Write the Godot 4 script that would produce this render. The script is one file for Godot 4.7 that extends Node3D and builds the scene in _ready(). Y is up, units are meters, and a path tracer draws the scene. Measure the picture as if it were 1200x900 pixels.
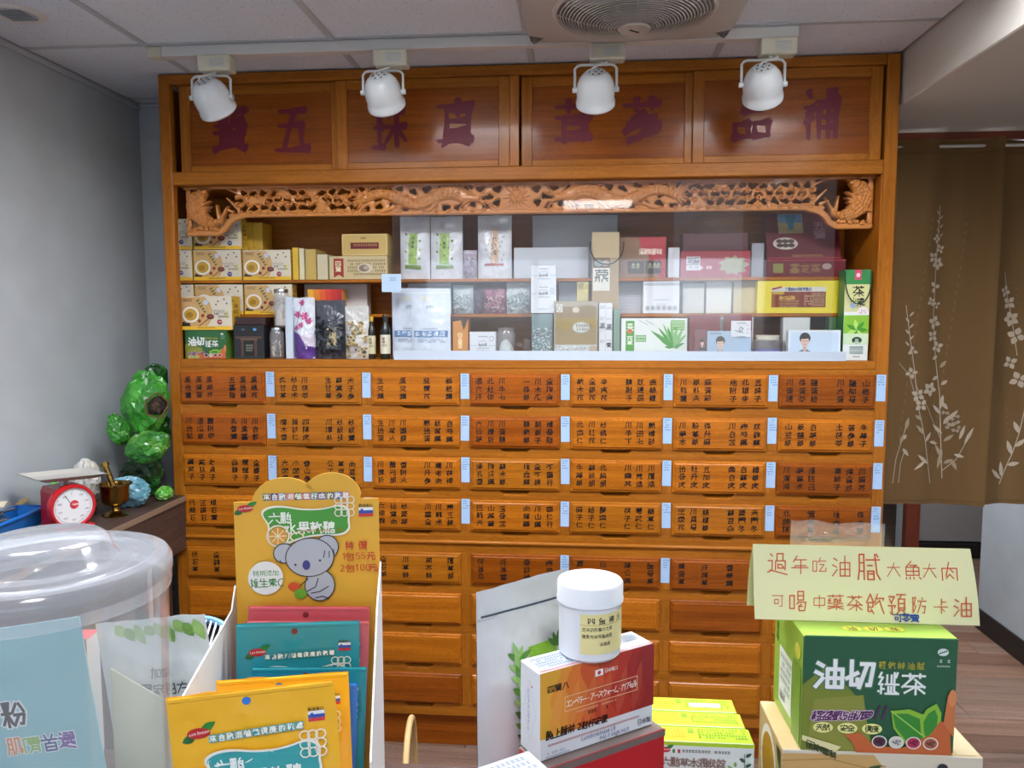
extends Node3D
# A herbal medicine shop: a wooden wall cabinet with lettered drawers, packed shelves, and a sales counter in front.
# Camera solved from the cabinet's drawer grid; cabinet front at z = 0, floor at y = 0, metres.
const EYE := Vector3(0.2265, 1.6588, 2.8447)
const TURN := Vector3(-0.0881, 0.0847, -0.0019)
const FOCAL := 915.9
const CEIL := 2.545
const COUNTER := 1.03
const BASE := 1.494
const LOW := 1.663
const HIGH := 1.797
var M := {}
var counts := {}
var rng := RandomNumberGenerator.new()
var noise := FastNoiseLite.new()
var cells := FastNoiseLite.new()

func _ready():
	rng.seed = 7
	noise.seed = 5
	noise.frequency = 1.0
	cells.seed = 9
	cells.frequency = 1.0
	cells.noise_type = FastNoiseLite.TYPE_CELLULAR
	cells.fractal_type = FastNoiseLite.FRACTAL_NONE
	cells.cellular_return_type = FastNoiseLite.RETURN_DISTANCE
	var cam := Camera3D.new()
	cam.name = "camera"
	add_child(cam)
	cam.position = EYE
	cam.rotation = TURN
	cam.fov = 52.36
	cam.near = 0.05
	cam.far = 100.0
	cam.current = true
	var env := Environment.new()
	env.background_mode = Environment.BG_SKY
	var sky := Sky.new()
	var sm := ProceduralSkyMaterial.new()
	sm.sky_top_color = Color("a9c3e6")
	sm.sky_horizon_color = Color("d2deec")
	sm.ground_horizon_color = Color("9a9a98")
	sm.ground_bottom_color = Color("7c7a76")
	sm.energy_multiplier = 2.9
	sky.sky_material = sm
	env.sky = sky
	env.tonemap_mode = Environment.TONE_MAPPER_LINEAR
	env.tonemap_exposure = 1.18
	env.sdfgi_enabled = true
	env.ssao_enabled = true
	env.ssil_enabled = true
	var we := WorldEnvironment.new()
	we.name = "world"
	we.environment = env
	add_child(we)
	materials()
	room()
	ceiling_lights()
	cabinet()
	track_lights()
	ceiling_fan()
	curtain()
	side_counter()
	shelf_goods_left()
	shelf_goods_glass()
	sales_counter()
	counter_left()
	counter_middle()
	counter_right()

# ---------------------------------------------------------------- mesh building
class MB:
	var v := PackedVector3Array()
	var n := PackedVector3Array()
	var c := PackedColorArray()
	var t := PackedVector2Array()
	var xf := Transform3D()
	var off := Vector2.ZERO
	func raw(p: Vector3, nn: Vector3, col: Color, uv: Vector2) -> void:
		v.append(p); n.append(nn); c.append(col); t.append(uv)
	func tri(a: Vector3, b: Vector3, d: Vector3, col: Color, ua := Vector2.ZERO, ub := Vector2.ZERO, ud := Vector2.ZERO) -> void:
		a = xf * a; b = xf * b; d = xf * d
		var nn := (b - a).cross(d - a)
		if nn.length_squared() < 1e-20: return
		nn = nn.normalized()
		raw(a, nn, col, ua); raw(d, nn, col, ud); raw(b, nn, col, ub)
	func quad(a: Vector3, b: Vector3, d: Vector3, e: Vector3, col: Color, ua := Vector2.ZERO, ub := Vector2.ZERO, ud := Vector2.ZERO, ue := Vector2.ZERO) -> void:
		tri(a, b, d, col, ua, ub, ud); tri(a, d, e, col, ua, ud, ue)
	func uvof(p: Vector3, nn: Vector3, grain: int) -> Vector2:
		var a := nn.abs()
		var ax := 0 if a.x >= a.y and a.x >= a.z else (1 if a.y >= a.z else 2)
		var rest := [0, 1, 2]
		rest.erase(ax)
		if ax == grain: return Vector2(p[rest[0]], p[rest[1]]) + off
		rest.erase(grain)
		return Vector2(p[grain], p[rest[0]]) + off
	func oface(pts: Array, mid: Vector3, col: Color, grain: int) -> void:
		var nn: Vector3 = (pts[1] - pts[0]).cross(pts[2] - pts[0])
		var cen := Vector3.ZERO
		for p in pts: cen += p
		cen /= pts.size()
		if nn.dot(cen - mid) < 0:
			pts.reverse(); nn = -nn
		for i in range(1, pts.size() - 1):
			tri(pts[0], pts[i], pts[i + 1], col, uvof(pts[0], nn, grain), uvof(pts[i], nn, grain), uvof(pts[i + 1], nn, grain))
	func box(lo: Vector3, hi: Vector3, col: Color, bev := 0.0, grain := 0) -> void:
		var mid := (lo + hi) / 2.0
		var h := (hi - lo) / 2.0
		bev = minf(bev, minf(h.x, minf(h.y, h.z)) * 0.9)
		var P := func(s: Vector3, ax: int) -> Vector3:
			var q := Vector3.ZERO
			for k in 3: q[k] = s[k] * (h[k] if k == ax else h[k] - bev)
			return mid + q
		for ax in 3:
			var p := (ax + 1) % 3
			var q := (ax + 2) % 3
			for s in [-1.0, 1.0]:
				var f := []
				for e in [[-1.0, -1.0], [1.0, -1.0], [1.0, 1.0], [-1.0, 1.0]]:
					var sg := Vector3.ZERO
					sg[ax] = s; sg[p] = e[0]; sg[q] = e[1]
					f.append(P.call(sg, ax))
				oface(f, mid, col, grain)
		if bev <= 0.0: return
		for ax in 3:
			var p := (ax + 1) % 3
			var q := (ax + 2) % 3
			for s in [-1.0, 1.0]:
				for e in [-1.0, 1.0]:
					var a := Vector3.ZERO
					a[p] = s; a[q] = e; a[ax] = -1.0
					var b := a
					b[ax] = 1.0
					oface([P.call(a, p), P.call(b, p), P.call(b, q), P.call(a, q)], mid, col, grain)
		for sx in [-1.0, 1.0]:
			for sy in [-1.0, 1.0]:
				for sz in [-1.0, 1.0]:
					var s := Vector3(sx, sy, sz)
					oface([P.call(s, 0), P.call(s, 1), P.call(s, 2)], mid, col, grain)
	func lathe(prof: Array, seg: int, col: Color, smooth := true) -> void:
		var k := prof.size()
		var nr := []
		for i in k - 1:
			var d: Vector2 = prof[i + 1] - prof[i]
			nr.append(Vector2(d.y, -d.x).normalized())
		for i in k - 1:
			var n0: Vector2 = nr[i]
			var n1: Vector2 = nr[i]
			if smooth and i > 0 and nr[i - 1].dot(nr[i]) > 0.75: n0 = (nr[i - 1] + nr[i]).normalized()
			if smooth and i < k - 2 and nr[i + 1].dot(nr[i]) > 0.75: n1 = (nr[i + 1] + nr[i]).normalized()
			for j in seg:
				var a0 := TAU * j / seg
				var a1 := TAU * (j + 1) / seg
				var e0 := Vector3(cos(a0), 0, sin(a0))
				var e1 := Vector3(cos(a1), 0, sin(a1))
				var Y := Vector3.UP
				var q := [e0 * prof[i].x + Y * prof[i].y, e1 * prof[i].x + Y * prof[i].y, e1 * prof[i + 1].x + Y * prof[i + 1].y, e0 * prof[i + 1].x + Y * prof[i + 1].y]
				var m := [e0 * n0.x + Y * n0.y, e1 * n0.x + Y * n0.y, e1 * n1.x + Y * n1.y, e0 * n1.x + Y * n1.y]
				var uu := [Vector2(float(j) / seg, prof[i].y), Vector2(float(j + 1) / seg, prof[i].y), Vector2(float(j + 1) / seg, prof[i + 1].y), Vector2(float(j) / seg, prof[i + 1].y)]
				for w in [0, 1, 2, 0, 2, 3]:
					raw(xf * q[w], (xf.basis * m[w]).normalized(), col, uu[w])
	func tube(pts: Array, r, sides: int, col: Color, cap := true) -> void:
		var rings := []
		var norms := []
		var up := Vector3.UP
		var k := pts.size()
		for i in k:
			var d: Vector3 = (pts[mini(i + 1, k - 1)] - pts[maxi(i - 1, 0)]).normalized()
			if i == 0 and absf(d.dot(up)) > 0.9: up = Vector3.RIGHT
			var s := d.cross(up).normalized()
			up = s.cross(d).normalized()
			var rr: float = r[i] if r is Array else r
			var ring := []
			var no := []
			for j in sides:
				var a := TAU * j / sides
				var o := s * cos(a) + up * sin(a)
				ring.append(xf * (pts[i] + o * rr)); no.append((xf.basis * o).normalized())
			rings.append(ring); norms.append(no)
		for i in k - 1:
			for j in sides:
				var j2 := (j + 1) % sides
				for w in [[i, j], [i + 1, j2], [i + 1, j], [i, j], [i, j2], [i + 1, j2]]:
					raw(rings[w[0]][w[1]], norms[w[0]][w[1]], col, Vector2(w[0], w[1]))
		if cap:
			for e in [0, k - 1]:
				var d: Vector3 = (pts[1] - pts[0]).normalized() * -1.0 if e == 0 else (pts[k - 1] - pts[k - 2]).normalized()
				d = (xf.basis * d).normalized()
				for j in range(1, sides - 1):
					for w in ([0, j + 1, j] if e == 0 else [0, j, j + 1]): raw(rings[e][w], d, col, Vector2.ZERO)
	func prism(poly: PackedVector2Array, z0: float, z1: float, col: Color, grain := 0) -> void:
		var id := Geometry2D.triangulate_polygon(poly)
		for i in range(0, id.size(), 3):
			var a := poly[id[i]]; var b := poly[id[i + 1]]; var d := poly[id[i + 2]]
			if (b - a).cross(d - a) < 0:
				var sw := b
				b = d; d = sw
			tri(Vector3(a.x, a.y, z1), Vector3(b.x, b.y, z1), Vector3(d.x, d.y, z1), col, swz(a, grain), swz(b, grain), swz(d, grain))
			tri(Vector3(a.x, a.y, z0), Vector3(d.x, d.y, z0), Vector3(b.x, b.y, z0), col, swz(a, grain), swz(d, grain), swz(b, grain))
		var flip := Geometry2D.is_polygon_clockwise(poly)
		for i in poly.size():
			var a := poly[i]
			var b := poly[(i + 1) % poly.size()]
			if flip:
				var sw := a
				a = b; b = sw
			quad(Vector3(a.x, a.y, z1), Vector3(a.x, a.y, z0), Vector3(b.x, b.y, z0), Vector3(b.x, b.y, z1), col, swz(a, grain), swz(a, grain) + Vector2(0, z0 - z1), swz(b, grain) + Vector2(0, z0 - z1), swz(b, grain))
	func swz(p: Vector2, grain: int) -> Vector2:
		return (p if grain == 0 else Vector2(p.y, p.x)) + off
	func ell(cen: Vector3, rad: Vector3, rows: int, seg: int, col: Color) -> void:
		var f := func(u: float, w: float) -> Vector3:
			return cen + Vector3(rad.x * cos(u * TAU) * sin(w * PI), -rad.y * cos(w * PI), rad.z * sin(u * TAU) * sin(w * PI))
		surf(f, seg, rows, col)
	func surf(f: Callable, nu: int, nv: int, col, flip := false) -> void:
		var P := PackedVector3Array()
		for j in nv + 1:
			for i in nu + 1: P.append(xf * (f.call(float(i) / nu, float(j) / nv) as Vector3))
		var N := PackedVector3Array()
		N.resize(P.size())
		for j in nv:
			for i in nu:
				var a := j * (nu + 1) + i
				var nn := (P[a + nu + 2] - P[a]).cross(P[a + nu + 1] - P[a + 1])
				if flip: nn = -nn
				for k in [a, a + 1, a + nu + 1, a + nu + 2]: N[k] += nn
		if P[0].distance_to(P[nu]) < 1e-5 and P[(nu + 1) * (nv / 2)].distance_to(P[(nu + 1) * (nv / 2) + nu]) < 1e-5:
			for j in nv + 1:
				var s := N[j * (nu + 1)] + N[j * (nu + 1) + nu]
				N[j * (nu + 1)] = s; N[j * (nu + 1) + nu] = s
		for j in nv:
			for i in nu:
				var a := j * (nu + 1) + i
				var cc: Color = col.call((i + 0.5) / nu, (j + 0.5) / nv) if col is Callable else col
				for k in ([a, a + 1, a + nu + 2, a, a + nu + 2, a + nu + 1] if flip else [a, a + nu + 2, a + 1, a, a + nu + 1, a + nu + 2]):
					raw(P[k], N[k].normalized(), cc, Vector2(float(k % (nu + 1)) / nu, float(k / (nu + 1)) / nv))
	func mesh() -> ArrayMesh:
		var arr := []
		arr.resize(Mesh.ARRAY_MAX)
		arr[Mesh.ARRAY_VERTEX] = v
		arr[Mesh.ARRAY_NORMAL] = n
		var lin := PackedColorArray()
		lin.resize(c.size())
		for i in c.size(): lin[i] = c[i].srgb_to_linear()
		arr[Mesh.ARRAY_COLOR] = lin
		arr[Mesh.ARRAY_TEX_UV] = t
		var m := ArrayMesh.new()
		if v.size(): m.add_surface_from_arrays(Mesh.PRIMITIVE_TRIANGLES, arr)
		return m

# Flat print on a face: x to the right, y downwards, in design units; each call lies a hair above the last.
class Pr:
	var mb := MB.new()
	var font
	var o := Vector3.ZERO
	var ux := Vector3.RIGHT
	var dy := Vector3.DOWN
	var nn := Vector3.BACK
	var s := 0.01
	var lay := 0.0004
	var step := 0.00004
	var warp = null
	var clip := Vector2.ZERO
	var left := 0.0
	func pt(x: float, y: float) -> Vector3:
		if clip.x > 0.0:
			x = clampf(x, left, clip.x)
			y = clampf(y, 0.0, clip.y)
		if warp != null: return warp.call(x * s, y * s, lay)
		return o + ux * (x * s) + dy * (y * s) + nn * lay
	func t3(a: Vector2, b: Vector2, d: Vector2, col: Color, deep := 0) -> void:
		if deep > 0:
			var e := (a + b) / 2; var f := (b + d) / 2; var g := (d + a) / 2
			t3(a, e, g, col, deep - 1); t3(e, b, f, col, deep - 1); t3(g, f, d, col, deep - 1); t3(e, f, g, col, deep - 1)
			return
		if (b - a).cross(d - a) > 0: mb.tri(pt(a.x, a.y), pt(d.x, d.y), pt(b.x, b.y), col)
		else: mb.tri(pt(a.x, a.y), pt(b.x, b.y), pt(d.x, d.y), col)
	func rect(x: float, y: float, w: float, h: float, col: Color) -> void:
		lay += step
		var k := 1 if warp == null else clampi(int(maxf(w, h) / 4.0), 1, 24)
		for i in k:
			for j in k:
				var a := Vector2(x + w * i / k, y + h * j / k)
				var b := Vector2(w / k, h / k)
				t3(a, a + Vector2(b.x, 0), a + b, col); t3(a, a + b, a + Vector2(0, b.y), col)
	func poly(pts: Array, col: Color) -> void:
		lay += step
		var pp := PackedVector2Array(pts)
		var id := Geometry2D.triangulate_polygon(pp)
		for i in range(0, id.size(), 3): t3(pp[id[i]], pp[id[i + 1]], pp[id[i + 2]], col, 0 if warp == null or maxf(absf(pp[id[i]].x - pp[id[i + 1]].x), absf(pp[id[i]].x - pp[id[i + 2]].x)) < 5.0 else 3)
	func circ(x: float, y: float, rx: float, ry: float, col: Color, k := 20) -> void:
		var pts := []
		for i in k: pts.append(Vector2(x + rx * cos(TAU * i / k), y + ry * sin(TAU * i / k)))
		poly(pts, col)
	func line(pts: Array, w: float, col: Color) -> void:
		lay += step
		seg(pts, w, col)
	func seg(pts: Array, w: float, col: Color) -> void:
		for i in pts.size() - 1:
			lay += 0.000007
			var a: Vector2 = pts[i]
			var b: Vector2 = pts[i + 1]
			var d := (b - a).normalized()
			var q := Vector2(-d.y, d.x) * w * 0.5
			a -= d * w * 0.35; b += d * w * 0.35
			t3(a + q, b + q, b - q, col); t3(a + q, b - q, a - q, col)
	func ring(x: float, y: float, rx: float, ry: float, w: float, col: Color, k := 24) -> void:
		var pts := []
		for i in k + 1: pts.append(Vector2(x + rx * cos(TAU * i / k), y + ry * sin(TAU * i / k)))
		line(pts, w, col)
	# a leaf between two points
	func leaf(a: Vector2, b: Vector2, w: float, col: Color) -> void:
		var d := b - a
		var q := Vector2(-d.y, d.x).normalized() * w
		poly([a, a + d * 0.2 + q * 0.7, a + d * 0.5 + q, a + d * 0.8 + q * 0.55, b, a + d * 0.8 - q * 0.55, a + d * 0.5 - q, a + d * 0.2 - q * 0.7], col)
	# Chinese lettering from strokes; size in units; down = vertical writing
	func text(str: String, x: float, y: float, size: float, col: Color, weight := 0.1, gap := 1.12, slant := 0.0, down := false, tall := 1.0, rise := 0.0, brush := 0.0) -> void:
		lay += step
		var k := 0
		var base := lay
		var most := lay
		for ch in str:
			most = maxf(most, lay)
			lay = base
			var ox := x + (0.0 if down else k * size * gap)
			var oy := y + (k * size * gap * tall if down else 0.0) + (0.0 if down else -k * size * gap * rise)
			if ch != " ":
				var q := 0
				for st in font.glyph(ch):
					var pts := []
					for p in st: pts.append(Vector2(ox + (p.x + (1.0 - p.y) * slant) * size, oy + (p.y * tall - p.x * rise) * size))
					if brush > 0.0: brushed(pts, size * weight, col, brush, q)
					else: seg(pts, size * weight, col)
					q += 1
			k += 1
		lay = maxf(most, lay)
	func brushed(pts: Array, w: float, col: Color, b: float, q: int) -> void:
		for i in pts.size() - 1:
			lay += 0.000012
			var a: Vector2 = pts[i]
			var e: Vector2 = pts[i + 1]
			var d := (e - a).normalized()
			var r := Vector2(-d.y, d.x) * w * 0.5
			var flat := absf(d.x) > absf(d.y) * 2.0
			var w0 := 1.0 - (0.45 * b if flat else -0.25 * b)
			var w1 := 1.0 + (0.3 * b if flat else -0.5 * b)
			if q % 3 == 1: w1 += 0.25 * b
			a -= d * w * 0.4; e += d * w * 0.35
			var m := a.lerp(e, 0.45) + r * 0.15 * b
			var c0 := a + d * w * 0.25
			var pp := [a + r * w0 * 0.25, c0 + r * w0, m + r * 0.8, e - d * w * 0.3 + r * w1, e + r * 0.1, e - d * w * 0.15 - r * w1, m - r * 0.75, c0 - r * w0, a - r * w0 * 0.55]
			for j in range(1, pp.size() - 1): t3(m, pp[j - 1], pp[j], col)
			t3(m, pp[7], pp[8], col); t3(m, pp[8], pp[0], col)
	func latin(str: String, x: float, y: float, h: float, col: Color, bold := false, rise := 0.0, wide := 1.0, serif := false) -> float:
		lay += step
		var f: Array = font.latin_mesh(str, bold, serif)
		var pts: PackedVector2Array = f[0]
		var k := h / 0.72
		for i in range(0, pts.size(), 3):
			var p := []
			for j in 3: p.append(Vector2(x + pts[i + j].x * k * wide, y - pts[i + j].y * k - pts[i + j].x * k * wide * rise))
			t3(p[0], p[1], p[2], col)
		return float(f[1]) * k * wide
	# rows of print too small to read
	func small(x: float, y: float, w: float, rows: int, pitch: float, col: Color, fill := 0.55, sd := 1) -> void:
		lay += step
		var base := lay
		for r in rows:
			var cx := x
			lay = base
			var k := sd * 7 + r * 13
			while cx < x + w:
				k = (k * 31 + 17) % 97
				var cw := pitch * fill * (0.6 + 0.5 * (k % 10) / 10.0)
				lay = base
				if k % 9 != 0:
					var yy := y + r * pitch
					seg([Vector2(cx, yy + pitch * 0.15), Vector2(cx + cw, yy + pitch * (0.1 + 0.02 * (k % 5)))], pitch * 0.13, col)
					seg([Vector2(cx, yy + pitch * 0.5), Vector2(cx + cw, yy + pitch * 0.5)], pitch * 0.13, col)
					seg([Vector2(cx + cw * 0.5, yy), Vector2(cx + cw * (0.3 + 0.04 * (k % 10)), yy + pitch * 0.62)], pitch * 0.13, col)
				cx += cw + pitch * 0.22
		lay = base + 0.00003

# ---------------------------------------------------------------- nodes
func numbered(called: String) -> String:
	counts[called] = counts.get(called, -1) + 1
	return called if counts[called] == 0 else "%s_%03d" % [called, counts[called]]
func thing(called: String, label: String, category: String, at := Vector3.ZERO, turn := 0.0, group := "") -> Node3D:
	var o := Node3D.new()
	o.name = numbered(called)
	add_child(o)
	o.position = at
	o.rotation.y = turn
	tag(o, label, category, group)
	return o
func tag(o: Node, label: String, category: String, group := "") -> void:
	o.set_meta("label", label)
	o.set_meta("category", category)
	if group: o.set_meta("group", group)
func part(called: String, mb, m: Material, parent: Node, label := "") -> MeshInstance3D:
	var o := MeshInstance3D.new()
	o.name = called
	o.mesh = mb.mesh() if mb is MB else mb
	o.material_override = m
	parent.add_child(o, true)
	if label: o.set_meta("label", label)
	return o
func inked(called: String, pr, m: Material, parent: Node, label := "") -> MeshInstance3D:
	return part(called, pr.mb, m, parent, label)
func struct(called: String, mb, m: Material) -> MeshInstance3D:
	var o := part(called, mb, m, self)
	o.name = called
	o.set_meta("kind", "structure")
	return o
func hold(called: String) -> Node3D:
	var o := Node3D.new()
	o.name = called
	add_child(o)
	o.set_meta("kind", "structure")
	return o
func boxed(lo: Vector3, hi: Vector3, col := Color.WHITE, bev := 0.0, grain := 0) -> MB:
	var b := MB.new()
	b.off = Vector2(rng.randf() * 3.0, rng.randf() * 3.0)
	b.box(lo, hi, col, bev, grain)
	return b
func ink(o: Vector3, ux: Vector3, dy: Vector3, s: float) -> Pr:
	var p := Pr.new()
	p.font = self
	p.o = o
	p.ux = ux
	p.dy = dy
	p.nn = dy.cross(ux).normalized()
	p.s = s
	return p
# the point of the plane z = const that the photograph shows at pixel (u, v) of 1200 x 900
func px(u: float, v: float, z: float) -> Vector3:
	var d := Basis.from_euler(TURN) * Vector3((u - 600.0) / FOCAL, -(v - 450.0) / FOCAL, -1.0)
	return EYE + d * ((z - EYE.z) / d.z)

func px_plane(u: float, v: float, p: Vector3, n: Vector3) -> Vector3:
	var d := Basis.from_euler(TURN) * Vector3((u - 600.0) / FOCAL, -(v - 450.0) / FOCAL, -1.0)
	return EYE + d * ((p - EYE).dot(n) / d.dot(n))

# ---------------------------------------------------------------- materials
func mat(called: String, col: Color, rough := 0.6, metal := 0.0) -> StandardMaterial3D:
	var m := StandardMaterial3D.new()
	m.resource_name = called
	m.albedo_color = col
	m.roughness = rough
	m.metallic = metal
	M[called] = m
	return m
func vmat(called: String, rough: float, coat := 0.0, metal := 0.0) -> StandardMaterial3D:
	var m := mat(called, Color.WHITE, rough, metal)
	m.vertex_color_use_as_albedo = true
	if coat > 0.0:
		m.clearcoat_enabled = true
		m.clearcoat = coat
		m.clearcoat_roughness = 0.12
	return m
func glassy(called: String, col: Color, alpha: float, rough := 0.03) -> StandardMaterial3D:
	var m := mat(called, Color(col, alpha), rough)
	m.transparency = BaseMaterial3D.TRANSPARENCY_ALPHA
	return m
func streaks(w: int, h: int, cellw: int, fr: float, sd: int) -> PackedFloat32Array:
	var f := FastNoiseLite.new()
	f.seed = sd
	f.frequency = fr
	f.fractal_octaves = 4
	var im := f.get_seamless_image(cellw, h)
	im.convert(Image.FORMAT_RGBF)
	im.resize(w, h, Image.INTERPOLATE_CUBIC)
	var d := im.get_data().to_float32_array()
	var r := PackedFloat32Array()
	r.resize(w * h)
	for i in w * h: r[i] = d[i * 3]
	return r
func wood_texture(base: Color, dark: Color, sd: int, rings: float) -> ImageTexture:
	var w := 768
	var h := 384
	var a := streaks(w, h, 24, 0.09, sd)
	var b := streaks(w, h, 48, 0.02, sd + 1)
	var g := streaks(w, h, 110, 0.012, sd + 2)
	var im := Image.create(w, h, false, Image.FORMAT_RGB8)
	for y in h:
		for x in w:
			var i := y * w + x
			var ring := pow(absf(sin(TAU * (g[i] * rings))), 6.0)
			var k := clampf((a[i] - 0.5) * 0.6 + (b[i] - 0.5) * 0.7 + ring * 0.3 + 0.25, 0.0, 1.0)
			im.set_pixel(x, y, base.lerp(dark, k))
	return ImageTexture.create_from_image(im)
func wooden(called: String, tex: Texture2D, tint: Color, rough: float, coat: float) -> void:
	var m := mat(called, tint, rough)
	m.albedo_texture = tex
	m.uv1_scale = Vector3(1.0, 2.2, 1.0)
	m.metallic_specular = 0.32
	m.clearcoat_enabled = coat > 0.0
	m.clearcoat = coat
	m.clearcoat_roughness = 0.1
func noise_tex(sd: int, fr: float, c0: Color, c1: Color, size := 512, oct := 4) -> NoiseTexture2D:
	var f := FastNoiseLite.new()
	f.seed = sd
	f.frequency = fr
	f.fractal_octaves = oct
	var g := Gradient.new()
	g.colors = PackedColorArray([c0, c1])
	var t := NoiseTexture2D.new()
	t.width = size
	t.height = size
	t.seamless = true
	t.noise = f
	t.color_ramp = g
	return t
func materials() -> void:
	var wt := wood_texture(Color("bb7422"), Color("975912"), 3, 4.0)
	var wt2 := wood_texture(Color("c67a24"), Color("945510"), 21, 9.0)
	wooden("frame_wood", wt, Color("f4f0ea"), 0.36, 0.15)
	wooden("drawer_wood", wt2, Color("fff4c8"), 0.34, 0.18)
	wooden("drawer_wood_red", wt2, Color("e0c2a4"), 0.34, 0.18)
	wooden("drawer_wood_light", wt, Color("fffad6"), 0.34, 0.18)
	wooden("drawer_wood_dark", wt2, Color("cdb294"), 0.34, 0.18)
	var dark := wood_texture(Color("5e4a43"), Color("3a2c28"), 40, 6.0)
	wooden("dark_laminate", dark, Color.WHITE, 0.38, 0.0)
	var fl := wood_texture(Color("94796a"), Color("6c5546"), 60, 7.0)
	wooden("floor_plank", fl, Color.WHITE, 0.35, 0.1)
	wooden("floor_plank_dark", fl, Color("dccfc6"), 0.35, 0.1)
	wooden("floor_plank_light", fl, Color("fff4ea"), 0.35, 0.1)
	var carve := mat("carved_wood", Color("cb8440"), 0.28)
	carve.clearcoat_enabled = true
	carve.clearcoat = 0.6
	carve.clearcoat_roughness = 0.15
	var wall := mat("wall_paint", Color("c2cace"), 0.75)
	wall.albedo_texture = noise_tex(11, 0.01, Color("f2f2f2"), Color("ffffff"))
	wall.uv1_triplanar = true
	wall.uv1_world_triplanar = true
	wall.uv1_scale = Vector3(0.8, 0.8, 0.8)
	mat("beam_paint", Color("d3cec4"), 0.7)
	var tile := mat("ceiling_tile", Color("e2e8f2"), 0.9)
	var ti := Image.create(512, 512, false, Image.FORMAT_RGB8)
	ti.fill(Color.WHITE)
	var r2 := RandomNumberGenerator.new()
	r2.seed = 4
	for i in 900:
		var q := r2.randf_range(0.35, 0.85)
		var s := r2.randi_range(1, 2)
		ti.fill_rect(Rect2i(r2.randi_range(0, 509), r2.randi_range(0, 509), s, r2.randi_range(1, 3)), Color(q, q, q))
	tile.albedo_texture = ImageTexture.create_from_image(ti)
	tile.uv1_triplanar = true
	tile.uv1_world_triplanar = true
	tile.uv1_scale = Vector3(1.6, 1.6, 1.6)
	mat("grid_bar", Color("bec3c9"), 0.5)
	mat("plaster", Color("c8c6c0"), 0.8)
	mat("baseboard_black", Color("1c1a1a"), 0.4)
	mat("red_frame", Color("7c3b28"), 0.4)
	mat("grey_door", Color("8d8785"), 0.6)
	mat("white_enamel", Color("dfe4e6"), 0.22)
	mat("cream_plastic", Color("d9d4bf"), 0.45)
	mat("track_white", Color("dedcd8"), 0.4)
	mat("hole_shade_paint", Color("2a2624"), 0.7)  # near-black paint standing in for the shade inside small openings
	mat("aluminium", Color("d4dfec"), 0.35, 0.35)
	mat("steel", Color("b9bbbd"), 0.25, 1.0)
	var brass := mat("brass", Color("8f7238"), 0.34, 1.0)
	brass.roughness_texture = noise_tex(31, 0.02, Color(0.6, 0.6, 0.6), Color.WHITE, 256)
	mat("concrete", Color("8b8a86"), 0.9)
	glassy("glass", Color("e9f2f4"), 0.012)
	glassy("clear_plastic", Color("f2f6f8"), 0.09, 0.08)
	glassy("film", Color("f4f8fa"), 0.05, 0.12)
	glassy("milky_lid", Color("e8eef6"), 0.24, 0.12)
	vmat("matte", 0.8)
	vmat("card", 0.42, 0.15)
	vmat("foil", 0.3, 0.35)
	vmat("plastic", 0.3, 0.2)
	vmat("black_ink", 0.6)
	mat("fan_plastic", Color("bdb8b2"), 0.45)
	mat("edge_strip", Color("8f7b68"), 0.45)
	var cl := mat("curtain_cloth", Color("80623a"), 0.9)
	cl.backlight_enabled = true
	cl.backlight = Color("2a1e10")
	mat("curtain_seam", Color("6d5231"), 0.9)
	vmat("red_ink", 0.5)
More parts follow.
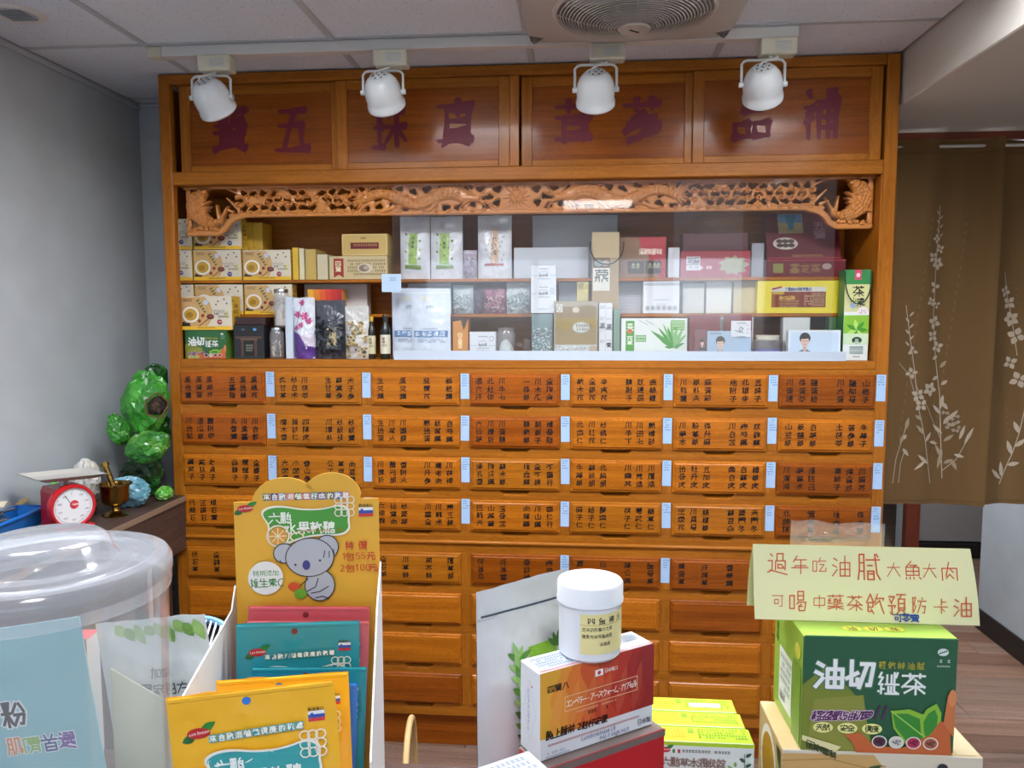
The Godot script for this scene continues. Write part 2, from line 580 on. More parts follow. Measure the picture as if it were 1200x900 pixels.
# ---------------------------------------------------------------- stroke lettering
# Each character is a list of strokes on a ten by ten grid (digit pairs x y, y downwards), or is put together from others: | side by side, - one above the other, + in given boxes.
const FONT := {
	"一": "0595",
	"丨": "5059",
	"二": "1282 0898",
	"三": "1181 2575 0999",
	"口": "1292981812",
	"日": "2080892920 2585",
	"目": "2080892920 2383 2686",
	"田": "1191991911 1595 5159",
	"由": "1393991913 1696 5059",
	"甲": "1191961611 1393 5059",
	"申": "1191971711 1494 5059",
	"中": "1292971712 5059",
	"木": "0393 5059 5308 5398",
	"本": "0393 5059 5308 5398 3868",
	"朱": "3013 1282 0595 5059 5508 5598",
	"未": "1282 0595 5059 5508 5598",
	"禾": "8021 0393 5059 5308 5398",
	"米": "5059 0494 5408 5498 2033 8063",
	"氵": "2182 0475 0986",
	"亻": "7015 5359",
	"扌": "0393 606848 0795",
	"艹": "0595 3139 7179",
	"火": "1325 8374 505408 5498",
	"灬": "1108 3139 5159 8198",
	"土": "1494 5059 0999",
	"士": "0494 5059 1989",
	"王": "0191 1585 0999 5159",
	"玉": "0191 1585 0999 5159 6787",
	"石": "0191 4118 3585893935",
	"山": "5058 1318 1898 9398",
	"子": "118153 5359 5938 0595",
	"女": "401779 8308 0393",
	"心": "1416 315989 5254 8285",
	"月": "202509 208089 2383 2686",
	"肉": "1319 139399 5037 5375 5638 5678",
	"內": "1319 139399 505307 5377",
	"貝": "2080872720 2282 2585 3709 6799",
	"頁": "0090 5032 2282872722 2484 2686 3709 6799",
	"金": "5004 5094 2575 1787 5559 0999 2628 7667",
	"食": "5004 5094 2484862624 2625 2628 2868 6799",
	"糸": "5022 2252 7225 2575 5559 2818 7797",
	"竹": "2004 1242 7054 6292",
	"虫": "2181852521 5059 0999 7797",
	"車": "0191 2383862623 2484 0797 5059",
	"辶": "1021 0323 2327 1799 2708",
	"門": "0009 00404404 0242 9099 90505494 5292",
	"囗": "0090990900",
	"匚": "9000 0009 0999",
	"广": "5051 1191 1109",
	"厂": "0191 0109",
	"宀": "5053 0409 0494 9489",
	"冖": "0309 0393 9389",
	"亠": "5054 0595",
	"八": "4109 6199",
	"十": "0595 5059",
	"大": "0393 504309 5399",
	"太": "0393 504309 5399 4758",
	"天": "1181 0494 514409 5499",
	"夫": "1282 0595 505509 5599",
	"犬": "0393 505309 5399 7081",
	"人": "5009 5399",
	"小": "5058 2307 7397",
	"少": "5055 2305 7284 8609",
	"川": "201609 5058 8089",
	"丁": "0191 515938",
	"七": "0694 4048 4898 9896",
	"九": "0373 4009 7078 7898 9896",
	"牛": "3014 1383 0696 5059",
	"生": "2013 1383 2686 0999 5059",
	"白": "5032 2282892922 2585",
	"百": "0191 5132 2383892923 2686",
	"自": "5032 2282892922 2484 2686",
	"皮": "1209 129283 5055 2474 7409 3699",
	"又": "118109 2399",
	"乂": "8109 1199",
	"夂": "3005 2272 7208 3488",
	"夕": "4006 3282 8209 4465",
	"工": "1181 5159 0999",
	"己": "118185 1585 151999 9996",
	"巴": "118185 1585 1119 5155 1999 9997",
	"力": "128279 4009",
	"刀": "119178 7858 5109",
	"刂": "2127 8089",
	"勹": "3004 229289 8969",
	"勺": "3004 229288 8868 4556",
	"句": "3004 229288 8868 3464673734",
	"包": "3004 229286 2464 6446 2429 2999 9996",
	"斤": "7021 2108 2494 6469",
	"欠": "3004 2292 9283 5305 5399",
	"羊": "2032 7062 1383 1585 0797 5259",
	"豆": "0191 2383862623 3748 6757 0999",
	"可": "0191 8189 8969 2454572724",
	"五": "1181 5129 1474 7479 0999",
	"六": "4053 0393 3609 6699",
	"四": "0191980801 313516 6166 6686",
	"元": "1181 0494 3409 646999 9996",
	"年": "3013 2282 2585 2526 0696 5259",
	"乞": "3013 2292 2474 7428 2898 9896",
	"西": "0191 1393991913 3137 6167",
	"酉": "0090 1292991912 3035 6065 1696",
	"方": "5051 0292 4209 4585 8579 7959",
	"立": "5051 1282 3337 7367 0999",
	"卡": "5054 5282 0595 5559 5678",
	"水": "5059 5938 033309 8264 5499",
	"雨": "1080 0204 0292 9294 5059 2434 2636 6474 6676",
	"令": "5004 5094 3545 2676 7649 4657",
	"今": "5004 5094 4556 1777 7749",
	"介": "5005 5095 3528 6569",
	"魚": "4013 3272 7253 1383871713 1585 5357 1819 3839 5859 8899",
	"鳥": "5031 2282 8285 2285 2226 2696 9689 8979 0818 3839 5859",
	"烏": "5031 2282 8284 2226 2696 9689 8979 0818 3839 5859",
	"耳": "0191 2129 7179 2383 2686 0898",
	"參": "5022 2282 3314 1444 6354 5494 5406 5496 6547 6638 7629 8719",
	"甫": "0292 7081 1319 138389 1585 1787 5059",
	"礻": "3051 138316 4449 5575",
	"缶": "3014 2282 0595 5158 1619 1999 9699",
	"真": "0191 5053 2282872722 2484 2686 0898 3819 6889",
	"咼": "2070742420 1419 149499 3666883836",
	"貳": "0292 607799 7081 1444 1656591916 1757",
	"曷": "2070742420 2272 3516 2595 9589 5637 6747 3739 3979",
	"樂": "+幺0035白3065幺6095木0599",
	"幺": "501353 5317 1787",
	"予": "118144 2254 0595 9586 5559 5938",
	"阝": "1019 1070 7034 3475 7538",
	"罒": "0090990900 3039 6069",
	"韱": "1115 4145 0595 606899 8072 2629 4649 2848 0999",
	"巠": "0090 2123 4143 7173 1585 5559 0999",
	"角": "3014 2272 1319 138389 1585 1787",
	"聿": "5059 118185 1585 0393 1777 0888",
	"廴": "1040 401343 4309 1599",
	"隶": "117175 0393 1575 5059 3709 6799",
	"或": "0292 607799 1444461614 1858",
	"豕": "0191 513405 3459 5938 4607 6297",
	"叀": "0191 1383861613 1484 5059 0898",
	"寸": "0393 7079 7959 2545",
	"來": "0191 5059 5508 5598 2314 2336 7364 7386",
	"州": "1019 5059 9099 0304 3344 6374",
	"果": "2080842420 2282 5059 0595 5508 5598",
	"隹": "3004 2329 5061 2393 2585 2787 2999 5359",
	"主": "5061 1282 1585 0999 5259",
	"免": "3004 2262 1484861614 4609 566999 9996",
	"垂": "7021 0393 0696 5059 2329 7379 1989",
	"前": "2032 7062 0393 1519 1545 4549 1747 6568 8589",
	"上": "5059 5484 0999",
	"衣": "5051 0292 5208 3439 3968 8364 5499",
	"矦": "117173 0393 3425 2575 0797 5508 5799",
	"疋": "1181 5159 5585 2408 1799",
	"几": "202609 2070 7078 7898 9896",
	"首": "2032 7062 0393 5345 2585892925 2787",
	"共": "0292 3036 6066 0696 3709 6799",
	"黑": "2080832320 5057 1585 0797 0819 3839 5859 8999",
	"畺": "0090 2282832322 0494 2686872726 0999 5058",
	"黃": "3033 6063 0191 0494 2686882826 5458 3819 6889",
	"开": "1191 0595 313509 7179",
	"匕": "8224 204888 8886",
	"也": "0593 5056 2229 2999 9996 9376",
	"鬼": "5031 1282851512 5255 1383 3509 5669 6999 9996",
	"甘": "0292 2029 7079 2575 2979",
	"朮": "0393 5059 5308 5398 7081",
	"尚": "5052 1122 8172 0409 049489 3565683835",
	"世": "0393 2029 5056 8086 5686 2999",
	"比": "1118 1838 0434 6068 6898 9895 8365",
	"彳": "6012 8316 5459",
	"复": "3002 2191 2373752523 3518 4684 8409 4699",
	"干": "1181 0595 5159",
	"北": "3039 0333 0736 6068 6898 9896 8264",
	"艮": "117175 1575 1373 1119 1946 5598",
	"瓜": "8021 200609 4048 4868 5799",
	"犭": "8013 204548 4828 5509",
	"示": "1181 0494 5459 2607 7697",
	"冬": "3004 2272 7207 3487 4857 3959",
	"辛": "5051 1282 3234 7264 0595 1777 5559",
	"夷": "0292 1474 7446 1416 1686 8689 505509 5599",
	"身": "4020 2080 8089 2026 2282 2484 0696 9609",
	"更": "0191 1282861612 1484 516909 3799",
	"卩": "1019 1080 8086 8656",
	"臣": "9010 1019 1999 3070 7075 3575",
	"矢": "3004 2282 0595 520508 5599",
	"母": "2027 208079 7959 0595 4344 4647 2787",
	"反": "9011 1109 338309 4499",
	"乚": "2028 2898 9896",
	"東": "0191 2383862623 2484 5059 5608 5698",
	"卜": "4049 4487",
	"只": "2080842420 3609 6699",
	"殳": "3033 307074 2575 7509 3599",
	"丸": "0494 400609 7079 7999 3556",
	"弓": "117174 1474 1417 1787 8769",
	"彐": "118189 0494 1989",
	"巾": "1319 138388 5059",
	"亢": "5051 0292 3409 3464 6468 6898",
	"矛": "118144 0494 5459 5938 4507",
	"骨": "2024 207074 4044 0406 0494 9496 2629 267679 2878",
	"兆": "303609 6069 6999 9996 1123 1645 8263 6486",
	"半": "2032 7062 1383 0696 5059",
	"升": "4012 0494 303509 7079",
	"止": "5059 5484 2429 0999",
	"亦": "0191 310609 6169 2316 8297 5051",
	"古": "0393 5055 2585892925",
	"公": "4005 6095 4528 2878 6799",
	"丹": "202609 207079 0494 4344",
	"血": "5032 1383 1319 8389 0999 3339 6369",
	"不": "0191 5105 5159 5486",
	"央": "2181 2125 8185 0595 505509 5599",
	"亍": "1181 0494 6469 6948",
	"儿": "3009 6068 6898 9896",
	"千": "8021 0595 5159",
	"正": "0191 5159 5585 2429 0999",
	"弋": "0393 407899 9996 7081",
	"戈": "0393 407899 9996 7081 9548",
	"牙": "1181 2125 0595 6169 6948 5508",
	"以": "1018 1837 5354 720609 5799",
	"斗": "1123 1425 0696 6069",
	"壬": "8021 0595 5159 1989",
	"皿": "1181 1119 8189 0999 4149 6169",
	"冋": "1019 109099 3363 3565683835",
	"乃": "1181 8149 411609",
	"草": "-艹3早6",
	"早": "2070742420 2272 0696 5459",
	"寶": "-宀2珤4貝4",
	"珤": "|王4缶5",
	"珠": "|王3朱6",
	"茸": "-艹3耳7",
	"蔘": "-艹3參7",
	"品": "+口2074口0549口5599",
	"補": "|礻3甫6",
	"過": "+辶0099咼3087",
	"吃": "|口3乞6",
	"油": "|氵3由6",
	"膩": "|月3貳6",
	"喝": "|口3曷6",
	"藥": "-艹2樂7",
	"茶": "+艹0092人0196木1499",
	"飲": "|食4欠5",
	"預": "|予4頁5",
	"防": "|阝3方6",
	"零": "-雨4令5",
	"賣": "-士2罒2貝5",
	"切": "|七4刀5",
	"纖": "|糸3韱6",
	"輕": "|車4巠5",
	"解": "|角4辛5",
	"然": "-肰7灬2",
	"肰": "|月4犬5",
	"安": "-宀3女6",
	"全": "-人4王6",
	"健": "|亻2建7",
	"建": "+廴0099聿3097",
	"康": "+广0099隶2299",
	"國": "+囗0099或2277",
	"家": "-宀3豕6",
	"專": "-叀6寸3",
	"利": "|禾5刂3",
	"盈": "-乃5皿4",
	"體": "|骨4豊5",
	"豊": "-田4豆5",
	"態": "-能6心3",
	"能": "|月4匕4",
	"夢": "-艹2罒2冖1夕4",
	"歐": "|區5欠4",
	"區": "+匚0099品2287",
	"洲": "|氵3州6",
	"營": "+火0043火5093冖0396呂2599",
	"呂": "-口4口5",
	"養": "-羊4食5",
	"好": "|女4子5",
	"的": "|白4勺5",
	"軟": "|車4欠5",
	"糖": "|米4唐5",
	"唐": "+广0099聿2195口3699",
	"鵬": "|朋5鳥5",
	"朋": "|月4月4",
	"特": "|牛3寺6",
	"寺": "-土4寸5",
	"價": "|亻2賈7",
	"賈": "-西4貝5",
	"別": "|另5刂3",
	"另": "-口4力5",
	"添": "|氵3忝6",
	"忝": "-天5心4",
	"加": "|力5口4",
	"維": "|糸4隹5",
	"素": "-主4糸5",
	"益": "+八0043一0295八1486皿0599",
	"神": "|礻3申6",
	"製": "-制5衣5",
	"制": "|朱6刂3",
	"晚": "|日3免6",
	"睡": "|目3垂6",
	"潤": "|氵3閏6",
	"閏": "+門0099王3488",
	"喉": "|口2侯7",
	"侯": "|亻2矦6",
	"錠": "|金4定5",
	"定": "-宀3疋6",
	"粉": "|米4分5",
	"分": "-八4刀5",
	"肌": "|月4几5",
	"膚": "+厂0099田2294月3499",
	"選": "+辶0099巽3097",
	"巽": "+己0044己5094共0499",
	"炮": "|火4包5",
	"薑": "-艹2畺7",
	"蒲": "-艹3浦6",
	"浦": "|氵3甫6",
	"荊": "-艹3刑6",
	"刑": "|开5刂3",
	"芥": "-艹3介6",
	"靈": "-雨4品3王3",
	"脂": "|月3旨6",
	"旨": "-匕4日5",
	"地": "|土3也6",
	"榆": "|木4俞5",
	"俞": "-人3刖6",
	"刖": "|月4刂3",
	"槐": "|木4鬼5",
	"花": "-艹3化6",
	"化": "|亻3匕5",
	"炙": "-夕5火5",
	"炒": "|火4少5",
	"茯": "-艹3伏6",
	"伏": "|亻3犬6",
	"苓": "-艹3令6",
	"黨": "-尚4黑5",
	"艾": "-艹3乂6",
	"葉": "-艹2世3木4",
	"旋": "|方4疋5",
	"覆": "-西3復6",
	"復": "|彳3复6",
	"枇": "|木4比5",
	"杷": "|木4巴5",
	"酒": "|氵3酉6",
	"汗": "|氵3干6",
	"杜": "|木4土5",
	"仲": "|亻3中6",
	"條": "|亻3条6",
	"条": "-夂4木5",
	"根": "|木4艮5",
	"狗": "|犭3句6",
	"脊": "-人4月5",
	"款": "|柰5欠4",
	"柰": "-士4示5",
	"銀": "|金4艮5",
	"射": "|身5寸4",
	"連": "+辶0099車3097",
	"桔": "|木4吉5",
	"吉": "-士4口4",
	"梗": "|木4更5",
	"麻": "+广0099林1399",
	"林": "|木5木5",
	"節": "-竹3即6",
	"即": "|艮5卩4",
	"附": "|阝3付6",
	"付": "|亻3寸6",
	"細": "|糸4田5",
	"味": "|口3未6",
	"芩": "-艹3今6",
	"鹽": "-臨6皿3",
	"臨": "|臣4品5",
	"柏": "|木4白5",
	"知": "|矢5口4",
	"梔": "|木4包5",
	"龍": "|音5己5",
	"音": "-立4日5",
	"板": "|木4反5",
	"乳": "|子5乚3",
	"香": "-禾5日4",
	"蛇": "|虫4它5",
	"它": "-宀3匕6",
	"廣": "+广0099黃2299",
	"縮": "|糸4宿5",
	"宿": "-宀3佰6",
	"佰": "|亻3百6",
	"砂": "|石4少5",
	"仁": "|亻3二5",
	"陳": "|阝3東6",
	"厚": "+厂0099日2094子2499",
	"朴": "|木5卜4",
	"枳": "|木4只5",
	"殼": "|士4殳5",
	"實": "-宀2田3貝5",
	"熟": "-孰6灬2",
	"孰": "|享5丸4",
	"享": "-亠2口3子5",
	"芎": "-艹3弓6",
	"當": "-尚4田5",
	"歸": "|自4帚5",
	"帚": "-彐4巾5",
	"杭": "|木4亢5",
	"芍": "-艹3勺6",
	"仙": "|亻3山6",
	"茅": "-艹3矛6",
	"續": "|糸3賣6",
	"斷": "|糸4斤5",
	"精": "|米4青5",
	"青": "-主4月5",
	"杏": "-木5口4",
	"紅": "|糸4工5",
	"桃": "|木4兆5",
	"夏": "-頁6夂4",
	"藁": "-艹3高6",
	"高": "-亠2口3冋5",
	"葛": "-艹3曷6",
	"芷": "-艹3止6",
	"赤": "-土4亦5",
	"双": "|又4又5",
	"鉤": "|金4句5",
	"藤": "-艹3脒6",
	"脒": "|月3米5",
	"藍": "-艹2臨4皿3",
	"苦": "-艹3古6",
	"蒡": "-艹3旁6",
	"旁": "-立4方5",
	"蔓": "-艹3曼6",
	"曼": "-日3罒3又4",
	"菟": "-艹3免6",
	"絲": "|糸5糸5",
	"貞": "5053 5181 2383872723 2585 3709 6799",
	"谷": "-八3人3口4",
	"盆": "-分5皿4",
	"櫻": "|木3嬰6",
	"嬰": "+貝0045貝5095女0599",
	"茴": "-艹3回6",
	"回": "+囗0099口3366",
	"蔻": "-艹2宀2元5",
	"胡": "|古5月4",
	"遠": "+辶0099袁3097",
	"袁": "-土3口3衣4",
	"志": "-士5心4",
	"滴": "|氵3啇6",
	"啇": "-立4冋5",
	"沒": "|氵3殳6",
	"蘇": "-艹3穌6",
	"穌": "|魚5禾4",
	"雞": "|幺4隹5",
	"換": "|扌3央6",
	"留": "-卯4田5",
	"卯": "|卩4卩4",
	"行": "|彳4亍5",
	"柴": "-此5木5",
	"此": "|止5匕5",
	"秦": "-夫5禾5",
	"艽": "-艹4九5",
	"羌": "-羊5儿4",
	"活": "|氵3舌6",
	"舌": "-千5口4",
	"獨": "|犭3蜀6",
	"蜀": "-罒3虫6",
	"牡": "|牛4土5",
	"桑": "-叒5木5",
	"叒": "+又2074又0549又5599",
	"蘚": "-艹3鮮6",
	"鮮": "|魚5羊5",
	"椿": "|木4春5",
	"春": "-夫5日4",
	"澤": "|氵3睪6",
	"睪": "-罒3幸6",
	"幸": "-土4羊5",
	"瀉": "|氵3宿6",
	"蒼": "-艹3倉6",
	"倉": "-人3日4口3",
	"漢": "|氵3黃6",
	"海": "|氵3每6",
	"每": "-人2母6",
	"沙": "|氵3少6",
	"代": "|亻3弋6",
	"赭": "|赤5者5",
	"者": "-土4日5",
	"磁": "|石3兹6",
	"兹": "-艹2絲6",
	"煅": "|火3段6",
	"段": "|扌4殳5",
	"膏": "-高5月4",
	"麴": "|麥5句5",
	"麥": "-來6夂4",
	"查": "-木4旦5",
	"旦": "-日6一3",
	"芽": "-艹3牙6",
	"鬱": "-林4金5",
	"莪": "-艹3我6",
	"我": "|禾5戈5",
	"京": "-亠2口3小4",
	"棱": "|木4夌5",
	"夌": "-土4夂5",
	"戟": "|車5戈5",
	"茱": "-艹3朱6",
	"萸": "-艹3更6",
	"蓯": "-艹3從6",
	"從": "|彳3走6",
	"走": "-土4疋5",
	"蓉": "-艹3容6",
	"容": "-宀3谷6",
	"酸": "|酉4夌5",
	"棗": "-木5木5",
	"薏": "-艹2音4心3",
	"苡": "-艹3以6",
	"合": "-人5口5",
	"茵": "-艹3因6",
	"因": "+囗0099大2277",
	"錢": "|金4戔5",
	"戔": "-戈5戈5",
	"斛": "|角5斗4",
	"何": "|亻3可6",
	"淫": "|氵3壬6",
	"藿": "-艹2雨3隹5",
	"碎": "|石4卒5",
	"卒": "-亠3十6",
	"枯": "|木4古5",
	"鶴": "|隹5鳥5",
	"英": "-艹3央6",
	"浮": "|氵3子6",
	"萍": "-艹3泙6",
	"泙": "|氵3半6",
	"薷": "-艹3雨6",
	"穗": "|禾4志5",
	"燕": "-艹2口3北3灬2",
	"固": "+囗0099古2277",
	"齒": "-止3罒6",
	"エ": "1282 5258 0898",
	"ン": "1123 199384",
	"ペ": "064297 8092",
	"ラ": "2181 148449",
	"ー": "0595",
	"ア": "118164 5319",
	"ス": "118209 5499",
	"ウ": "5051 1214 129259",
	"ォ": "2494 6469 6428",
	"ム": "501898 6799",
	"カ": "0292 9279 4109",
	"プ": "118149 9091",
	"セ": "0594 3038 3898 9467",
	"ル": "303609 6069 6994",
	"・": "4555",
	"進": "+辶0099隹3097",
	"治": "|氵3台6",
	"台": "-厶4口5",
	"厶": "5017 1787 7798",
	"功": "|工4力5",
	"之": "5051 1282 8217 1799",
	"用": "202609 207079 2373 2676 4049",
	"使": "|亻3更6",
	"法": "|氵3去6",
	"去": "-土5厶4",
	"粒": "|米4立5",
	"眠": "|目4民5",
	"民": "118185 1585 1119 1938 405899",
	"乾": "|早5乞5",
	"召": "-刀5口4",
	"空": "-宀3工6",
	"黎": "-禾5水5",
	"下": "0191 5159 5476",
	"醋": "|酉4昔5",
	"昔": "-共5日4",
	"鹿": "+广0099比3599",
	"通": "+辶0099用3097",
	"膠": "|月3參6",
	"原": "+厂0099白2295小2699",
	"蛋": "-疋4虫5",
	"洞": "|氵3冋6",
	"御": "|彳3缶4卩3",
	"技": "|扌3支6",
	"支": "-十5又5",
	"芝": "-艹4之5",
	"紫": "-此4糸5",
	"多": "-夕5夕5",
	"配": "|酉5己5",
}
var glyphs := {}
var latins := {}
func glyph(ch: String) -> Array:
	if glyphs.has(ch): return glyphs[ch]
	var out := []
	var s: String = FONT.get(ch, FONT["囗"])
	var kind := s.substr(0, 1)
	if kind == "|" or kind == "-":
		var items := []
		var total := 0.0
		for i in range(1, s.length(), 2):
			items.append([s[i], float(s[i + 1])])
			total += float(s[i + 1])
		var at := 0.0
		for it in items:
			var w: float = it[1] / total
			for st in glyph(it[0]):
				var pts := []
				for p in st:
					if kind == "|": pts.append(Vector2(at + (0.06 + p.x * 0.88) * w, p.y))
					else: pts.append(Vector2(p.x, at + (0.05 + p.y * 0.88) * w))
				out.append(pts)
			at += w
	elif kind == "+":
		for i in range(1, s.length(), 5):
			var a := Vector2(float(s[i + 1]), float(s[i + 2])) / 9.0
			var b := Vector2(float(s[i + 3]), float(s[i + 4])) / 9.0
			for st in glyph(s[i]):
				var pts := []
				for p in st: pts.append(a + (b - a) * (p as Vector2))
				out.append(pts)
	else:
		for st in s.split(" "):
			var pts := []
			for i in range(0, st.length() - 1, 2): pts.append(Vector2(float(st[i]), float(st[i + 1])) / 9.0)
			out.append(pts)
	glyphs[ch] = out
	return out
func latin_mesh(str: String, bold: bool, serif: bool) -> Array:
	var key := str + ("b" if bold else "") + ("s" if serif else "")
	if latins.has(key): return latins[key]
	var f := SystemFont.new()
	f.font_names = PackedStringArray(["Droid Serif" if serif else "Droid Sans"])
	f.font_weight = 700 if bold else 400
	var tm := TextMesh.new()
	tm.font = f
	tm.text = str
	tm.font_size = 48
	tm.pixel_size = 1.0 / 48.0
	tm.depth = 0.0
	tm.curve_step = 2.0
	tm.horizontal_alignment = HORIZONTAL_ALIGNMENT_LEFT
	tm.vertical_alignment = VERTICAL_ALIGNMENT_BOTTOM
	var arr := tm.get_mesh_arrays()
	var V: PackedVector3Array = arr[Mesh.ARRAY_VERTEX]
	var I: PackedInt32Array = arr[Mesh.ARRAY_INDEX] if arr[Mesh.ARRAY_INDEX] != null else PackedInt32Array(range(V.size()))
	var lo := Vector2(1e9, 1e9)
	var hi := -1e9
	for p in V:
		lo = Vector2(minf(lo.x, p.x), minf(lo.y, p.y))
		hi = maxf(hi, p.x)
	var out := PackedVector2Array()
	for i in I: out.append(Vector2(V[i].x - lo.x, V[i].y - lo.y))
	latins[key] = [out, hi - lo.x]
	return latins[key]
# ---------------------------------------------------------------- room
func room() -> void:
	var fl := hold("floor")
	part("subfloor", boxed(Vector3(-1.75, -0.12, -2.75), Vector3(3.5, -0.011, 5.7)), M.concrete, fl)
	var woods := [M.floor_plank, M.floor_plank_dark, M.floor_plank_light, M.floor_plank]
	var r := RandomNumberGenerator.new()
	r.seed = 12
	var z := -2.6
	var row := 0
	while z < 2.6:
		var x: float = -1.75 - [0.0, 0.55, 0.2, 0.85][row % 4]
		while x < 3.4:
			var x0 := maxf(x, -1.75)
			var x1 := minf(x + 1.2, 3.45)
			if x1 - x0 > 0.05: part("plank", boxed(Vector3(x0 + 0.001, -0.011, z + 0.001), Vector3(x1 - 0.001, 0, z + 0.129), Color.WHITE, 0.0012, 0), woods[r.randi_range(0, 3)], fl)
			x += 1.2
		z += 0.13
		row += 1
	part("floor_far", boxed(Vector3(-1.75, -0.011, 2.6), Vector3(3.45, 0, 5.7)), M.floor_plank, fl)
	struct("wall_left", boxed(Vector3(-1.75, 0, -0.5), Vector3(-1.63, 2.7, 5.5)), M.wall_paint)
	struct("wall_back", boxed(Vector3(-1.75, 0, -0.5), Vector3(1.42, 2.7, -0.4)), M.wall_paint)
	# strip of ducting and a blanked outlet on the back wall left of the cabinet
	var w := MB.new()
	w.box(Vector3(-1.63, CEIL - 0.012, -0.4), Vector3(-1.3, CEIL, -0.385), Color.WHITE, 0.002)
	struct("trim_1", w, M.grid_bar)
	w = MB.new()
	w.box(Vector3(-1.63, CEIL - 0.02, -0.4), Vector3(-1.618, CEIL, 5.5), Color.WHITE, 0.002)
	struct("trim_2", w, M.grid_bar)
	var cover := thing("outlet_cover", "small round blanked outlet cover high on the back wall left of the cabinet", "outlet cover", Vector3(-1.56, 2.38, -0.398))
	w = MB.new()
	w.xf = Transform3D(Basis(Vector3.RIGHT, PI / 2), Vector3.ZERO)
	w.lathe([Vector2(0.0001, 0.012), Vector2(0.02, 0.012), Vector2(0.028, 0.008), Vector2(0.03, 0)], 24, Color.WHITE)
	part("disc", w, M.wall_paint, cover)
	# right-hand side: beam, lower ceiling, passage behind the curtain
	var bm := MB.new()
	bm.box(Vector3(1.325, 2.373, -0.5), Vector3(2.6, 2.75, 5.5), Color.WHITE, 0.004)
	struct("beam", bm, M.beam_paint)
	struct("wall_right", boxed(Vector3(2.35, 0, -1.38), Vector3(2.6, 2.45, 5.5)), M.wall_paint)
	struct("baseboard_right", boxed(Vector3(2.338, 0, -1.385), Vector3(2.35, 0.11, 5.5), Color.WHITE, 0.002), M.baseboard_black)
	struct("trim_3", boxed(Vector3(1.32, 2.343, -0.47), Vector3(2.35, 2.373, -0.44), Color.WHITE, 0.002), M.red_frame)
	struct("wall_passage", boxed(Vector3(1.32, 0, -2.7), Vector3(1.42, 2.5, -0.5)), M.wall_paint)
	var we := MB.new()
	we.box(Vector3(1.32, 0, -2.75), Vector3(1.6, 2.5, -2.65), Color.WHITE)
	we.box(Vector3(2.46, 0, -2.75), Vector3(3.5, 2.5, -2.65), Color.WHITE)
	we.box(Vector3(1.6, 2.1, -2.75), Vector3(2.46, 2.5, -2.65), Color.WHITE)
	struct("wall_end", we, M.wall_paint)
	# unlit store room beyond the open doorway
	var sr := MB.new()
	sr.box(Vector3(1.0, 0, -5.1), Vector3(3.0, 2.5, -5.0), Color.WHITE)
	sr.box(Vector3(0.9, 0, -5.1), Vector3(1.0, 2.5, -2.75), Color.WHITE)
	sr.box(Vector3(3.0, 0, -5.1), Vector3(3.1, 2.5, -2.75), Color.WHITE)
	sr.box(Vector3(1.0, 0, -2.76), Vector3(1.33, 2.5, -2.7), Color.WHITE)
	sr.box(Vector3(0.9, 2.5, -5.1), Vector3(3.1, 2.6, -2.65), Color.WHITE)
	struct("wall_store", sr, M.wall_paint)
	struct("floor_store", boxed(Vector3(0.9, -0.12, -5.1), Vector3(3.1, 0, -2.76)), M.floor_plank)
	struct("wall_side", boxed(Vector3(3.3, 0, -2.7), Vector3(3.45, 2.5, -1.38)), M.wall_paint)
	struct("wall_corner", boxed(Vector3(2.6, 0, -1.38), Vector3(3.45, 2.5, -1.3)), M.wall_paint)
	struct("ceiling_passage", boxed(Vector3(1.32, 2.42, -2.75), Vector3(3.5, 2.6, -0.5)), M.plaster)
	# doorway at the end of the passage
	var dr := hold("door_1")
	part("door_leaf", boxed(Vector3(2.56, 0.11, -2.65), Vector3(3.2, 2.0, -2.62), Color.WHITE, 0.003, 1), M.grey_door, dr)
	part("door_post", boxed(Vector3(2.46, 0, -2.65), Vector3(2.55, 2.1, -2.58), Color.WHITE, 0.004, 1), M.red_frame, dr)
	part("door_sill", boxed(Vector3(2.55, 0, -2.65), Vector3(3.3, 0.1, -2.6), Color.WHITE, 0.003), M.baseboard_black, dr)
	# shop front behind the camera
	var wf := MB.new()
	wf.box(Vector3(-1.75, 0, 5.4), Vector3(-1.45, 2.75, 5.55), Color.WHITE)
	wf.box(Vector3(2.2, 0, 5.4), Vector3(2.6, 2.75, 5.55), Color.WHITE)
	wf.box(Vector3(-1.45, 2.3, 5.4), Vector3(2.2, 2.75, 5.55), Color.WHITE)
	wf.box(Vector3(-1.45, 0, 5.4), Vector3(2.2, 0.12, 5.55), Color.WHITE)
	struct("wall_front", wf, M.wall_paint)
	var win := hold("window_1")
	var fr := MB.new()
	for x in [-1.45, -0.25, 0.95, 2.15]: fr.box(Vector3(x, 0.12, 5.43), Vector3(x + 0.05, 2.3, 5.5), Color.WHITE, 0.003)
	fr.box(Vector3(-1.45, 0.12, 5.43), Vector3(2.2, 0.18, 5.5), Color.WHITE, 0.003)
	fr.box(Vector3(-1.45, 2.24, 5.43), Vector3(2.2, 2.3, 5.5), Color.WHITE, 0.003)
	part("window_frame", fr, M.aluminium, win)
	for x in [-1.4, -0.2, 1.0]: part("pane", boxed(Vector3(x, 0.18, 5.462), Vector3(x + 1.15, 2.24, 5.468)), M.glass, win)
	struct("pavement", boxed(Vector3(-12, -0.2, 5.7), Vector3(12, -0.02, 20)), M.concrete)
	# ceiling of laid-in mineral tiles
	var ce := hold("ceiling")
	part("slab", boxed(Vector3(-1.75, CEIL + 0.125, -0.5), Vector3(1.4, CEIL + 0.25, 5.55)), M.plaster, ce)
	var xs := [-1.63, -1.2, -0.572, 0.058, 0.69, 1.325]
	var zs := [-0.4, -0.31]
	while zs[zs.size() - 1] < 5.3: zs.append(zs[zs.size() - 1] + 0.607)
	zs.append(5.4)
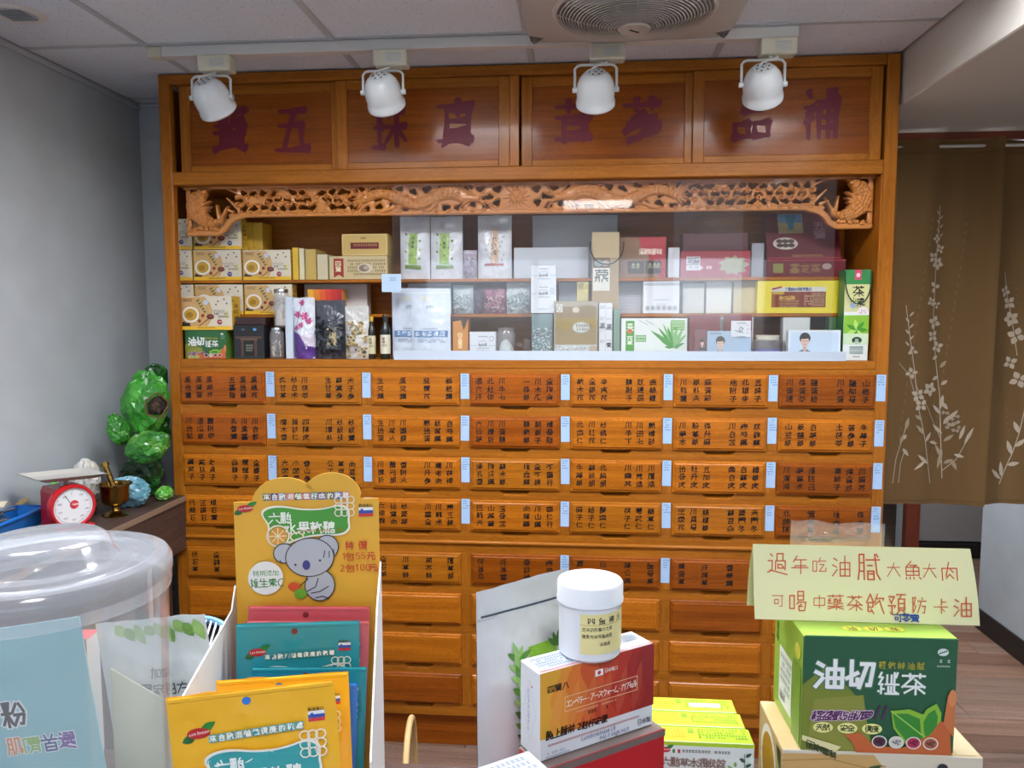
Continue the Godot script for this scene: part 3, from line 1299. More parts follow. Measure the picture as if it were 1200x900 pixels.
	for i in xs.size() - 1:
		for j in zs.size() - 1:
			if [i, j] in [[3, 2], [2, 3], [4, 3], [1, 4], [3, 7]]: continue   # bays of the fan and the light panels
			part("tile", boxed(Vector3(xs[i] + 0.009, CEIL + 0.003, zs[j] + 0.009), Vector3(xs[i + 1] - 0.009, CEIL + 0.03, zs[j + 1] - 0.009), Color.WHITE, 0.002), M.ceiling_tile, ce)
	for x in xs.slice(1, 5): part("grid_bar", boxed(Vector3(x - 0.012, CEIL, -0.4), Vector3(x + 0.012, CEIL + 0.03, 5.4), Color.WHITE, 0.0015), M.grid_bar, ce)
	for k in range(1, zs.size() - 1):
		for i in xs.size() - 1: part("grid_bar", boxed(Vector3(xs[i] + 0.012, CEIL + 0.0004, zs[k] - 0.012), Vector3(xs[i + 1] - 0.012, CEIL + 0.03, zs[k] + 0.012), Color.WHITE, 0.0015), M.grid_bar, ce)

func ceiling_lights() -> void:
	var glow := mat("diffuser", Color("f4f6f8"), 0.5)
	glow.emission_enabled = true
	glow.emission = Color("f3f7ff")
	glow.emission_energy_multiplier = 2.2
	var spots := [Vector3(-0.257, CEIL, 1.208), Vector3(1.0, CEIL, 1.208), Vector3(-0.886, CEIL, 1.815), Vector3(0.374, CEIL, 3.636), Vector3(2.0, 2.42, -1.0)]  # the last two panels are added to brighten counter fronts and the passage
	var names := ["recessed square ceiling light panel between counter and cabinet, left of the ceiling fan", "recessed square ceiling light panel beside the beam between counter and cabinet", "recessed square ceiling light panel near the left wall above the sales counter", "added unseen fill panel recessed in the ceiling towards the street, lighting the counter fronts", "added unseen fill panel brightening the passage behind the curtain"]
	for i in 5:
		var deep := 0.1 if i < 4 else 0.012  # deep wells shaped to keep the light off the upper cabinet
		var t := thing("ceiling_light", names[i], "ceiling light", spots[i] + Vector3(0, 0.012 if i < 4 else -0.0125, 0), 0.0, "ceiling light panels")
		var f := MB.new()
		for s in [-1, 1]:
			f.box(Vector3(-0.3, 0, s * 0.285 - 0.01), Vector3(0.3, deep, s * 0.285 + 0.01), Color.WHITE, 0.002)
			f.box(Vector3(s * 0.285 - 0.01, 0, -0.275), Vector3(s * 0.285 + 0.01, deep, 0.275), Color.WHITE, 0.002)
		part("frame", f, M.track_white, t)
		part("diffuser", boxed(Vector3(-0.275, deep - 0.008, -0.275), Vector3(0.275, deep - 0.001, 0.275)), glow, t)
		var l := AreaLight3D.new()
		l.name = "light"
		l.area_size = Vector2(0.54, 0.54)
		l.light_color = Color("f6f8ff")
		l.light_energy = [2.8, 2.9, 1.4, 3.2, 3.2][i]
		l.area_range = 12.0
		l.shadow_enabled = true
		t.add_child(l)
		l.position = Vector3(0, deep - 0.01, 0)
		l.rotation.x = -PI / 2
	# recessed downlight at the top left
	var d := thing("downlight", "round recessed ceiling downlight at the upper left above the white wall", "downlight", Vector3(-1.43, CEIL, 0.585))
	var m := MB.new()
	m.lathe([Vector2(0.052, 0.002), Vector2(0.056, -0.003), Vector2(0.072, -0.004), Vector2(0.08, 0.002)], 32, Color.WHITE)
	part("rim", m, M.track_white, d)
	m = MB.new()
	m.lathe([Vector2(0.0001, -0.001), Vector2(0.03, -0.0025), Vector2(0.053, 0.0)], 32, Color.WHITE)
	part("lens", m, M.grid_bar, d)
	m = MB.new()
	for k in 7: m.box(Vector3(-0.04 + 0.0, -0.005, -0.036 + k * 0.012 - 0.002), Vector3(0.04, -0.0025, -0.036 + k * 0.012 + 0.002), Color.WHITE, 0.0005)
	part("louvre", m, M.steel, d)

# ---------------------------------------------------------------- cabinet
const TOPS := [1.445, 1.2875, 1.13, 0.9725, 0.768, 0.6105, 0.453, 0.2955]
const HERBS := [
	["黑炮薑 黑蒲黃 黑荊芥 _ 五靈脂 黑地榆 黑槐花", "炙甘草 炒白朮 川茯苓 _ 生甘草 蘇黨參 太子參", "生艾葉 黑艾葉 旋覆花 枇杷葉", "酒六汗 北杜仲 川牛七 _ 一條根 川木瓜 金狗脊", "款木花 金銀花 辛夷花 _ 精射干 双連召 吉桔梗", "川乾薑 根朴夫 麻黃節 _ 炮附子 北細辛 五味子", "川黃連 條黃芩 鹽黃柏 _ 川大黃 鹽知母 山梔子"],
	["川地龍 酒鹿板 醋附甲 _ 乳香實 川黑靈 川白蛇", "廣木香 縮砂仁 四陳皮 _ 川厚朴 炒枳殼 炒枳實", "生地黃 川芎火 川當歸 _ 熟地黃 杭芎藥 白芍藥", "大仙茅 川續斷 川黃精 _ 精款根 制板子 補骨脂", "北杏仁 川紅花 炒桃仁 _ 川半下 川田七 熟補砂", "川藁本 粉葛根 條升麻 _ 川白芷 赤芍藥 双鉤藤", "山豆根 板藍根 白茅根 _ 土茯苓 苦參根 牛蒡子"],
	["蔓荊子 菟絲子 女貞子 _ 谷精子 覆盆子 金櫻子", "大茴香 小茴香 春山參 _ 公丁香 草豆蔻 肉豆蔻", "川續斷 醋元胡 香附火 _ 川丹參 遠志肉 川茯神", "滴乳香 狗沒藥 蘇木根 _ 雞血藤 金不換 不留行", "牛蒡根 蘇前胡 北柴胡 _ 川秦艽 川羌活 川獨活", "地骨皮 牡丹皮 五加皮 _ 桑白皮 白蘚皮 椿根皮", "川澤瀉 茅蒼朮 漢防己 _ 車前子 海金沙 川麻芥"],
	["代赭石 正磁石 煅石膏 _ 生石膏 白石脂 赤石脂", "川木香 白花蛇 川香附 _ 白前胡 川木通 金錢草", "六神麴 仙查肉 炒麥芽 _ 川鬱金 川莪朮 京三棱", "巴戟天 山茱萸 玉骨芷 _ 肉蓯蓉 川山藥 杏仁行", "麻子仁 柏子仁 酸棗仁 _ 茯子仁 薏苡仁 桔草仁", "空黎花 川貝母 桔梗根 _ 蘇百合 麥門冬 天門冬", "北茵陳 蜀羊草 雞內金 條木豆"],
	["伏石草 金錢草 白茅草 川精草", "川草芥 白花草 黑豆衣 川木草", "金石斛 川草解 荊芥穗 獨草胡", "何首烏 淫羊藿 骨碎補 赤芍草", "夏枯草 仙鶴草 蒲公英 益母草", "青黃草 浮萍草 香薷葉 川草母", "白花草 川茅草 赤豆子 金石草"]]
const STICK := [[0, 1, 2, 3, 4, 5, 6], [0, 1, 2, 3, 4, 5, 6], [0, 1, 2, 3, 4, 5, 6], [0, 1, 2, 3, 4, 5, 6], [3, 4, 5]]
const PULL := [[-0.06, 0.0], [-0.051, -0.012], [-0.041, -0.021], [0.041, -0.021], [0.051, -0.012], [0.06, 0.0]]
func drawer_x(i: int) -> float: return -1.28 + 0.37 * i
func cabinet() -> void:
	var cab := thing("medicine_cabinet", "tall orange wooden herbal medicine cabinet with lettered drawers covering the back wall", "cabinet")
	var fw: Material = M.frame_wood
	# outer posts, plinth, carcass
	part("post", boxed(Vector3(-1.322, 0, -0.03), Vector3(-1.28, CEIL - 0.003, 0.004), Color.WHITE, 0.003, 1), fw, cab)
	part("side_board", boxed(Vector3(-1.378, 0, -0.385), Vector3(-1.364, CEIL - 0.003, -0.115), Color.WHITE, 0.002, 1), fw, cab)
	part("post", boxed(Vector3(1.271, 0, -0.385), Vector3(1.315, CEIL - 0.003, 0.004), Color.WHITE, 0.003, 1), fw, cab)
	part("plinth", boxed(Vector3(-1.28, 0, -0.38), Vector3(1.271, 0.128, -0.02), Color.WHITE, 0.002), M.drawer_wood_dark, cab)
	part("back_panel", boxed(Vector3(-1.364, 0.128, -0.385), Vector3(1.271, CEIL - 0.003, -0.365), Color.WHITE), M.frame_wood, cab)
	part("carcass", boxed(Vector3(-1.28, 0.128, -0.364), Vector3(1.271, BASE - 0.03, -0.03), Color.WHITE), M.frame_wood, cab)
	part("shelf_base", boxed(Vector3(-1.28, BASE - 0.03, -0.03), Vector3(1.271, BASE, 0.0), Color.WHITE, 0.002), fw, cab)
	part("shelf_floor", boxed(Vector3(-1.3, BASE - 0.03, -0.364), Vector3(1.271, BASE - 0.0002, -0.0302), Color.WHITE), M.frame_wood, cab)
	# rails with a scooped finger pull under each drawer
	for rrow in 8:
		var hi: float = TOPS[rrow] - 0.1185
		var lo: float = TOPS[rrow + 1] if rrow < 7 else 0.128
		if rrow == 3: lo = 0.812
		rail(cab, hi, lo, true)
	rail(cab, 0.806, TOPS[4], false)
	rail(cab, BASE - 0.03, TOPS[0], false)
	# stiles between the drawers
	for rrow in 8:
		for i in 6:
			part("stile", boxed(Vector3(drawer_x(i) + 0.331, TOPS[rrow] - 0.1185, -0.03), Vector3(drawer_x(i + 1), TOPS[rrow], 0.0), Color.WHITE, 0.0008, 1), fw, cab)
	var bead := MB.new()
	bead.tube([Vector3(-1.28, 0.809, 0.002), Vector3(1.271, 0.809, 0.002)], 0.0075, 12, Color.WHITE)
	part("bead", bead, M.drawer_wood_light, cab)
	# drawers
	var dm := [M.drawer_wood, M.drawer_wood_light, M.drawer_wood, M.drawer_wood_red]
	var dark := {"0-6": 1, "2-6": 1, "3-6": 1, "4-3": 1, "4-4": 1, "4-5": 1, "5-5": 1, "7-2": 1, "0-0": 2, "0-3": 2, "1-3": 2, "1-0": 2}
	var shape := drawer_front()
	var shapes := [shape]
	for k in 5: shapes.append(drawer_front())
	for rrow in 8:
		for i in 7:
			var d := Node3D.new()
			d.name = "drawer"
			cab.add_child(d, true)
			d.position = Vector3(drawer_x(i), TOPS[rrow], 0)
			var m: Material = dm[rng.randi_range(0, 2)]
			var key := "%d-%d" % [rrow, i]
			if dark.has(key): m = M.drawer_wood_dark if dark[key] == 1 else M.drawer_wood_red
			part("drawer_front", shapes[rng.randi_range(0, 5)], m, d)
			if rrow < 5: inked("lettering", herb_names(HERBS[rrow][i]), M.black_ink, d, "black brushed herb names")
			if rrow < 5 and i in STICK[rrow]: price_label(cab, i, rrow)
	# display opening: side linings, shelves, uprights
	for sx in [1.266]: part("lining", boxed(Vector3(sx, BASE, -0.364), Vector3(sx + 0.0049, 2.14, -0.002), Color.WHITE, 0.001, 1), M.frame_wood, cab)
	for y in [LOW, HIGH]: part("shelf", boxed(Vector3(-1.363, y - 0.012, -0.364), Vector3(1.2655, y, -0.135), Color.WHITE, 0.0015), fw, cab)
	for x in [-0.42, 0.17, 0.72]:
		for yy in [[BASE, LOW - 0.0125], [LOW, HIGH - 0.0125]]:
			part("upright", boxed(Vector3(x - 0.009, yy[0], -0.364), Vector3(x + 0.009, yy[1], -0.33), Color.WHITE, 0.001, 1), M.frame_wood, cab)
	part("head_board", boxed(Vector3(-1.28, 2.142, -0.364), Vector3(1.271, 2.19, 0.002), Color.WHITE, 0.003), M.frame_wood, cab)
	part("top_rail", boxed(Vector3(-1.28, 2.507, -0.364), Vector3(1.271, CEIL - 0.003, 0.002), Color.WHITE, 0.003), M.frame_wood, cab)
	part("centre_post", boxed(Vector3(-0.022, 2.19, -0.03), Vector3(0.012, 2.507, 0.001), Color.WHITE, 0.002, 1), M.frame_wood, cab)
	# lettered sliding doors
	var ds := [[-1.256, -0.64, -0.022, "寶五"], [-0.655, -0.022, -0.006, "珠真"], [0.018, 0.635, -0.022, "茸蔘"], [0.622, 1.262, -0.006, "品補"]]
	for d in ds: sliding_door(cab, d[0], d[1], d[2], d[3])
	# sliding glass with its metal track
	var tr := MB.new()
	tr.box(Vector3(-0.455, BASE + 0.0002, -0.034), Vector3(1.17, BASE + 0.004, -0.004), Color.WHITE)
	for z in [-0.034, -0.021, -0.008]: tr.box(Vector3(-0.455, BASE + 0.004, z), Vector3(1.17, BASE + (0.008 if z < -0.01 else 0.034), z + 0.003), Color.WHITE)
	part("glass_track", tr, M.aluminium, cab)
	part("glass_pane", boxed(Vector3(-0.455, BASE + 0.0045, -0.0165), Vector3(0.805, 2.135, -0.0115), Color.WHITE, 0.0005), M.glass, cab)
	part("glass_pane", boxed(Vector3(0.565, BASE + 0.0045, -0.0295), Vector3(1.125, 2.135, -0.0245), Color.WHITE, 0.0005), M.glass, cab)
	frieze(cab)

func rail(cab: Node3D, hi: float, lo: float, pulls: bool) -> void:
	var pp := PackedVector2Array([Vector2(-1.28, hi)])
	if pulls:
		for i in 7:
			var c := drawer_x(i) + 0.1655
			for q in PULL: pp.append(Vector2(c + q[0], hi + q[1]))
	pp.append(Vector2(1.271, hi))
	pp.append(Vector2(1.271, lo))
	pp.append(Vector2(-1.28, lo))
	var m := MB.new()
	m.off = Vector2(rng.randf() * 3, rng.randf() * 3)
	m.prism(pp, -0.03, 0.0, Color.WHITE)
	# sloping lower lip of each pull
	if pulls:
		for i in 7:
			var c := drawer_x(i) + 0.1655
			for k in 5:
				var a: Array = PULL[k]
				var b: Array = PULL[k + 1]
				m.quad(Vector3(c + a[0], hi + a[1], 0.0), Vector3(c + b[0], hi + b[1], 0.0), Vector3(c + b[0] * 0.95, hi + b[1] * 0.56, -0.012), Vector3(c + a[0] * 0.95, hi + a[1] * 0.56, -0.012), Color.WHITE, Vector2(c, hi), Vector2(c + 0.02, hi), Vector2(c + 0.02, hi + 0.01), Vector2(c, hi + 0.01))
	part("rail", m, M.frame_wood, cab)
func drawer_front() -> ArrayMesh:
	var m := MB.new()
	m.off = Vector2(rng.randf() * 4, rng.randf() * 4)
	var w := 0.331
	var h := 0.1185
	var g := [[0.0, -0.02], [0.0, 0.006], [0.003, 0.009], [0.0075, 0.0095], [0.0095, 0.0125], [0.011, 0.0135]]
	for k in g.size() - 1:
		var a := ringof(w, h, g[k][0], g[k][1])
		var b := ringof(w, h, g[k + 1][0], g[k + 1][1])
		for e in 4:
			var f := (e + 1) % 4
			m.quad(a[e], a[f], b[f], b[e], Color.WHITE, uvw(m, a[e]), uvw(m, a[f]), uvw(m, b[f]), uvw(m, b[e]))
	var c := ringof(w, h, 0.011, 0.0135)
	m.quad(c[0], c[1], c[2], c[3], Color.WHITE, uvw(m, c[0]), uvw(m, c[1]), uvw(m, c[2]), uvw(m, c[3]))
	return m.mesh()
func ringof(w: float, h: float, i: float, z: float) -> Array: return [Vector3(i, -h + i, z), Vector3(w - i, -h + i, z), Vector3(w - i, -i, z), Vector3(i, -i, z)]
func uvw(m: MB, p: Vector3) -> Vector2: return Vector2(p.x, p.y + p.z) + m.off
func herb_names(s: String) -> Pr:
	var p := ink(Vector3(0, 0, 0.0135), Vector3.RIGHT, Vector3.DOWN, 0.001)
	p.lay = 0.0002
	var cols := s.split(" ")
	var at := [0.10, 0.233, 0.36, 0.5, 0.63, 0.755, 0.886] if cols.size() > 4 else [0.11, 0.367, 0.635, 0.886]
	for i in cols.size():
		if cols[i] == "_": continue
		var x: float = at[i] * 331.0 - 11.0
		p.text(cols[i], x + rng.randf_range(-1, 1), 17.5 + rng.randf_range(-1, 1), 22.5, Color("140c08"), 0.155, 1.38, 0.0, true, 0.93, 0.06, 0.6)
	return p
func price_label(cab: Node3D, i: int, rrow: int) -> void:
	var x := drawer_x(i) + 0.331 + 0.0035
	var n := Node3D.new()
	n.name = "price_label"
	cab.add_child(n, true)
	n.position = Vector3(x, TOPS[rrow] + rng.randf_range(-0.002, 0.003), 0.0002 if i < 6 else 0.0042)
	n.rotation.z = rng.randf_range(-0.012, 0.012)
	part("paper", boxed(Vector3(0, -0.094, 0), Vector3(0.032, 0, 0.0006), Color("b0d0f2")), M.matte, n, "pale blue paper price slip")
	var p := ink(Vector3(0, 0, 0.0006), Vector3.RIGHT, Vector3.DOWN, 0.001)
	p.lay = 0.0001
	for k in rng.randi_range(4, 5): p.small(4.5 + rng.randf() * 3, 6 + k * 9, rng.randf_range(14, 22), 1, 6.5, Color("3f6ea6"), 0.55, i * 7 + rrow * 3 + k)
	inked("lettering", p, M.black_ink, n)
func sliding_door(cab: Node3D, x0: float, x1: float, z: float, chars: String) -> void:
	var d := Node3D.new()
	d.name = "sliding_door"
	cab.add_child(d, true)
	d.position = Vector3(x0, 2.19, z)
	var w := x1 - x0
	var h := 0.316
	var b := 0.04
	part("door_stile", boxed(Vector3(0, 0, -0.014), Vector3(b, h, 0), Color.WHITE, 0.002, 1), M.frame_wood, d)
	part("door_stile", boxed(Vector3(w - b, 0, -0.014), Vector3(w, h, 0), Color.WHITE, 0.002, 1), M.frame_wood, d)
	part("door_rail", boxed(Vector3(b, 0, -0.014), Vector3(w - b, 0.024, 0), Color.WHITE, 0.002), M.frame_wood, d)
	part("door_rail", boxed(Vector3(b, h - 0.034, -0.014), Vector3(w - b, h, 0), Color.WHITE, 0.002), M.frame_wood, d)
	part("door_panel", boxed(Vector3(b, 0.02, -0.016), Vector3(w - b, h - 0.03, -0.007), Color.WHITE), M.drawer_wood_dark, d)
	for k in 2:
		var p := ink(Vector3(w / 2, h - 0.034, -0.007), Vector3.RIGHT, Vector3.DOWN, 0.001)
		p.lay = 0.0002
		p.text(chars[k], -181 + k * 240, 48, 122, Color("6e0c22"), 0.2, 1.0, 0.02, false, 1.28, 0.05, 0.9)
		inked("character", p, M.red_ink, d, "large dark red brushed character")

# carved frieze: shapes are pressed into a height field and its solid part is meshed with real thickness
class Carve:
	var x0 := 0.0
	var y0 := 0.0
	var nx := 0
	var ny := 0
	var st := 0.0025
	var F := PackedFloat32Array()
	var H := PackedFloat32Array()
	func setup(ax: float, ay: float, bx: float, by: float) -> void:
		x0 = ax; y0 = ay
		nx = int((bx - ax) / st) + 1; ny = int((by - ay) / st) + 1
		F.resize(nx * ny); F.fill(-1.0)
		H.resize(nx * ny); H.fill(0.0)
	func cap(a: Vector2, b: Vector2, ra: float, rb: float, hh: float) -> void:
		var m := maxf(ra, rb) + st * 2
		var i0 := maxi(0, int((minf(a.x, b.x) - m - x0) / st)); var i1 := mini(nx - 1, int((maxf(a.x, b.x) + m - x0) / st) + 1)
		var j0 := maxi(0, int((minf(a.y, b.y) - m - y0) / st)); var j1 := mini(ny - 1, int((maxf(a.y, b.y) + m - y0) / st) + 1)
		var d := b - a
		var L := maxf(d.length_squared(), 1e-9)
		for j in range(j0, j1 + 1):
			for i in range(i0, i1 + 1):
				var p := Vector2(x0 + i * st, y0 + j * st)
				var t := clampf((p - a).dot(d) / L, 0.0, 1.0)
				var r := lerpf(ra, rb, t)
				var q := p.distance_to(a + d * t)
				var k := j * nx + i
				F[k] = maxf(F[k], r - q)
				if q < r: H[k] = maxf(H[k], hh * sqrt(1.0 - q * q / (r * r)))
	func path(pts: Array, ra: float, rb: float, hh: float) -> void:
		var n := pts.size() - 1
		for i in n: cap(pts[i], pts[i + 1], lerpf(ra, rb, float(i) / n), lerpf(ra, rb, float(i + 1) / n), hh)
	func curl(c: Vector2, r: float, w: float, turns: float, a0: float, hh: float, dir := 1.0) -> void:
		var pts := []
		for i in 13:
			var t := i / 12.0
			pts.append(c + Vector2.from_angle(a0 + dir * t * turns * TAU) * r * (1.0 - 0.75 * t))
		path(pts, w, w * 0.7, hh)
	func fill(ax: float, ay: float, bx: float, by: float, hh: float) -> void:
		for j in ny:
			for i in nx:
				var p := Vector2(x0 + i * st, y0 + j * st)
				var d := minf(minf(p.x - ax, bx - p.x), minf(p.y - ay, by - p.y))
				if d > -st * 2.0:
					F[j * nx + i] = maxf(F[j * nx + i], d)
					if d > 0: H[j * nx + i] = maxf(H[j * nx + i], hh * minf(1.0, d / 0.004))
	func hole(c: Vector2, rx: float, ry: float, ang: float) -> void:
		var m := maxf(rx, ry) * 1.5
		for j in range(maxi(0, int((c.y - m - y0) / st)), mini(ny - 1, int((c.y + m - y0) / st)) + 1):
			for i in range(maxi(0, int((c.x - m - x0) / st)), mini(nx - 1, int((c.x + m - x0) / st)) + 1):
				var p := (Vector2(x0 + i * st, y0 + j * st) - c).rotated(-ang)
				var wob := 1.0 + 0.18 * sin(p.angle() * 3.0 + c.x * 90.0)
				var d := (Vector2(p.x / rx, p.y / ry).length() - wob) * minf(rx, ry)
				var k := j * nx + i
				F[k] = minf(F[k], d)
				if d < 0.006: H[k] *= clampf(d / 0.006, 0.0, 1.0)
	func bump(p: Vector2, r: float, hh: float) -> void:
		var i0 := maxi(0, int((p.x - r - x0) / st)); var i1 := mini(nx - 1, int((p.x + r - x0) / st) + 1)
		var j0 := maxi(0, int((p.y - r - y0) / st)); var j1 := mini(ny - 1, int((p.y + r - y0) / st) + 1)
		for j in range(j0, j1 + 1):
			for i in range(i0, i1 + 1):
				var q := Vector2(x0 + i * st, y0 + j * st).distance_to(p)
				if q < r and F[j * nx + i] > 0: H[j * nx + i] += hh * (1.0 - q / r)
	func build(z0: float, z1: float) -> MB:
		var m := MB.new()
		var top := func(i: int, j: int) -> Vector3: return Vector3(x0 + i * st, y0 + j * st, z1 + H[j * nx + i])
		var w := Color.WHITE
		for j in ny - 1:
			for i in nx - 1:
				var cs := [[i, j], [i + 1, j], [i + 1, j + 1], [i, j + 1]]
				var inside := 0
				for q in cs:
					if F[q[1] * nx + q[0]] > 0: inside += 1
				if inside == 0: continue
				var ring := []
				var cut := []
				for e in 4:
					var a = cs[e]
					var b = cs[(e + 1) % 4]
					var fa := F[a[1] * nx + a[0]]
					var fb := F[b[1] * nx + b[0]]
					if fa > 0: ring.append(top.call(a[0], a[1]))
					if (fa > 0) != (fb > 0):
						var t := clampf(fa / (fa - fb), 0.02, 0.98)
						var p: Vector3 = (top.call(a[0], a[1]) as Vector3).lerp(top.call(b[0], b[1]), t)
						p.z = z1
						ring.append(p)
						cut.append([p, fa > 0])
				for k in range(1, ring.size() - 1): m.tri(ring[0], ring[k], ring[k + 1], w)
				if cut.size() == 2:
					var p: Vector3 = cut[0][0] if cut[0][1] else cut[1][0]
					var q: Vector3 = cut[1][0] if cut[0][1] else cut[0][0]
					m.quad(p, Vector3(p.x, p.y, z0), Vector3(q.x, q.y, z0), q, w)
		return m
func frieze(cab: Node3D) -> void:
	var fz := Node3D.new()
	fz.name = "carved_frieze"
	cab.add_child(fz)
	fz.position = Vector3(0, 0, -0.058)
	fz.set_meta("label", "carved openwork frieze with dragons, sun, clouds and fish")
	var c := Carve.new()
	c.setup(-1.27, 1.955, 1.27, 2.145)
	var r := RandomNumberGenerator.new()
	r.seed = 33
	c.fill(-1.062, 2.04, 1.062, 2.138, 0.004)
	for s in [-1.0, 1.0]:
		# cloud lattice between fish and dragon
		for k in 11:
			for q in 3:
				if r.randf() < 0.12: continue
				var a := Vector2(s * (0.655 + k * 0.038 + (0.019 if q == 1 else 0.0)), 2.062 + q * 0.027 + r.randf_range(-0.003, 0.003))
				c.hole(a, r.randf_range(0.0145, 0.0205), r.randf_range(0.0085, 0.0115), r.randf_range(-0.7, 0.7))
		# openings above and below the dragon, and beside the sun
		for k in 11:
			c.hole(Vector2(s * (0.115 + k * 0.05), 2.058 + 0.008 * sin(k * 1.9)), r.randf_range(0.013, 0.02), r.randf_range(0.008, 0.012), r.randf_range(-0.5, 0.5))
			c.hole(Vector2(s * (0.135 + k * 0.05), 2.12 + 0.006 * sin(k * 2.3)), r.randf_range(0.012, 0.02), r.randf_range(0.008, 0.012), r.randf_range(-0.5, 0.5))
			if k % 2 == 0: c.hole(Vector2(s * (0.12 + k * 0.05), 2.09), 0.014, 0.009, r.randf_range(-0.6, 0.6))
		for q in [[0.072, 2.118, 0.016, 0.012], [0.075, 2.07, 0.014, 0.012], [0.1, 2.092, 0.012, 0.01]]: c.hole(Vector2(s * q[0], q[1]), q[2], q[3], 0.3)
	c.cap(Vector2(-1.09, 2.036), Vector2(1.09, 2.036), 0.007, 0.007, 0.004)
	c.cap(Vector2(-1.27, 2.141), Vector2(1.27, 2.141), 0.006, 0.006, 0.003)
	for s in [-1.0, 1.0]:
		# bracket outline round the fish
		c.path([Vector2(s * 1.252, 2.14), Vector2(s * 1.252, 1.972)], 0.009, 0.009, 0.003)
		c.path([Vector2(s * 1.252, 1.972), Vector2(s * 1.14, 1.972), Vector2(s * 1.115, 1.985), Vector2(s * 1.1, 2.008), Vector2(s * 1.08, 2.024), Vector2(s * 1.04, 2.035)], 0.011, 0.01, 0.004)
		# raised cloud scrolls on the lattice
		for k in 12:
			for q in 2:
				c.curl(Vector2(s * (0.637 + k * 0.038), 2.075 + q * 0.028), 0.011, 0.0036, 1.1, r.randf() * TAU, 0.008, s)
			c.curl(Vector2(s * (0.65 + k * 0.036), 2.044), 0.008, 0.004, 0.9, 0.6, 0.008, -s)
		for k in 12:
			c.curl(Vector2(s * (0.12 + k * 0.045), 2.044), 0.008, 0.004, 0.9, r.randf() * TAU, 0.007, s)
		for q in [[1.06, 2.06, 1.1, 2.1], [1.06, 2.12, 1.1, 2.135], [1.08, 2.05, 1.11, 2.06]]: c.path([Vector2(s * q[0], q[1]), Vector2(s * q[2], q[3])], 0.006, 0.003, 0.005)
		for k in 5: c.path([Vector2(s * 0.075, 2.04), Vector2(s * (0.04 + 0.016 * k), 2.056 + 0.006 * (k % 2))], 0.004, 0.0025, 0.006)
	part("fretwork", c.build(-0.016, 0.0), M.carved_wood, fz)
	for s in [-1.0, 1.0]:
		# dragon: sinuous scaled body, mane, horns, legs
		var d := Carve.new()
		d.setup(minf(s * 0.1, s * 0.64), 2.028, maxf(s * 0.1, s * 0.64), 2.146)
		var body := []
		for k in 41:
			var t := k / 40.0
			body.append(Vector2(s * (0.2 + t * 0.37), 2.088 + 0.02 * sin(t * 9.0 + 0.4)))
		var n := body.size() - 1
		for i in n: d.cap(body[i], body[i + 1], lerpf(0.027, 0.017, float(i) / n), lerpf(0.027, 0.017, float(i + 1) / n), 0.014)
		for i in range(1, n, 1):
			var tang: Vector2 = (body[i + 1] - body[i - 1]).normalized()
			var nor := Vector2(-tang.y, tang.x) * signf(s)
			var rad := lerpf(0.027, 0.017, float(i) / n)
			if i % 2 == 0: d.cap(body[i] + nor * rad * 0.8, body[i] + nor * (rad + 0.008) + tang * s * 0.006, 0.003, 0.001, 0.004)
			for q in [-0.6, -0.2, 0.2, 0.6]: d.bump(body[i] + nor * rad * q + tang * 0.004 * (i % 2), 0.0042, 0.0035)
		# head
		d.cap(Vector2(s * 0.2, 2.09), Vector2(s * 0.145, 2.085), 0.018, 0.011, 0.014)
		d.cap(Vector2(s * 0.15, 2.092), Vector2(s * 0.12, 2.097), 0.008, 0.005, 0.012)
		d.cap(Vector2(s * 0.15, 2.078), Vector2(s * 0.125, 2.07), 0.006, 0.003, 0.01)
		d.bump(Vector2(s * 0.165, 2.095), 0.005, 0.006)
		for q in [[0.17, 2.1, 0.215, 2.138], [0.18, 2.1, 0.235, 2.128], [0.185, 2.075, 0.22, 2.046], [0.19, 2.08, 0.235, 2.055], [0.175, 2.07, 0.195, 2.042], [0.16, 2.1, 0.19, 2.14], [0.13, 2.1, 0.112, 2.13], [0.128, 2.07, 0.108, 2.05]]:
			d.cap(Vector2(s * q[0], q[1]), Vector2(s * q[2], q[3]), 0.005, 0.0014, 0.006)
		for q in [[0.3, 2.07, 0.325, 2.044], [0.4, 2.09, 0.43, 2.06], [0.27, 2.1, 0.3, 2.13], [0.46, 2.06, 0.49, 2.044]]:
			d.cap(Vector2(s * q[0], q[1]), Vector2(s * q[2], q[3]), 0.009, 0.005, 0.008)
			for e in [-0.012, 0.0, 0.012]: d.cap(Vector2(s * q[2], q[3]), Vector2(s * (q[2] + 0.008) + e, q[3] - 0.004), 0.004, 0.0015, 0.006)
		# flame tail
		for a in 7: d.cap(Vector2(s * 0.57, 2.09), Vector2(s * 0.57, 2.09) + Vector2(s * 0.052, 0).rotated((a - 3) * 0.33), 0.009, 0.0015, 0.008)
		part("dragon", d.build(-0.012, 0.004), M.carved_wood, fz)
		# leaping fish with scaled body and forked tail
		var f := Carve.new()
		f.setup(minf(s * 1.06, s * 1.262), 1.965, maxf(s * 1.06, s * 1.262), 2.145)
		var fb := [Vector2(s * 1.19, 2.122), Vector2(s * 1.215, 2.1), Vector2(s * 1.226, 2.072), Vector2(s * 1.215, 2.04), Vector2(s * 1.185, 2.015), Vector2(s * 1.15, 2.006), Vector2(s * 1.125, 2.014)]
		var wd := [0.015, 0.029, 0.034, 0.032, 0.025, 0.015, 0.009]
		for i in 6: f.cap(fb[i], fb[i + 1], wd[i], wd[i + 1], 0.016)
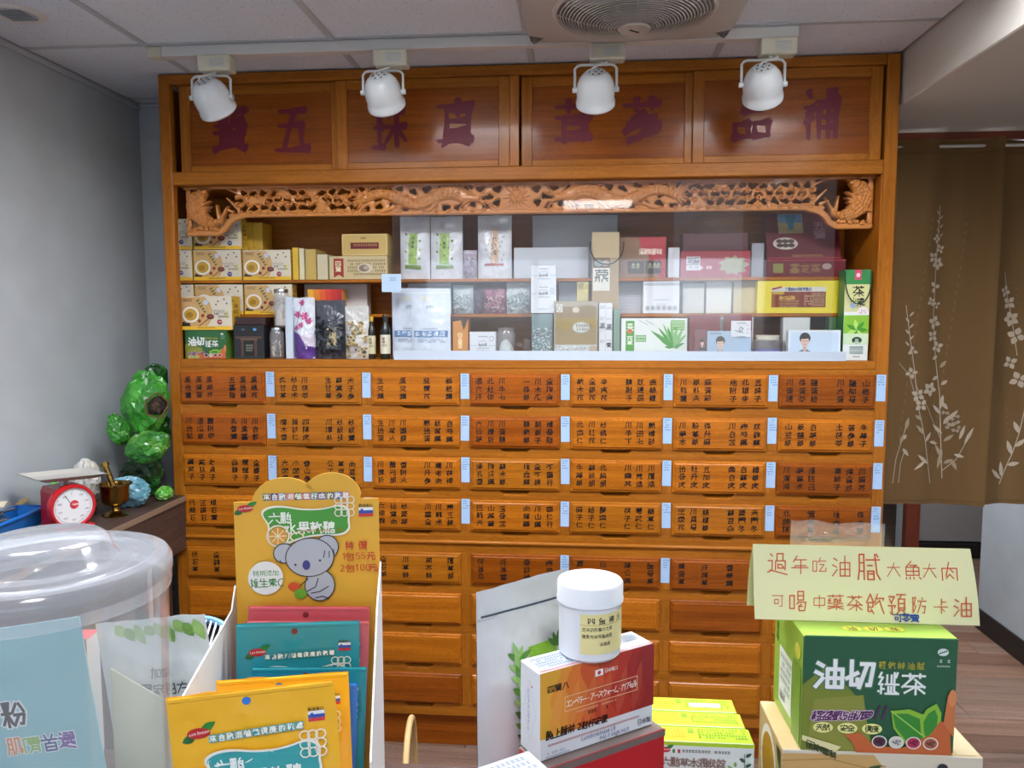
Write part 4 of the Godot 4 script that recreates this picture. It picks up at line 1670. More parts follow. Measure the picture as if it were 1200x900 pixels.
		for i in 6:
			for q in 4:
				var p: Vector2 = (fb[i] as Vector2).lerp(fb[i + 1], q / 4.0)
				var tg: Vector2 = (fb[i + 1] - fb[i]).normalized()
				for e in [-0.7, -0.35, 0.0, 0.35, 0.7]: f.bump(p + Vector2(-tg.y, tg.x) * wd[i] * e + tg * 0.003 * (q % 2), 0.005, 0.005)
		for q in [[1.13, 2.012, 1.095, 2.07], [1.13, 2.012, 1.14, 2.075], [1.125, 2.012, 1.11, 2.05], [1.195, 2.075, 1.165, 2.09], [1.195, 2.06, 1.163, 2.07], [1.195, 2.05, 1.17, 2.055], [1.245, 2.09, 1.256, 2.105], [1.247, 2.06, 1.258, 2.062], [1.24, 2.03, 1.255, 2.02], [1.19, 2.125, 1.165, 2.135], [1.2, 2.125, 1.215, 2.14]]:
			f.cap(Vector2(s * q[0], q[1]), Vector2(s * q[2], q[3]), 0.009, 0.002, 0.008)
		for e in 6: f.curl(Vector2(s * (1.145 + 0.02 * e), 1.985 + 0.003 * (e % 2)), 0.008, 0.005, 0.8, e, 0.006, s)
		part("fish", f.build(-0.012, 0.005), M.carved_wood, fz)
	var u := Carve.new()
	u.setup(-0.075, 2.03, 0.075, 2.146)
	u.cap(Vector2(0, 2.09), Vector2(0.0001, 2.09), 0.029, 0.029, 0.014)
	for k in 16:
		var a := TAU * k / 16.0
		u.cap(Vector2(0, 2.09) + Vector2.from_angle(a) * 0.027, Vector2(0, 2.09) + Vector2.from_angle(a + 0.12) * (0.052 if k % 2 == 0 else 0.043), 0.006, 0.0012, 0.005)
		u.bump(Vector2(0, 2.09) + Vector2.from_angle(a) * 0.02, 0.004, 0.003)
	for q in [Vector2(-0.009, 2.098), Vector2(0.009, 2.098), Vector2(0, 2.088), Vector2(0, 2.077)]: u.bump(q, 0.007, 0.006)
	part("sun", u.build(-0.012, 0.004), M.carved_wood, fz)
# ---------------------------------------------------------------- ceiling fittings
func track_lights() -> void:
	var tr := thing("light_track", "long white lighting track fixed to the ceiling in front of the cabinet", "light track", Vector3(-1.2, CEIL, 0.27))
	part("rail", boxed(Vector3(0.05, -0.034, -0.018), Vector3(2.1, 0, 0.018), Color.WHITE, 0.002), M.track_white, tr)
	part("end_cap", boxed(Vector3(0, -0.036, -0.019), Vector3(0.05, 0, 0.019), Color.WHITE, 0.003), M.cream_plastic, tr)
	var spec := [[254, 68, 248, 117, 0.22, 0.74, "leftmost white track spotlight, hanging before the 寶 character"], [459, 62, 449, 111, 0.1, 0.76, "second white track spotlight from the left, before the 珠 character"], [712, 57, 698, 108, 0.02, 0.72, "white track spotlight hanging just below the round ceiling fan"], [911, 48, 894, 102, 0.24, 0.78, "rightmost white track spotlight, before the 品 character"]]
	var k := 0
	for s in spec:
		var top := px(s[0], s[1], 0.27)
		var cup := px(s[2], s[3], 0.27)
		var t := thing("track_spotlight", s[6], "spotlight", Vector3(top.x, CEIL - 0.035, 0.27), 0.0, "white spotlights on the ceiling track")
		var a := MB.new()
		a.box(Vector3(-0.055, -0.052, -0.024), Vector3(0.055, 0, 0.03), Color.WHITE, 0.004)
		var ad := part("adapter", a, M.cream_plastic, t)
		for q in 5: part("vent_slot", boxed(Vector3(-0.012, -0.016 - q * 0.006, 0.03), Vector3(0.036, -0.0135 - q * 0.006, 0.0308)), M.grid_bar, ad)
		var c := Vector3(cup.x - top.x, cup.y - (CEIL - 0.035) + 0.008, 0.0)
		# yoke
		var y := MB.new()
		var up := -0.06
		var w := 0.066
		y.tube([c + Vector3(-w, 0, 0), Vector3(c.x - w, up - 0.012, 0), Vector3(c.x - w + 0.008, up - 0.003, 0), Vector3(c.x - w + 0.018, up, 0), Vector3(c.x + w - 0.018, up, 0), Vector3(c.x + w - 0.008, up - 0.003, 0), Vector3(c.x + w, up - 0.012, 0), c + Vector3(w, 0, 0)], 0.0045, 8, Color.WHITE)
		part("yoke", y, M.white_enamel, t)
		y = MB.new()
		y.tube([Vector3(c.x * 0.5, -0.05, 0), Vector3(c.x * 0.5, up, 0)], 0.008, 10, Color.WHITE)
		part("swivel", y, M.white_enamel, t)
		for sx in [-1, 1]:
			y = MB.new()
			y.tube([c + Vector3(sx * 0.055, 0, 0), c + Vector3(sx * 0.074, 0, 0)], 0.0085, 10, Color.WHITE)
			part("pivot_knob", y, M.white_enamel, t)
		var B := Basis(Vector3.BACK, s[4]) * Basis(Vector3.RIGHT, s[5])
		var h := MB.new()
		h.xf = Transform3D(B, c)
		var pf := [Vector2(0.05, -0.052), Vector2(0.057, -0.056), Vector2(0.063, -0.05), Vector2(0.063, -0.036), Vector2(0.0595, -0.03), Vector2(0.0605, -0.015), Vector2(0.0605, 0.0), Vector2(0.058, 0.018), Vector2(0.052, 0.034), Vector2(0.043, 0.047), Vector2(0.034, 0.054), Vector2(0.031, 0.0555), Vector2(0.0305, 0.058), Vector2(0.0001, 0.0585)]
		h.lathe(pf, 40, Color.WHITE)
		var shade := part("shade", h, M.white_enamel, t)
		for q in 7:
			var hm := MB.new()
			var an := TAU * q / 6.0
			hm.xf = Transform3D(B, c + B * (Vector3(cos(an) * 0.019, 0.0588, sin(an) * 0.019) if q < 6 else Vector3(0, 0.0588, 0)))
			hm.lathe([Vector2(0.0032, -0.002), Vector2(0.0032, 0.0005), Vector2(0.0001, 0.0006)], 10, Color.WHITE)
			part("vent_shade_disc", hm, M.hole_shade_paint, shade)  # solid dark disc, paints the shade of a vent opening
		var bl := MB.new()
		bl.xf = Transform3D(B, c)
		bl.lathe([Vector2(0.0001, -0.044), Vector2(0.03, -0.041), Vector2(0.051, -0.03), Vector2(0.052, 0.0)], 32, Color.WHITE)
		part("reflector_bulb", bl, M.grid_bar, t)
		var cd := MB.new()
		var e := c + B * Vector3(0.0, 0.06, 0.0)
		var s0 := Vector3(c.x * 0.5 + 0.01, -0.052, 0.01)
		var pts := []
		for j in 13:
			var u := j / 12.0
			pts.append(s0.lerp(e, u) + Vector3(0.016 * sin(u * TAU * 0.9), 0, 0.02 * sin(u * PI)))
		cd.tube(pts, 0.0032, 8, Color.WHITE)
		part("cord", cd, M.track_white, t)
		k += 1

func ceiling_fan() -> void:
	var t := thing("ceiling_fan", "square grey-white ceiling circulator fan with round wire grille and dusty dark corners", "ceiling fan", Vector3(0.374, CEIL, 0.61))
	var sup := func(u: float, n: float) -> Vector2:
		var a := u * TAU
		var c := cos(a)
		var s := sin(a)
		var r := 1.0 / pow(pow(absf(c), n) + pow(absf(s), n), 1.0 / n)
		return Vector2(c, s) * r
	var m := MB.new()
	var f := func(u: float, v: float) -> Vector3:
		var p0: Vector2 = sup.call(u, 9.0) * 0.312
		var p1: Vector2 = sup.call(u, 2.0) * 0.222
		if v < 0.2: return Vector3(p0.x, -0.002 - 0.03 * (v / 0.2), p0.y)
		var k := (v - 0.2) / 0.8
		var p := p0.lerp(p1, k)
		return Vector3(p.x, -0.032 - 0.028 * sin(k * PI * 0.5), p.y)
	m.surf(f, 96, 14, Color.WHITE, true)
	part("housing", m, M.fan_plastic, t)
	m = MB.new()
	m.lathe([Vector2(0.208, -0.03), Vector2(0.209, -0.062), Vector2(0.214, -0.067), Vector2(0.222, -0.064), Vector2(0.226, -0.058)], 72, Color.WHITE)
	part("ring", m, M.fan_plastic, t)
	m = MB.new()
	m.lathe([Vector2(0.209, -0.04), Vector2(0.209, 0.02), Vector2(0.0001, 0.022)], 40, Color.WHITE)
	part("shaft_well", m, M.fan_plastic, t)
	var dome := func(r: float) -> float: return -0.066 - 0.042 * (1.0 - pow(r / 0.21, 2.0))
	for i in 20:
		var r := 0.045 + i * 0.0083
		m = MB.new()
		var pts := []
		for j in 49: pts.append(Vector3(cos(TAU * j / 48.0) * r, dome.call(r), sin(TAU * j / 48.0) * r))
		m.tube(pts, 0.0016, 6, Color.WHITE, false)
		part("grille_ring", m, M.fan_plastic, t)
	for i in 12:
		var a := TAU * i / 12.0
		m = MB.new()
		var pts := []
		for j in 7:
			var r := 0.04 + 0.17 * j / 6.0
			pts.append(Vector3(cos(a) * r, dome.call(r) + 0.0024, sin(a) * r))
		m.tube(pts, 0.0022, 6, Color.WHITE, false)
		part("grille_spoke", m, M.fan_plastic, t)
	m = MB.new()
	m.lathe([Vector2(0.046, -0.1), Vector2(0.046, -0.107), Vector2(0.042, -0.111), Vector2(0.0001, -0.113)].slice(0, 4), 32, Color.WHITE)
	var cap := part("hub_cap", m, M.fan_plastic, t)
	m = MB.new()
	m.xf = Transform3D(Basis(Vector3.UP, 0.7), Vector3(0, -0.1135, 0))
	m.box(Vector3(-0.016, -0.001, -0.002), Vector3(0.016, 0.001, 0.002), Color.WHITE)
	part("slot_shade_bar", m, M.hole_shade_paint, cap)  # solid dark bar, paints the shade of a slit
	m = MB.new()
	for b in 4:
		var a := TAU * b / 4.0
		m.xf = Transform3D(Basis(Vector3.UP, a), Vector3(0, -0.02, 0))
		m.quad(Vector3(0.03, 0.012, -0.03), Vector3(0.19, 0.02, -0.05), Vector3(0.19, -0.006, 0.05), Vector3(0.03, -0.006, 0.03), Color.WHITE)
	m.xf = Transform3D()
	m.lathe([Vector2(0.04, -0.05), Vector2(0.04, 0.02)], 20, Color.WHITE)
	part("blades", m, M.grid_bar, t)
	# dust-speckled intake meshes at the four corners
	for cx in [-1, 1]:
		for cz in [-1, 1]:
			m = MB.new()
			var g := func(u: float, v: float) -> Vector3:
				var w := lerpf(0.27, 0.296, v)
				var k := lerpf(0.05, 0.285, u)
				var edge := lerpf(0.21, 0.29, u * u)
				var x := lerpf(edge, 0.302, v)
				return Vector3(cx * x, -0.0335 - 0.018 * (1.0 - v) * (1.0 - u * 0.4), cz * minf(k, 0.29))
			var sp := func(u: float, v: float) -> Color:
				var q := noise.get_noise_2d(u * 60.0 + cx * 9.0, v * 26.0 + cz * 5.0)
				return Color("4a4744").lerp(Color("8f8b86"), clampf(0.4 + q * 1.4, 0.0, 1.0))
			m.surf(g, 30, 12, sp, cx * cz > 0)
			part("intake_mesh", m, M.matte, t, "dusty dark grey intake mesh")

# ---------------------------------------------------------------- curtain
func curtain_z(x: float, y: float) -> float:
	var top := smoothstep(0.85, 2.34, y)
	return -0.425 + 0.014 * sin(x * 21.0 + 0.5 * sin(y * 1.3)) * (0.6 + 0.8 * top) + 0.007 * sin(x * 47.0 + y * 0.8) + 0.02 * exp(-pow((x - 1.85) / 0.04, 2.0)) + 0.004 * sin(y * 3.0 + x * 5.0)
func curtain() -> void:
	var rod := thing("curtain_rod", "thin pale rod carrying the brown doorway curtain", "curtain rod", Vector3(1.42, 2.315, -0.425))
	var m := MB.new()
	m.tube([Vector3(0, 0, 0), Vector3(0.93, 0, 0)], 0.006, 10, Color.WHITE)
	part("rod", m, M.track_white, rod)
	var spec := [[1.335, 1.862, "brown doorway curtain panel beside the cabinet with tall white plant embroidery"], [1.85, 2.336, "brown doorway curtain panel at the right edge of the photo with partial embroidery"]]
	for k in 2:
		var s = spec[k]
		var t := thing("curtain", s[2], "curtain", Vector3.ZERO, 0.0, "brown doorway curtains")
		var x0: float = s[0]
		var x1: float = s[1]
		m = MB.new()
		for side in [0.0, 0.0016]:
			var f := func(u: float, v: float) -> Vector3:
				var x := lerpf(x0, x1, u)
				var y := lerpf(0.885, 2.3425, v)
				return Vector3(x, y, curtain_z(x, y) - side - 0.03 * k)
			m.surf(f, 80 if k == 0 else 70, 30, Color.WHITE, side > 0.0)
		part("cloth", m, M.curtain_cloth, t)
		for y in [2.29, 0.9]:
			m = MB.new()
			var pts := []
			for j in 61:
				var x := lerpf(x0 + 0.002, x1 - 0.002, j / 60.0)
				pts.append(Vector3(x, y, curtain_z(x, y) + 0.0005 - 0.03 * k))
			m.tube(pts, 0.0012, 5, Color.WHITE, false)
			part("seam", m, M.curtain_seam, t)
		var p := ink(Vector3.ZERO, Vector3.RIGHT, Vector3.DOWN, 1.0)
		p.warp = func(x: float, y: float, l: float) -> Vector3: return Vector3(x, -y, curtain_z(x, -y) + l + 0.0012 - 0.03 * k)
		if k == 0: embroidery_tall(p)
		else: embroidery_edge(p)
		inked("embroidery", p, M.matte, t, "off-white embroidered flowering stems").set_meta("kind", "stuff")
func cp(X: float, Y: float) -> Vector2:
	var q := px(1020 + 0.577 * X, 140 + 0.577 * Y, -0.42)
	return Vector2(q.x, -q.y)
func petals(p: Pr, c: Vector2, r: float, n: int, a0: float, col: Color) -> void:
	for i in n:
		var a := a0 + TAU * i / n
		p.leaf(c + Vector2.from_angle(a) * r * 0.12, c + Vector2.from_angle(a) * r, r * 0.34, col)
func stem(p: Pr, pts: Array, w: float, col: Color) -> void:
	var q := []
	for a in pts: q.append(cp(a[0], a[1]))
	var fine := []
	for i in q.size() - 1:
		for j in 4: fine.append(q[i].lerp(q[i + 1], j / 4.0))
	fine.append(q[q.size() - 1])
	p.line(fine, w, col)
func embroidery_tall(p: Pr) -> void:
	var w := Color("d2c3ab")
	var g := Color("b9a88c")
	stem(p, [[150, 730], [148, 650], [146, 560], [135, 470], [130, 400], [133, 330], [138, 260], [145, 175]], 0.0035, w)
	stem(p, [[125, 740], [112, 650], [98, 590], [88, 500], [80, 440], [72, 378]], 0.003, w)
	stem(p, [[45, 738], [52, 690], [66, 650], [78, 608]], 0.003, w)
	stem(p, [[58, 738], [62, 700], [70, 676]], 0.003, w)
	stem(p, [[150, 715], [175, 690], [195, 655], [205, 630]], 0.003, w)
	stem(p, [[98, 590], [80, 520], [58, 494]], 0.002, w)
	stem(p, [[148, 650], [120, 590], [92, 540]], 0.002, w)
	for f in [[136, 242, 11, 4], [139, 292, 16, 5], [128, 280, 14, 4], [145, 262, 12, 4], [132, 340, 15, 3], [124, 370, 12, 4], [138, 376, 10, 3], [132, 412, 17, 4], [128, 440, 15, 4], [140, 462, 15, 4], [122, 548, 18, 5], [85, 470, 12, 3], [83, 515, 14, 4], [96, 560, 16, 4], [102, 580, 16, 4]]: petals(p, cp(f[0], f[1]), f[2] * 0.00172, f[3], f[0] * 0.3, w)
	for f in [[142, 522, 128, 530], [146, 505, 158, 490], [148, 540, 160, 530], [140, 480, 128, 488], [150, 575, 160, 590], [152, 560, 146, 590], [148, 600, 130, 580], [152, 620, 165, 600], [150, 640, 130, 620], [152, 655, 170, 640], [150, 690, 135, 660], [152, 700, 168, 690], [110, 640, 92, 620], [112, 655, 126, 635], [104, 610, 90, 600], [118, 700, 95, 680], [115, 690, 88, 712], [140, 660, 122, 655], [150, 672, 140, 712], [180, 650, 192, 620], [190, 660, 208, 625], [170, 680, 190, 686], [165, 690, 175, 712], [160, 610, 178, 590], [158, 625, 182, 612], [72, 630, 78, 605], [66, 650, 74, 640], [66, 668, 78, 684], [68, 640, 60, 660]]:
		p.leaf(cp(f[0], f[1]), cp(f[2], f[3]), 0.0075, g if (f[0] + f[1]) % 3 == 0 else w)
	for y in range(185, 240, 9): p.leaf(cp(143, y + 8), cp(143 + (8 if y % 2 == 0 else -9), y), 0.003, w)
	for y in range(390, 470, 12): p.leaf(cp(78, y + 10), cp(78 + (9 if y % 24 == 6 else -8), y), 0.004, w)
	for i in 14: petals(p, cp(152 + (i * 37) % 28, 596 + (i * 23) % 40), 0.008, 4, i, w)
	# scattered stitches
	for i in 170:
		var c := cp(48 + (i * 61) % 150, 190 + (i * 97) % 520)
		p.line([c, c + Vector2(0.003, 0.001)], 0.0012, g)
func embroidery_edge(p: Pr) -> void:
	var w := Color("d2c3ab")
	var g := Color("b9a88c")
	stem(p, [[274, 745], [286, 715], [300, 680], [312, 640], [330, 560], [345, 480]], 0.0035, w)
	stem(p, [[310, 480], [300, 400], [288, 350], [283, 310]], 0.003, w)
	for f in [[284, 348, 14, 4], [294, 372, 16, 4], [298, 405, 18, 5], [308, 440, 20, 4], [296, 495, 16, 4], [312, 530, 20, 4]]: petals(p, cp(f[0], f[1]), f[2] * 0.0018, f[3], f[0] * 0.2, w)
	for f in [[276, 735, 252, 712], [278, 730, 276, 698], [290, 706, 312, 700], [298, 684, 290, 655], [304, 668, 325, 650], [312, 640, 302, 615], [330, 560, 345, 540]]: p.leaf(cp(f[0], f[1]), cp(f[2], f[3]), 0.009, w)
	for i in 60:
		var c := cp(250 + (i * 61) % 100, 260 + (i * 97) % 440)
		p.line([c, c + Vector2(0.003, 0.001)], 0.0012, g)

# ---------------------------------------------------------------- side counter on the left
const SIDE := 0.972
func side_counter() -> void:
	var t := thing("side_counter", "dark brown laminate counter along the white left wall beside the cabinet", "counter", Vector3(-1.63, 0, 0.01))
	part("worktop", boxed(Vector3(0.002, SIDE - 0.022, 0), Vector3(0.356, SIDE, 1.6), Color.WHITE, 0.002, 2), M.dark_laminate, t)
	part("edge_strip", boxed(Vector3(0.356, SIDE - 0.022, 0), Vector3(0.3585, SIDE - 0.001, 1.6), Color.WHITE, 0.001, 2), M.edge_strip, t)
	part("apron", boxed(Vector3(0.02, 0.764, 0.002), Vector3(0.3545, SIDE - 0.0225, 1.598), Color.WHITE, 0.002, 2), M.dark_laminate, t)
	part("door", boxed(Vector3(0.02, 0.08, 0.19), Vector3(0.3, 0.7635, 0.85), Color.WHITE, 0.002, 1), M.dark_laminate, t)
	part("door", boxed(Vector3(0.02, 0.08, 0.87), Vector3(0.3, 0.7635, 1.598), Color.WHITE, 0.002, 1), M.dark_laminate, t)
	part("side_panel", boxed(Vector3(0.02, 0, 0.002), Vector3(0.29, 0.7635, 0.15), Color.WHITE, 0.002, 1), M.dark_laminate, t)
	part("filler_strip", boxed(Vector3(0.1, 0, 0.152), Vector3(0.296, 0.763, 0.168), Color.WHITE, 0.001, 1), M.cream_plastic, t)
	part("kick_board", boxed(Vector3(0.02, 0, 0.2), Vector3(0.27, 0.079, 1.59), Color.WHITE), M.baseboard_black, t)
	blue_tray()
	weighing_scale()
	mortar()
	herb_bags()

func blue_tray() -> void:
	var t := thing("plastic_tray", "bright blue plastic tray on the side counter at the photo's left edge", "tray", Vector3(-1.566, SIDE + 0.001, 0.62), 0.06)
	# open tray: floor, four flared walls, rolled rim
	var w0 := Vector2(0.034, 0.16)
	var w1 := Vector2(0.05, 0.18)
	var h := 0.055
	var m := MB.new()
	m.box(Vector3(-w0.x, 0, -w0.y), Vector3(w0.x, 0.003, w0.y), Color("1f7fd6"), 0.001)
	var c0 := [Vector3(-w0.x, 0, -w0.y), Vector3(w0.x, 0, -w0.y), Vector3(w0.x, 0, w0.y), Vector3(-w0.x, 0, w0.y)]
	var c1 := [Vector3(-w1.x, h, -w1.y), Vector3(w1.x, h, -w1.y), Vector3(w1.x, h, w1.y), Vector3(-w1.x, h, w1.y)]
	for i in 4:
		var j := (i + 1) % 4
		m.quad(c0[j], c0[i], c1[i], c1[j], Color("1f7fd6"))
		var inn := 0.965
		m.quad(c0[i] * inn + Vector3(0, 0.003, 0), c0[j] * inn + Vector3(0, 0.003, 0), c1[j] * Vector3(inn, 1, inn), c1[i] * Vector3(inn, 1, inn), Color("1f7fd6"))
	part("basin", m, M.plastic, t)
	m = MB.new()
	m.tube([c1[0], c1[1], c1[2], c1[3], c1[0]], 0.006, 8, Color("1a78d2"))
	part("rim", m, M.plastic, t)
	var r := RandomNumberGenerator.new()
	r.seed = 90
	for i in 16:
		var b := thing("bundled_strip", ["charcoal", "mid grey", "near-black", "silver grey"][i % 4] + " plastic strip lying in the heap in the blue tray", "strip", t.position + Vector3(r.randf_range(-0.006, 0.006), 0.03 + i * 0.0032, r.randf_range(-0.08, 0.04)), r.randf_range(1.1, 1.9), "dark strips in the blue tray")
		m = MB.new()
		m.xf = Transform3D(Basis(Vector3.RIGHT, 0.0), Vector3.ZERO)
		var L := r.randf_range(0.03, 0.05)
		m.box(Vector3(-L, 0, -0.005), Vector3(L, 0.002, 0.005), [Color("3a3c40"), Color("55585c"), Color("2a2b2e"), Color("8d9094")][i % 4], 0.0008)
		b.name = b.name
		part("band", m, M.plastic, b)
	for i in 3:
		var b := thing("paper_slip", ["crumpled white paper slip on the heap in the blue tray", "tan paper tag lying in the blue tray", "pale paper tag at the back of the blue tray"][i], "paper slip", t.position + [Vector3(-0.004, 0.094, 0.03), Vector3(0.004, 0.09, -0.09), Vector3(0.0, 0.1, -0.02)][i], [1.4, 1.3, 1.8][i])
		m = MB.new()
		var f := func(u: float, v: float) -> Vector3: return Vector3((u - 0.5) * 0.075, 0.006 * sin(u * 7.0 + i), (v - 0.5) * 0.028)
		m.surf(f, 10, 4, [Color("d9d6cc"), Color("b79a63"), Color("cfc6ac")][i])
		part("paper", m, M.matte, b)

func weighing_scale() -> void:
	var t := thing("kitchen_scale", "red spring kitchen scale with a round white dial and pale pan", "scale", Vector3(-1.436, SIDE + 0.001, 0.475), 1.0)
	var m := MB.new()
	m.box(Vector3(-0.055, 0, -0.06), Vector3(0.06, 0.012, 0.07), Color("c8202a"), 0.004)
	part("base", m, M.plastic, t)
	m = MB.new()
	var prof := PackedVector2Array([Vector2(-0.052, 0.012), Vector2(0.052, 0.012), Vector2(0.05, 0.12), Vector2(0.042, 0.135), Vector2(-0.042, 0.135), Vector2(-0.05, 0.12)])
	m.prism(prof, -0.06, 0.045, Color("c21f2b"))
	part("body", m, M.plastic, t)
	var D := Transform3D(Basis(Vector3.RIGHT, PI / 2), Vector3(0.0, 0.075, 0.045))
	m = MB.new()
	m.xf = D
	m.lathe([Vector2(0.071, -0.01), Vector2(0.071, 0.012), Vector2(0.067, 0.017), Vector2(0.061, 0.016), Vector2(0.06, 0.008)], 48, Color("c8232d"))
	part("dial_ring", m, M.plastic, t)
	var p := ink(Vector3(0.0, 0.075, 0.0545), Vector3.RIGHT, Vector3.DOWN, 0.001)
	p.circ(0, 0, 60.5, 60.5, Color("e9ebec"), 40)
	for i in 60:
		var a := TAU * i / 60.0
		p.seg([Vector2.from_angle(a) * (50 if i % 5 == 0 else 53), Vector2.from_angle(a) * 57], 1.2, Color("33383f"))
	for i in 10:
		var a := TAU * i / 10.0 - PI / 2
		p.latin(str(i * 100) if i > 0 else "0", cos(a) * 43 - 5, sin(a) * 43 + 3, 5.5, Color("3a3f46"))
	p.circ(4, -6, 14, 14, Color("d6404a"), 24)
	p.latin("1000G", -5, -3, 6, Color.WHITE, true)
	p.line([Vector2(2, 4), Vector2(-24, -40)], 1.6, Color("22242a"))
	inked("dial", p, M.card, t, "white dial with graduation ticks and red emblem")
	m = MB.new()
	m.tube([Vector3(0, 0.13, -0.01), Vector3(0, 0.16, -0.01)], 0.012, 12, Color("cfd0cf"))
	part("post", m, M.plastic, t)
	m = MB.new()
	var f := func(u: float, v: float) -> Vector3:
		var x := (u - 0.5) * 0.21
		var z := (v - 0.5) * 0.17
		var e := maxf(absf(u - 0.5), absf(v - 0.5)) * 2.0
		return Vector3(x, 0.162 + 0.012 * smoothstep(0.72, 1.0, e) - x * 0.06, z - 0.01)
	m.surf(f, 20, 16, Color("cfcbc4"), true)
	var f2 := func(u: float, v: float) -> Vector3: return (f.call(u, v) as Vector3) - Vector3(0, 0.002, 0)
	m.surf(f2, 20, 16, Color("b9b6b0"))
	part("pan", m, M.plastic, t)

func mortar() -> void:
	var t := thing("mortar", "brass footed mortar cup on the side counter beside the red scale", "mortar", Vector3(-1.363, SIDE + 0.0005, 0.32))
	var m := MB.new()
	m.lathe([Vector2(0.0001, 0), Vector2(0.042, 0), Vector2(0.043, 0.004), Vector2(0.034, 0.009), Vector2(0.02, 0.014), Vector2(0.014, 0.022), Vector2(0.013, 0.03), Vector2(0.02, 0.036), Vector2(0.036, 0.042), Vector2(0.044, 0.052), Vector2(0.046, 0.068), Vector2(0.047, 0.1), Vector2(0.05, 0.106), Vector2(0.057, 0.108), Vector2(0.057, 0.111), Vector2(0.048, 0.111), Vector2(0.043, 0.105), Vector2(0.041, 0.06), Vector2(0.02, 0.048), Vector2(0.0001, 0.046)], 48, Color.WHITE)
	part("cup", m, M.brass, t)
	var p := thing("pestle", "brass pestle leaning in the brass mortar", "pestle", Vector3(-1.363, SIDE + 0.0485, 0.32))
	m = MB.new()
	var d := Vector3(-0.05, 0.135, 0.0).normalized()
	var o := Vector3(0.012, 0.01, 0)
	m.tube([o, o + d * 0.012, o + d * 0.06, o + d * 0.118, o + d * 0.121, o + d * 0.13, o + d * 0.134], [0.008, 0.011, 0.0095, 0.0095, 0.014, 0.014, 0.009], 20, Color.WHITE)
	part("rod", m, M.brass, p)

# creased plastic bag: a lump with folded facets
func lump(rad: Vector3, sd: float, crease: float, colors: Array, squash := 0.35) -> MB:
	var m := MB.new()
	var f := func(u: float, v: float) -> Vector3:
		var a := u * TAU
		var b := v * PI
		var d := Vector3(cos(a) * sin(b), -cos(b), sin(a) * sin(b))
		var q := 1.0 - crease * 0.5 * (cells.get_noise_3d(d.x * 1.5 + sd, d.y * 1.1, d.z * 1.5 + sd) + 1.0)
		q -= crease * 0.25 * (cells.get_noise_3d(d.x * 3.4 + sd, d.y * 2.4 + sd, d.z * 3.4) + 1.0)
		q *= 1.0 + 0.16 * noise.get_noise_3d(d.x * 0.9 + sd * 2.0, d.y * 0.9, d.z * 0.9)
		var p := Vector3(d.x * rad.x, d.y * rad.y, d.z * rad.z) * q
		p.y = maxf(p.y, -rad.y * squash)
		return p
	var cf := func(u: float, v: float) -> Color:
		var a := u * TAU
		var b := v * PI
		var q := noise.get_noise_3d(cos(a) * sin(b) * 0.8 + sd * 2.0, cos(b) * 0.8, sin(a) * sin(b) * 0.8 + 4.0)
		var w := clampf(q * 1.6 + 0.5, 0.0, 0.999) * (colors.size() - 1)
		var i := int(w)
		return (colors[i] as Color).lerp(colors[i + 1], smoothstep(0.35, 0.65, w - i))
	# crumpled film: flat facets between jittered points
	var nu := 34
	var nv := 22
	var r := RandomNumberGenerator.new()
	r.seed = int(sd * 10.0) + 3
	var P := []
	for j in nv + 1:
		var row := []
		for i in nu:
			var ju := r.randf_range(-0.35, 0.35) / nu
			var q: Vector3 = f.call(float(i) / nu + ju, float(j) / nv)
			if j > 0 and j < nv: q *= 1.0 - r.randf() * crease * 0.22
			q.y = maxf(q.y, -rad.y * squash)
			row.append(q)
		P.append(row)
	for j in nv:
		for i in nu:
			var k := (i + 1) % nu
			var c: Color = cf.call((i + 0.5) / nu, (j + 0.5) / nv)
			if (i + j) % 2 == 0:
				m.tri(P[j][i], P[j + 1][i], P[j + 1][k], c)
				m.tri(P[j][i], P[j + 1][k], P[j][k], c)
			else:
				m.tri(P[j][i], P[j + 1][i], P[j][k], c)
				m.tri(P[j][k], P[j + 1][i], P[j + 1][k], c)
	return m
func bag(called: String, label: String, at: Vector3, rad: Vector3, turn: Vector3, sd: float, crease: float, colors: Array, squash := 0.8) -> Node3D:
	var t := thing(called, label, "bag", at, 0.0, "herb bags heaped between wall and cabinet")
	t.rotation = turn
	part("film", lump(rad, sd, crease, colors, squash), M.foil, t)
	return t
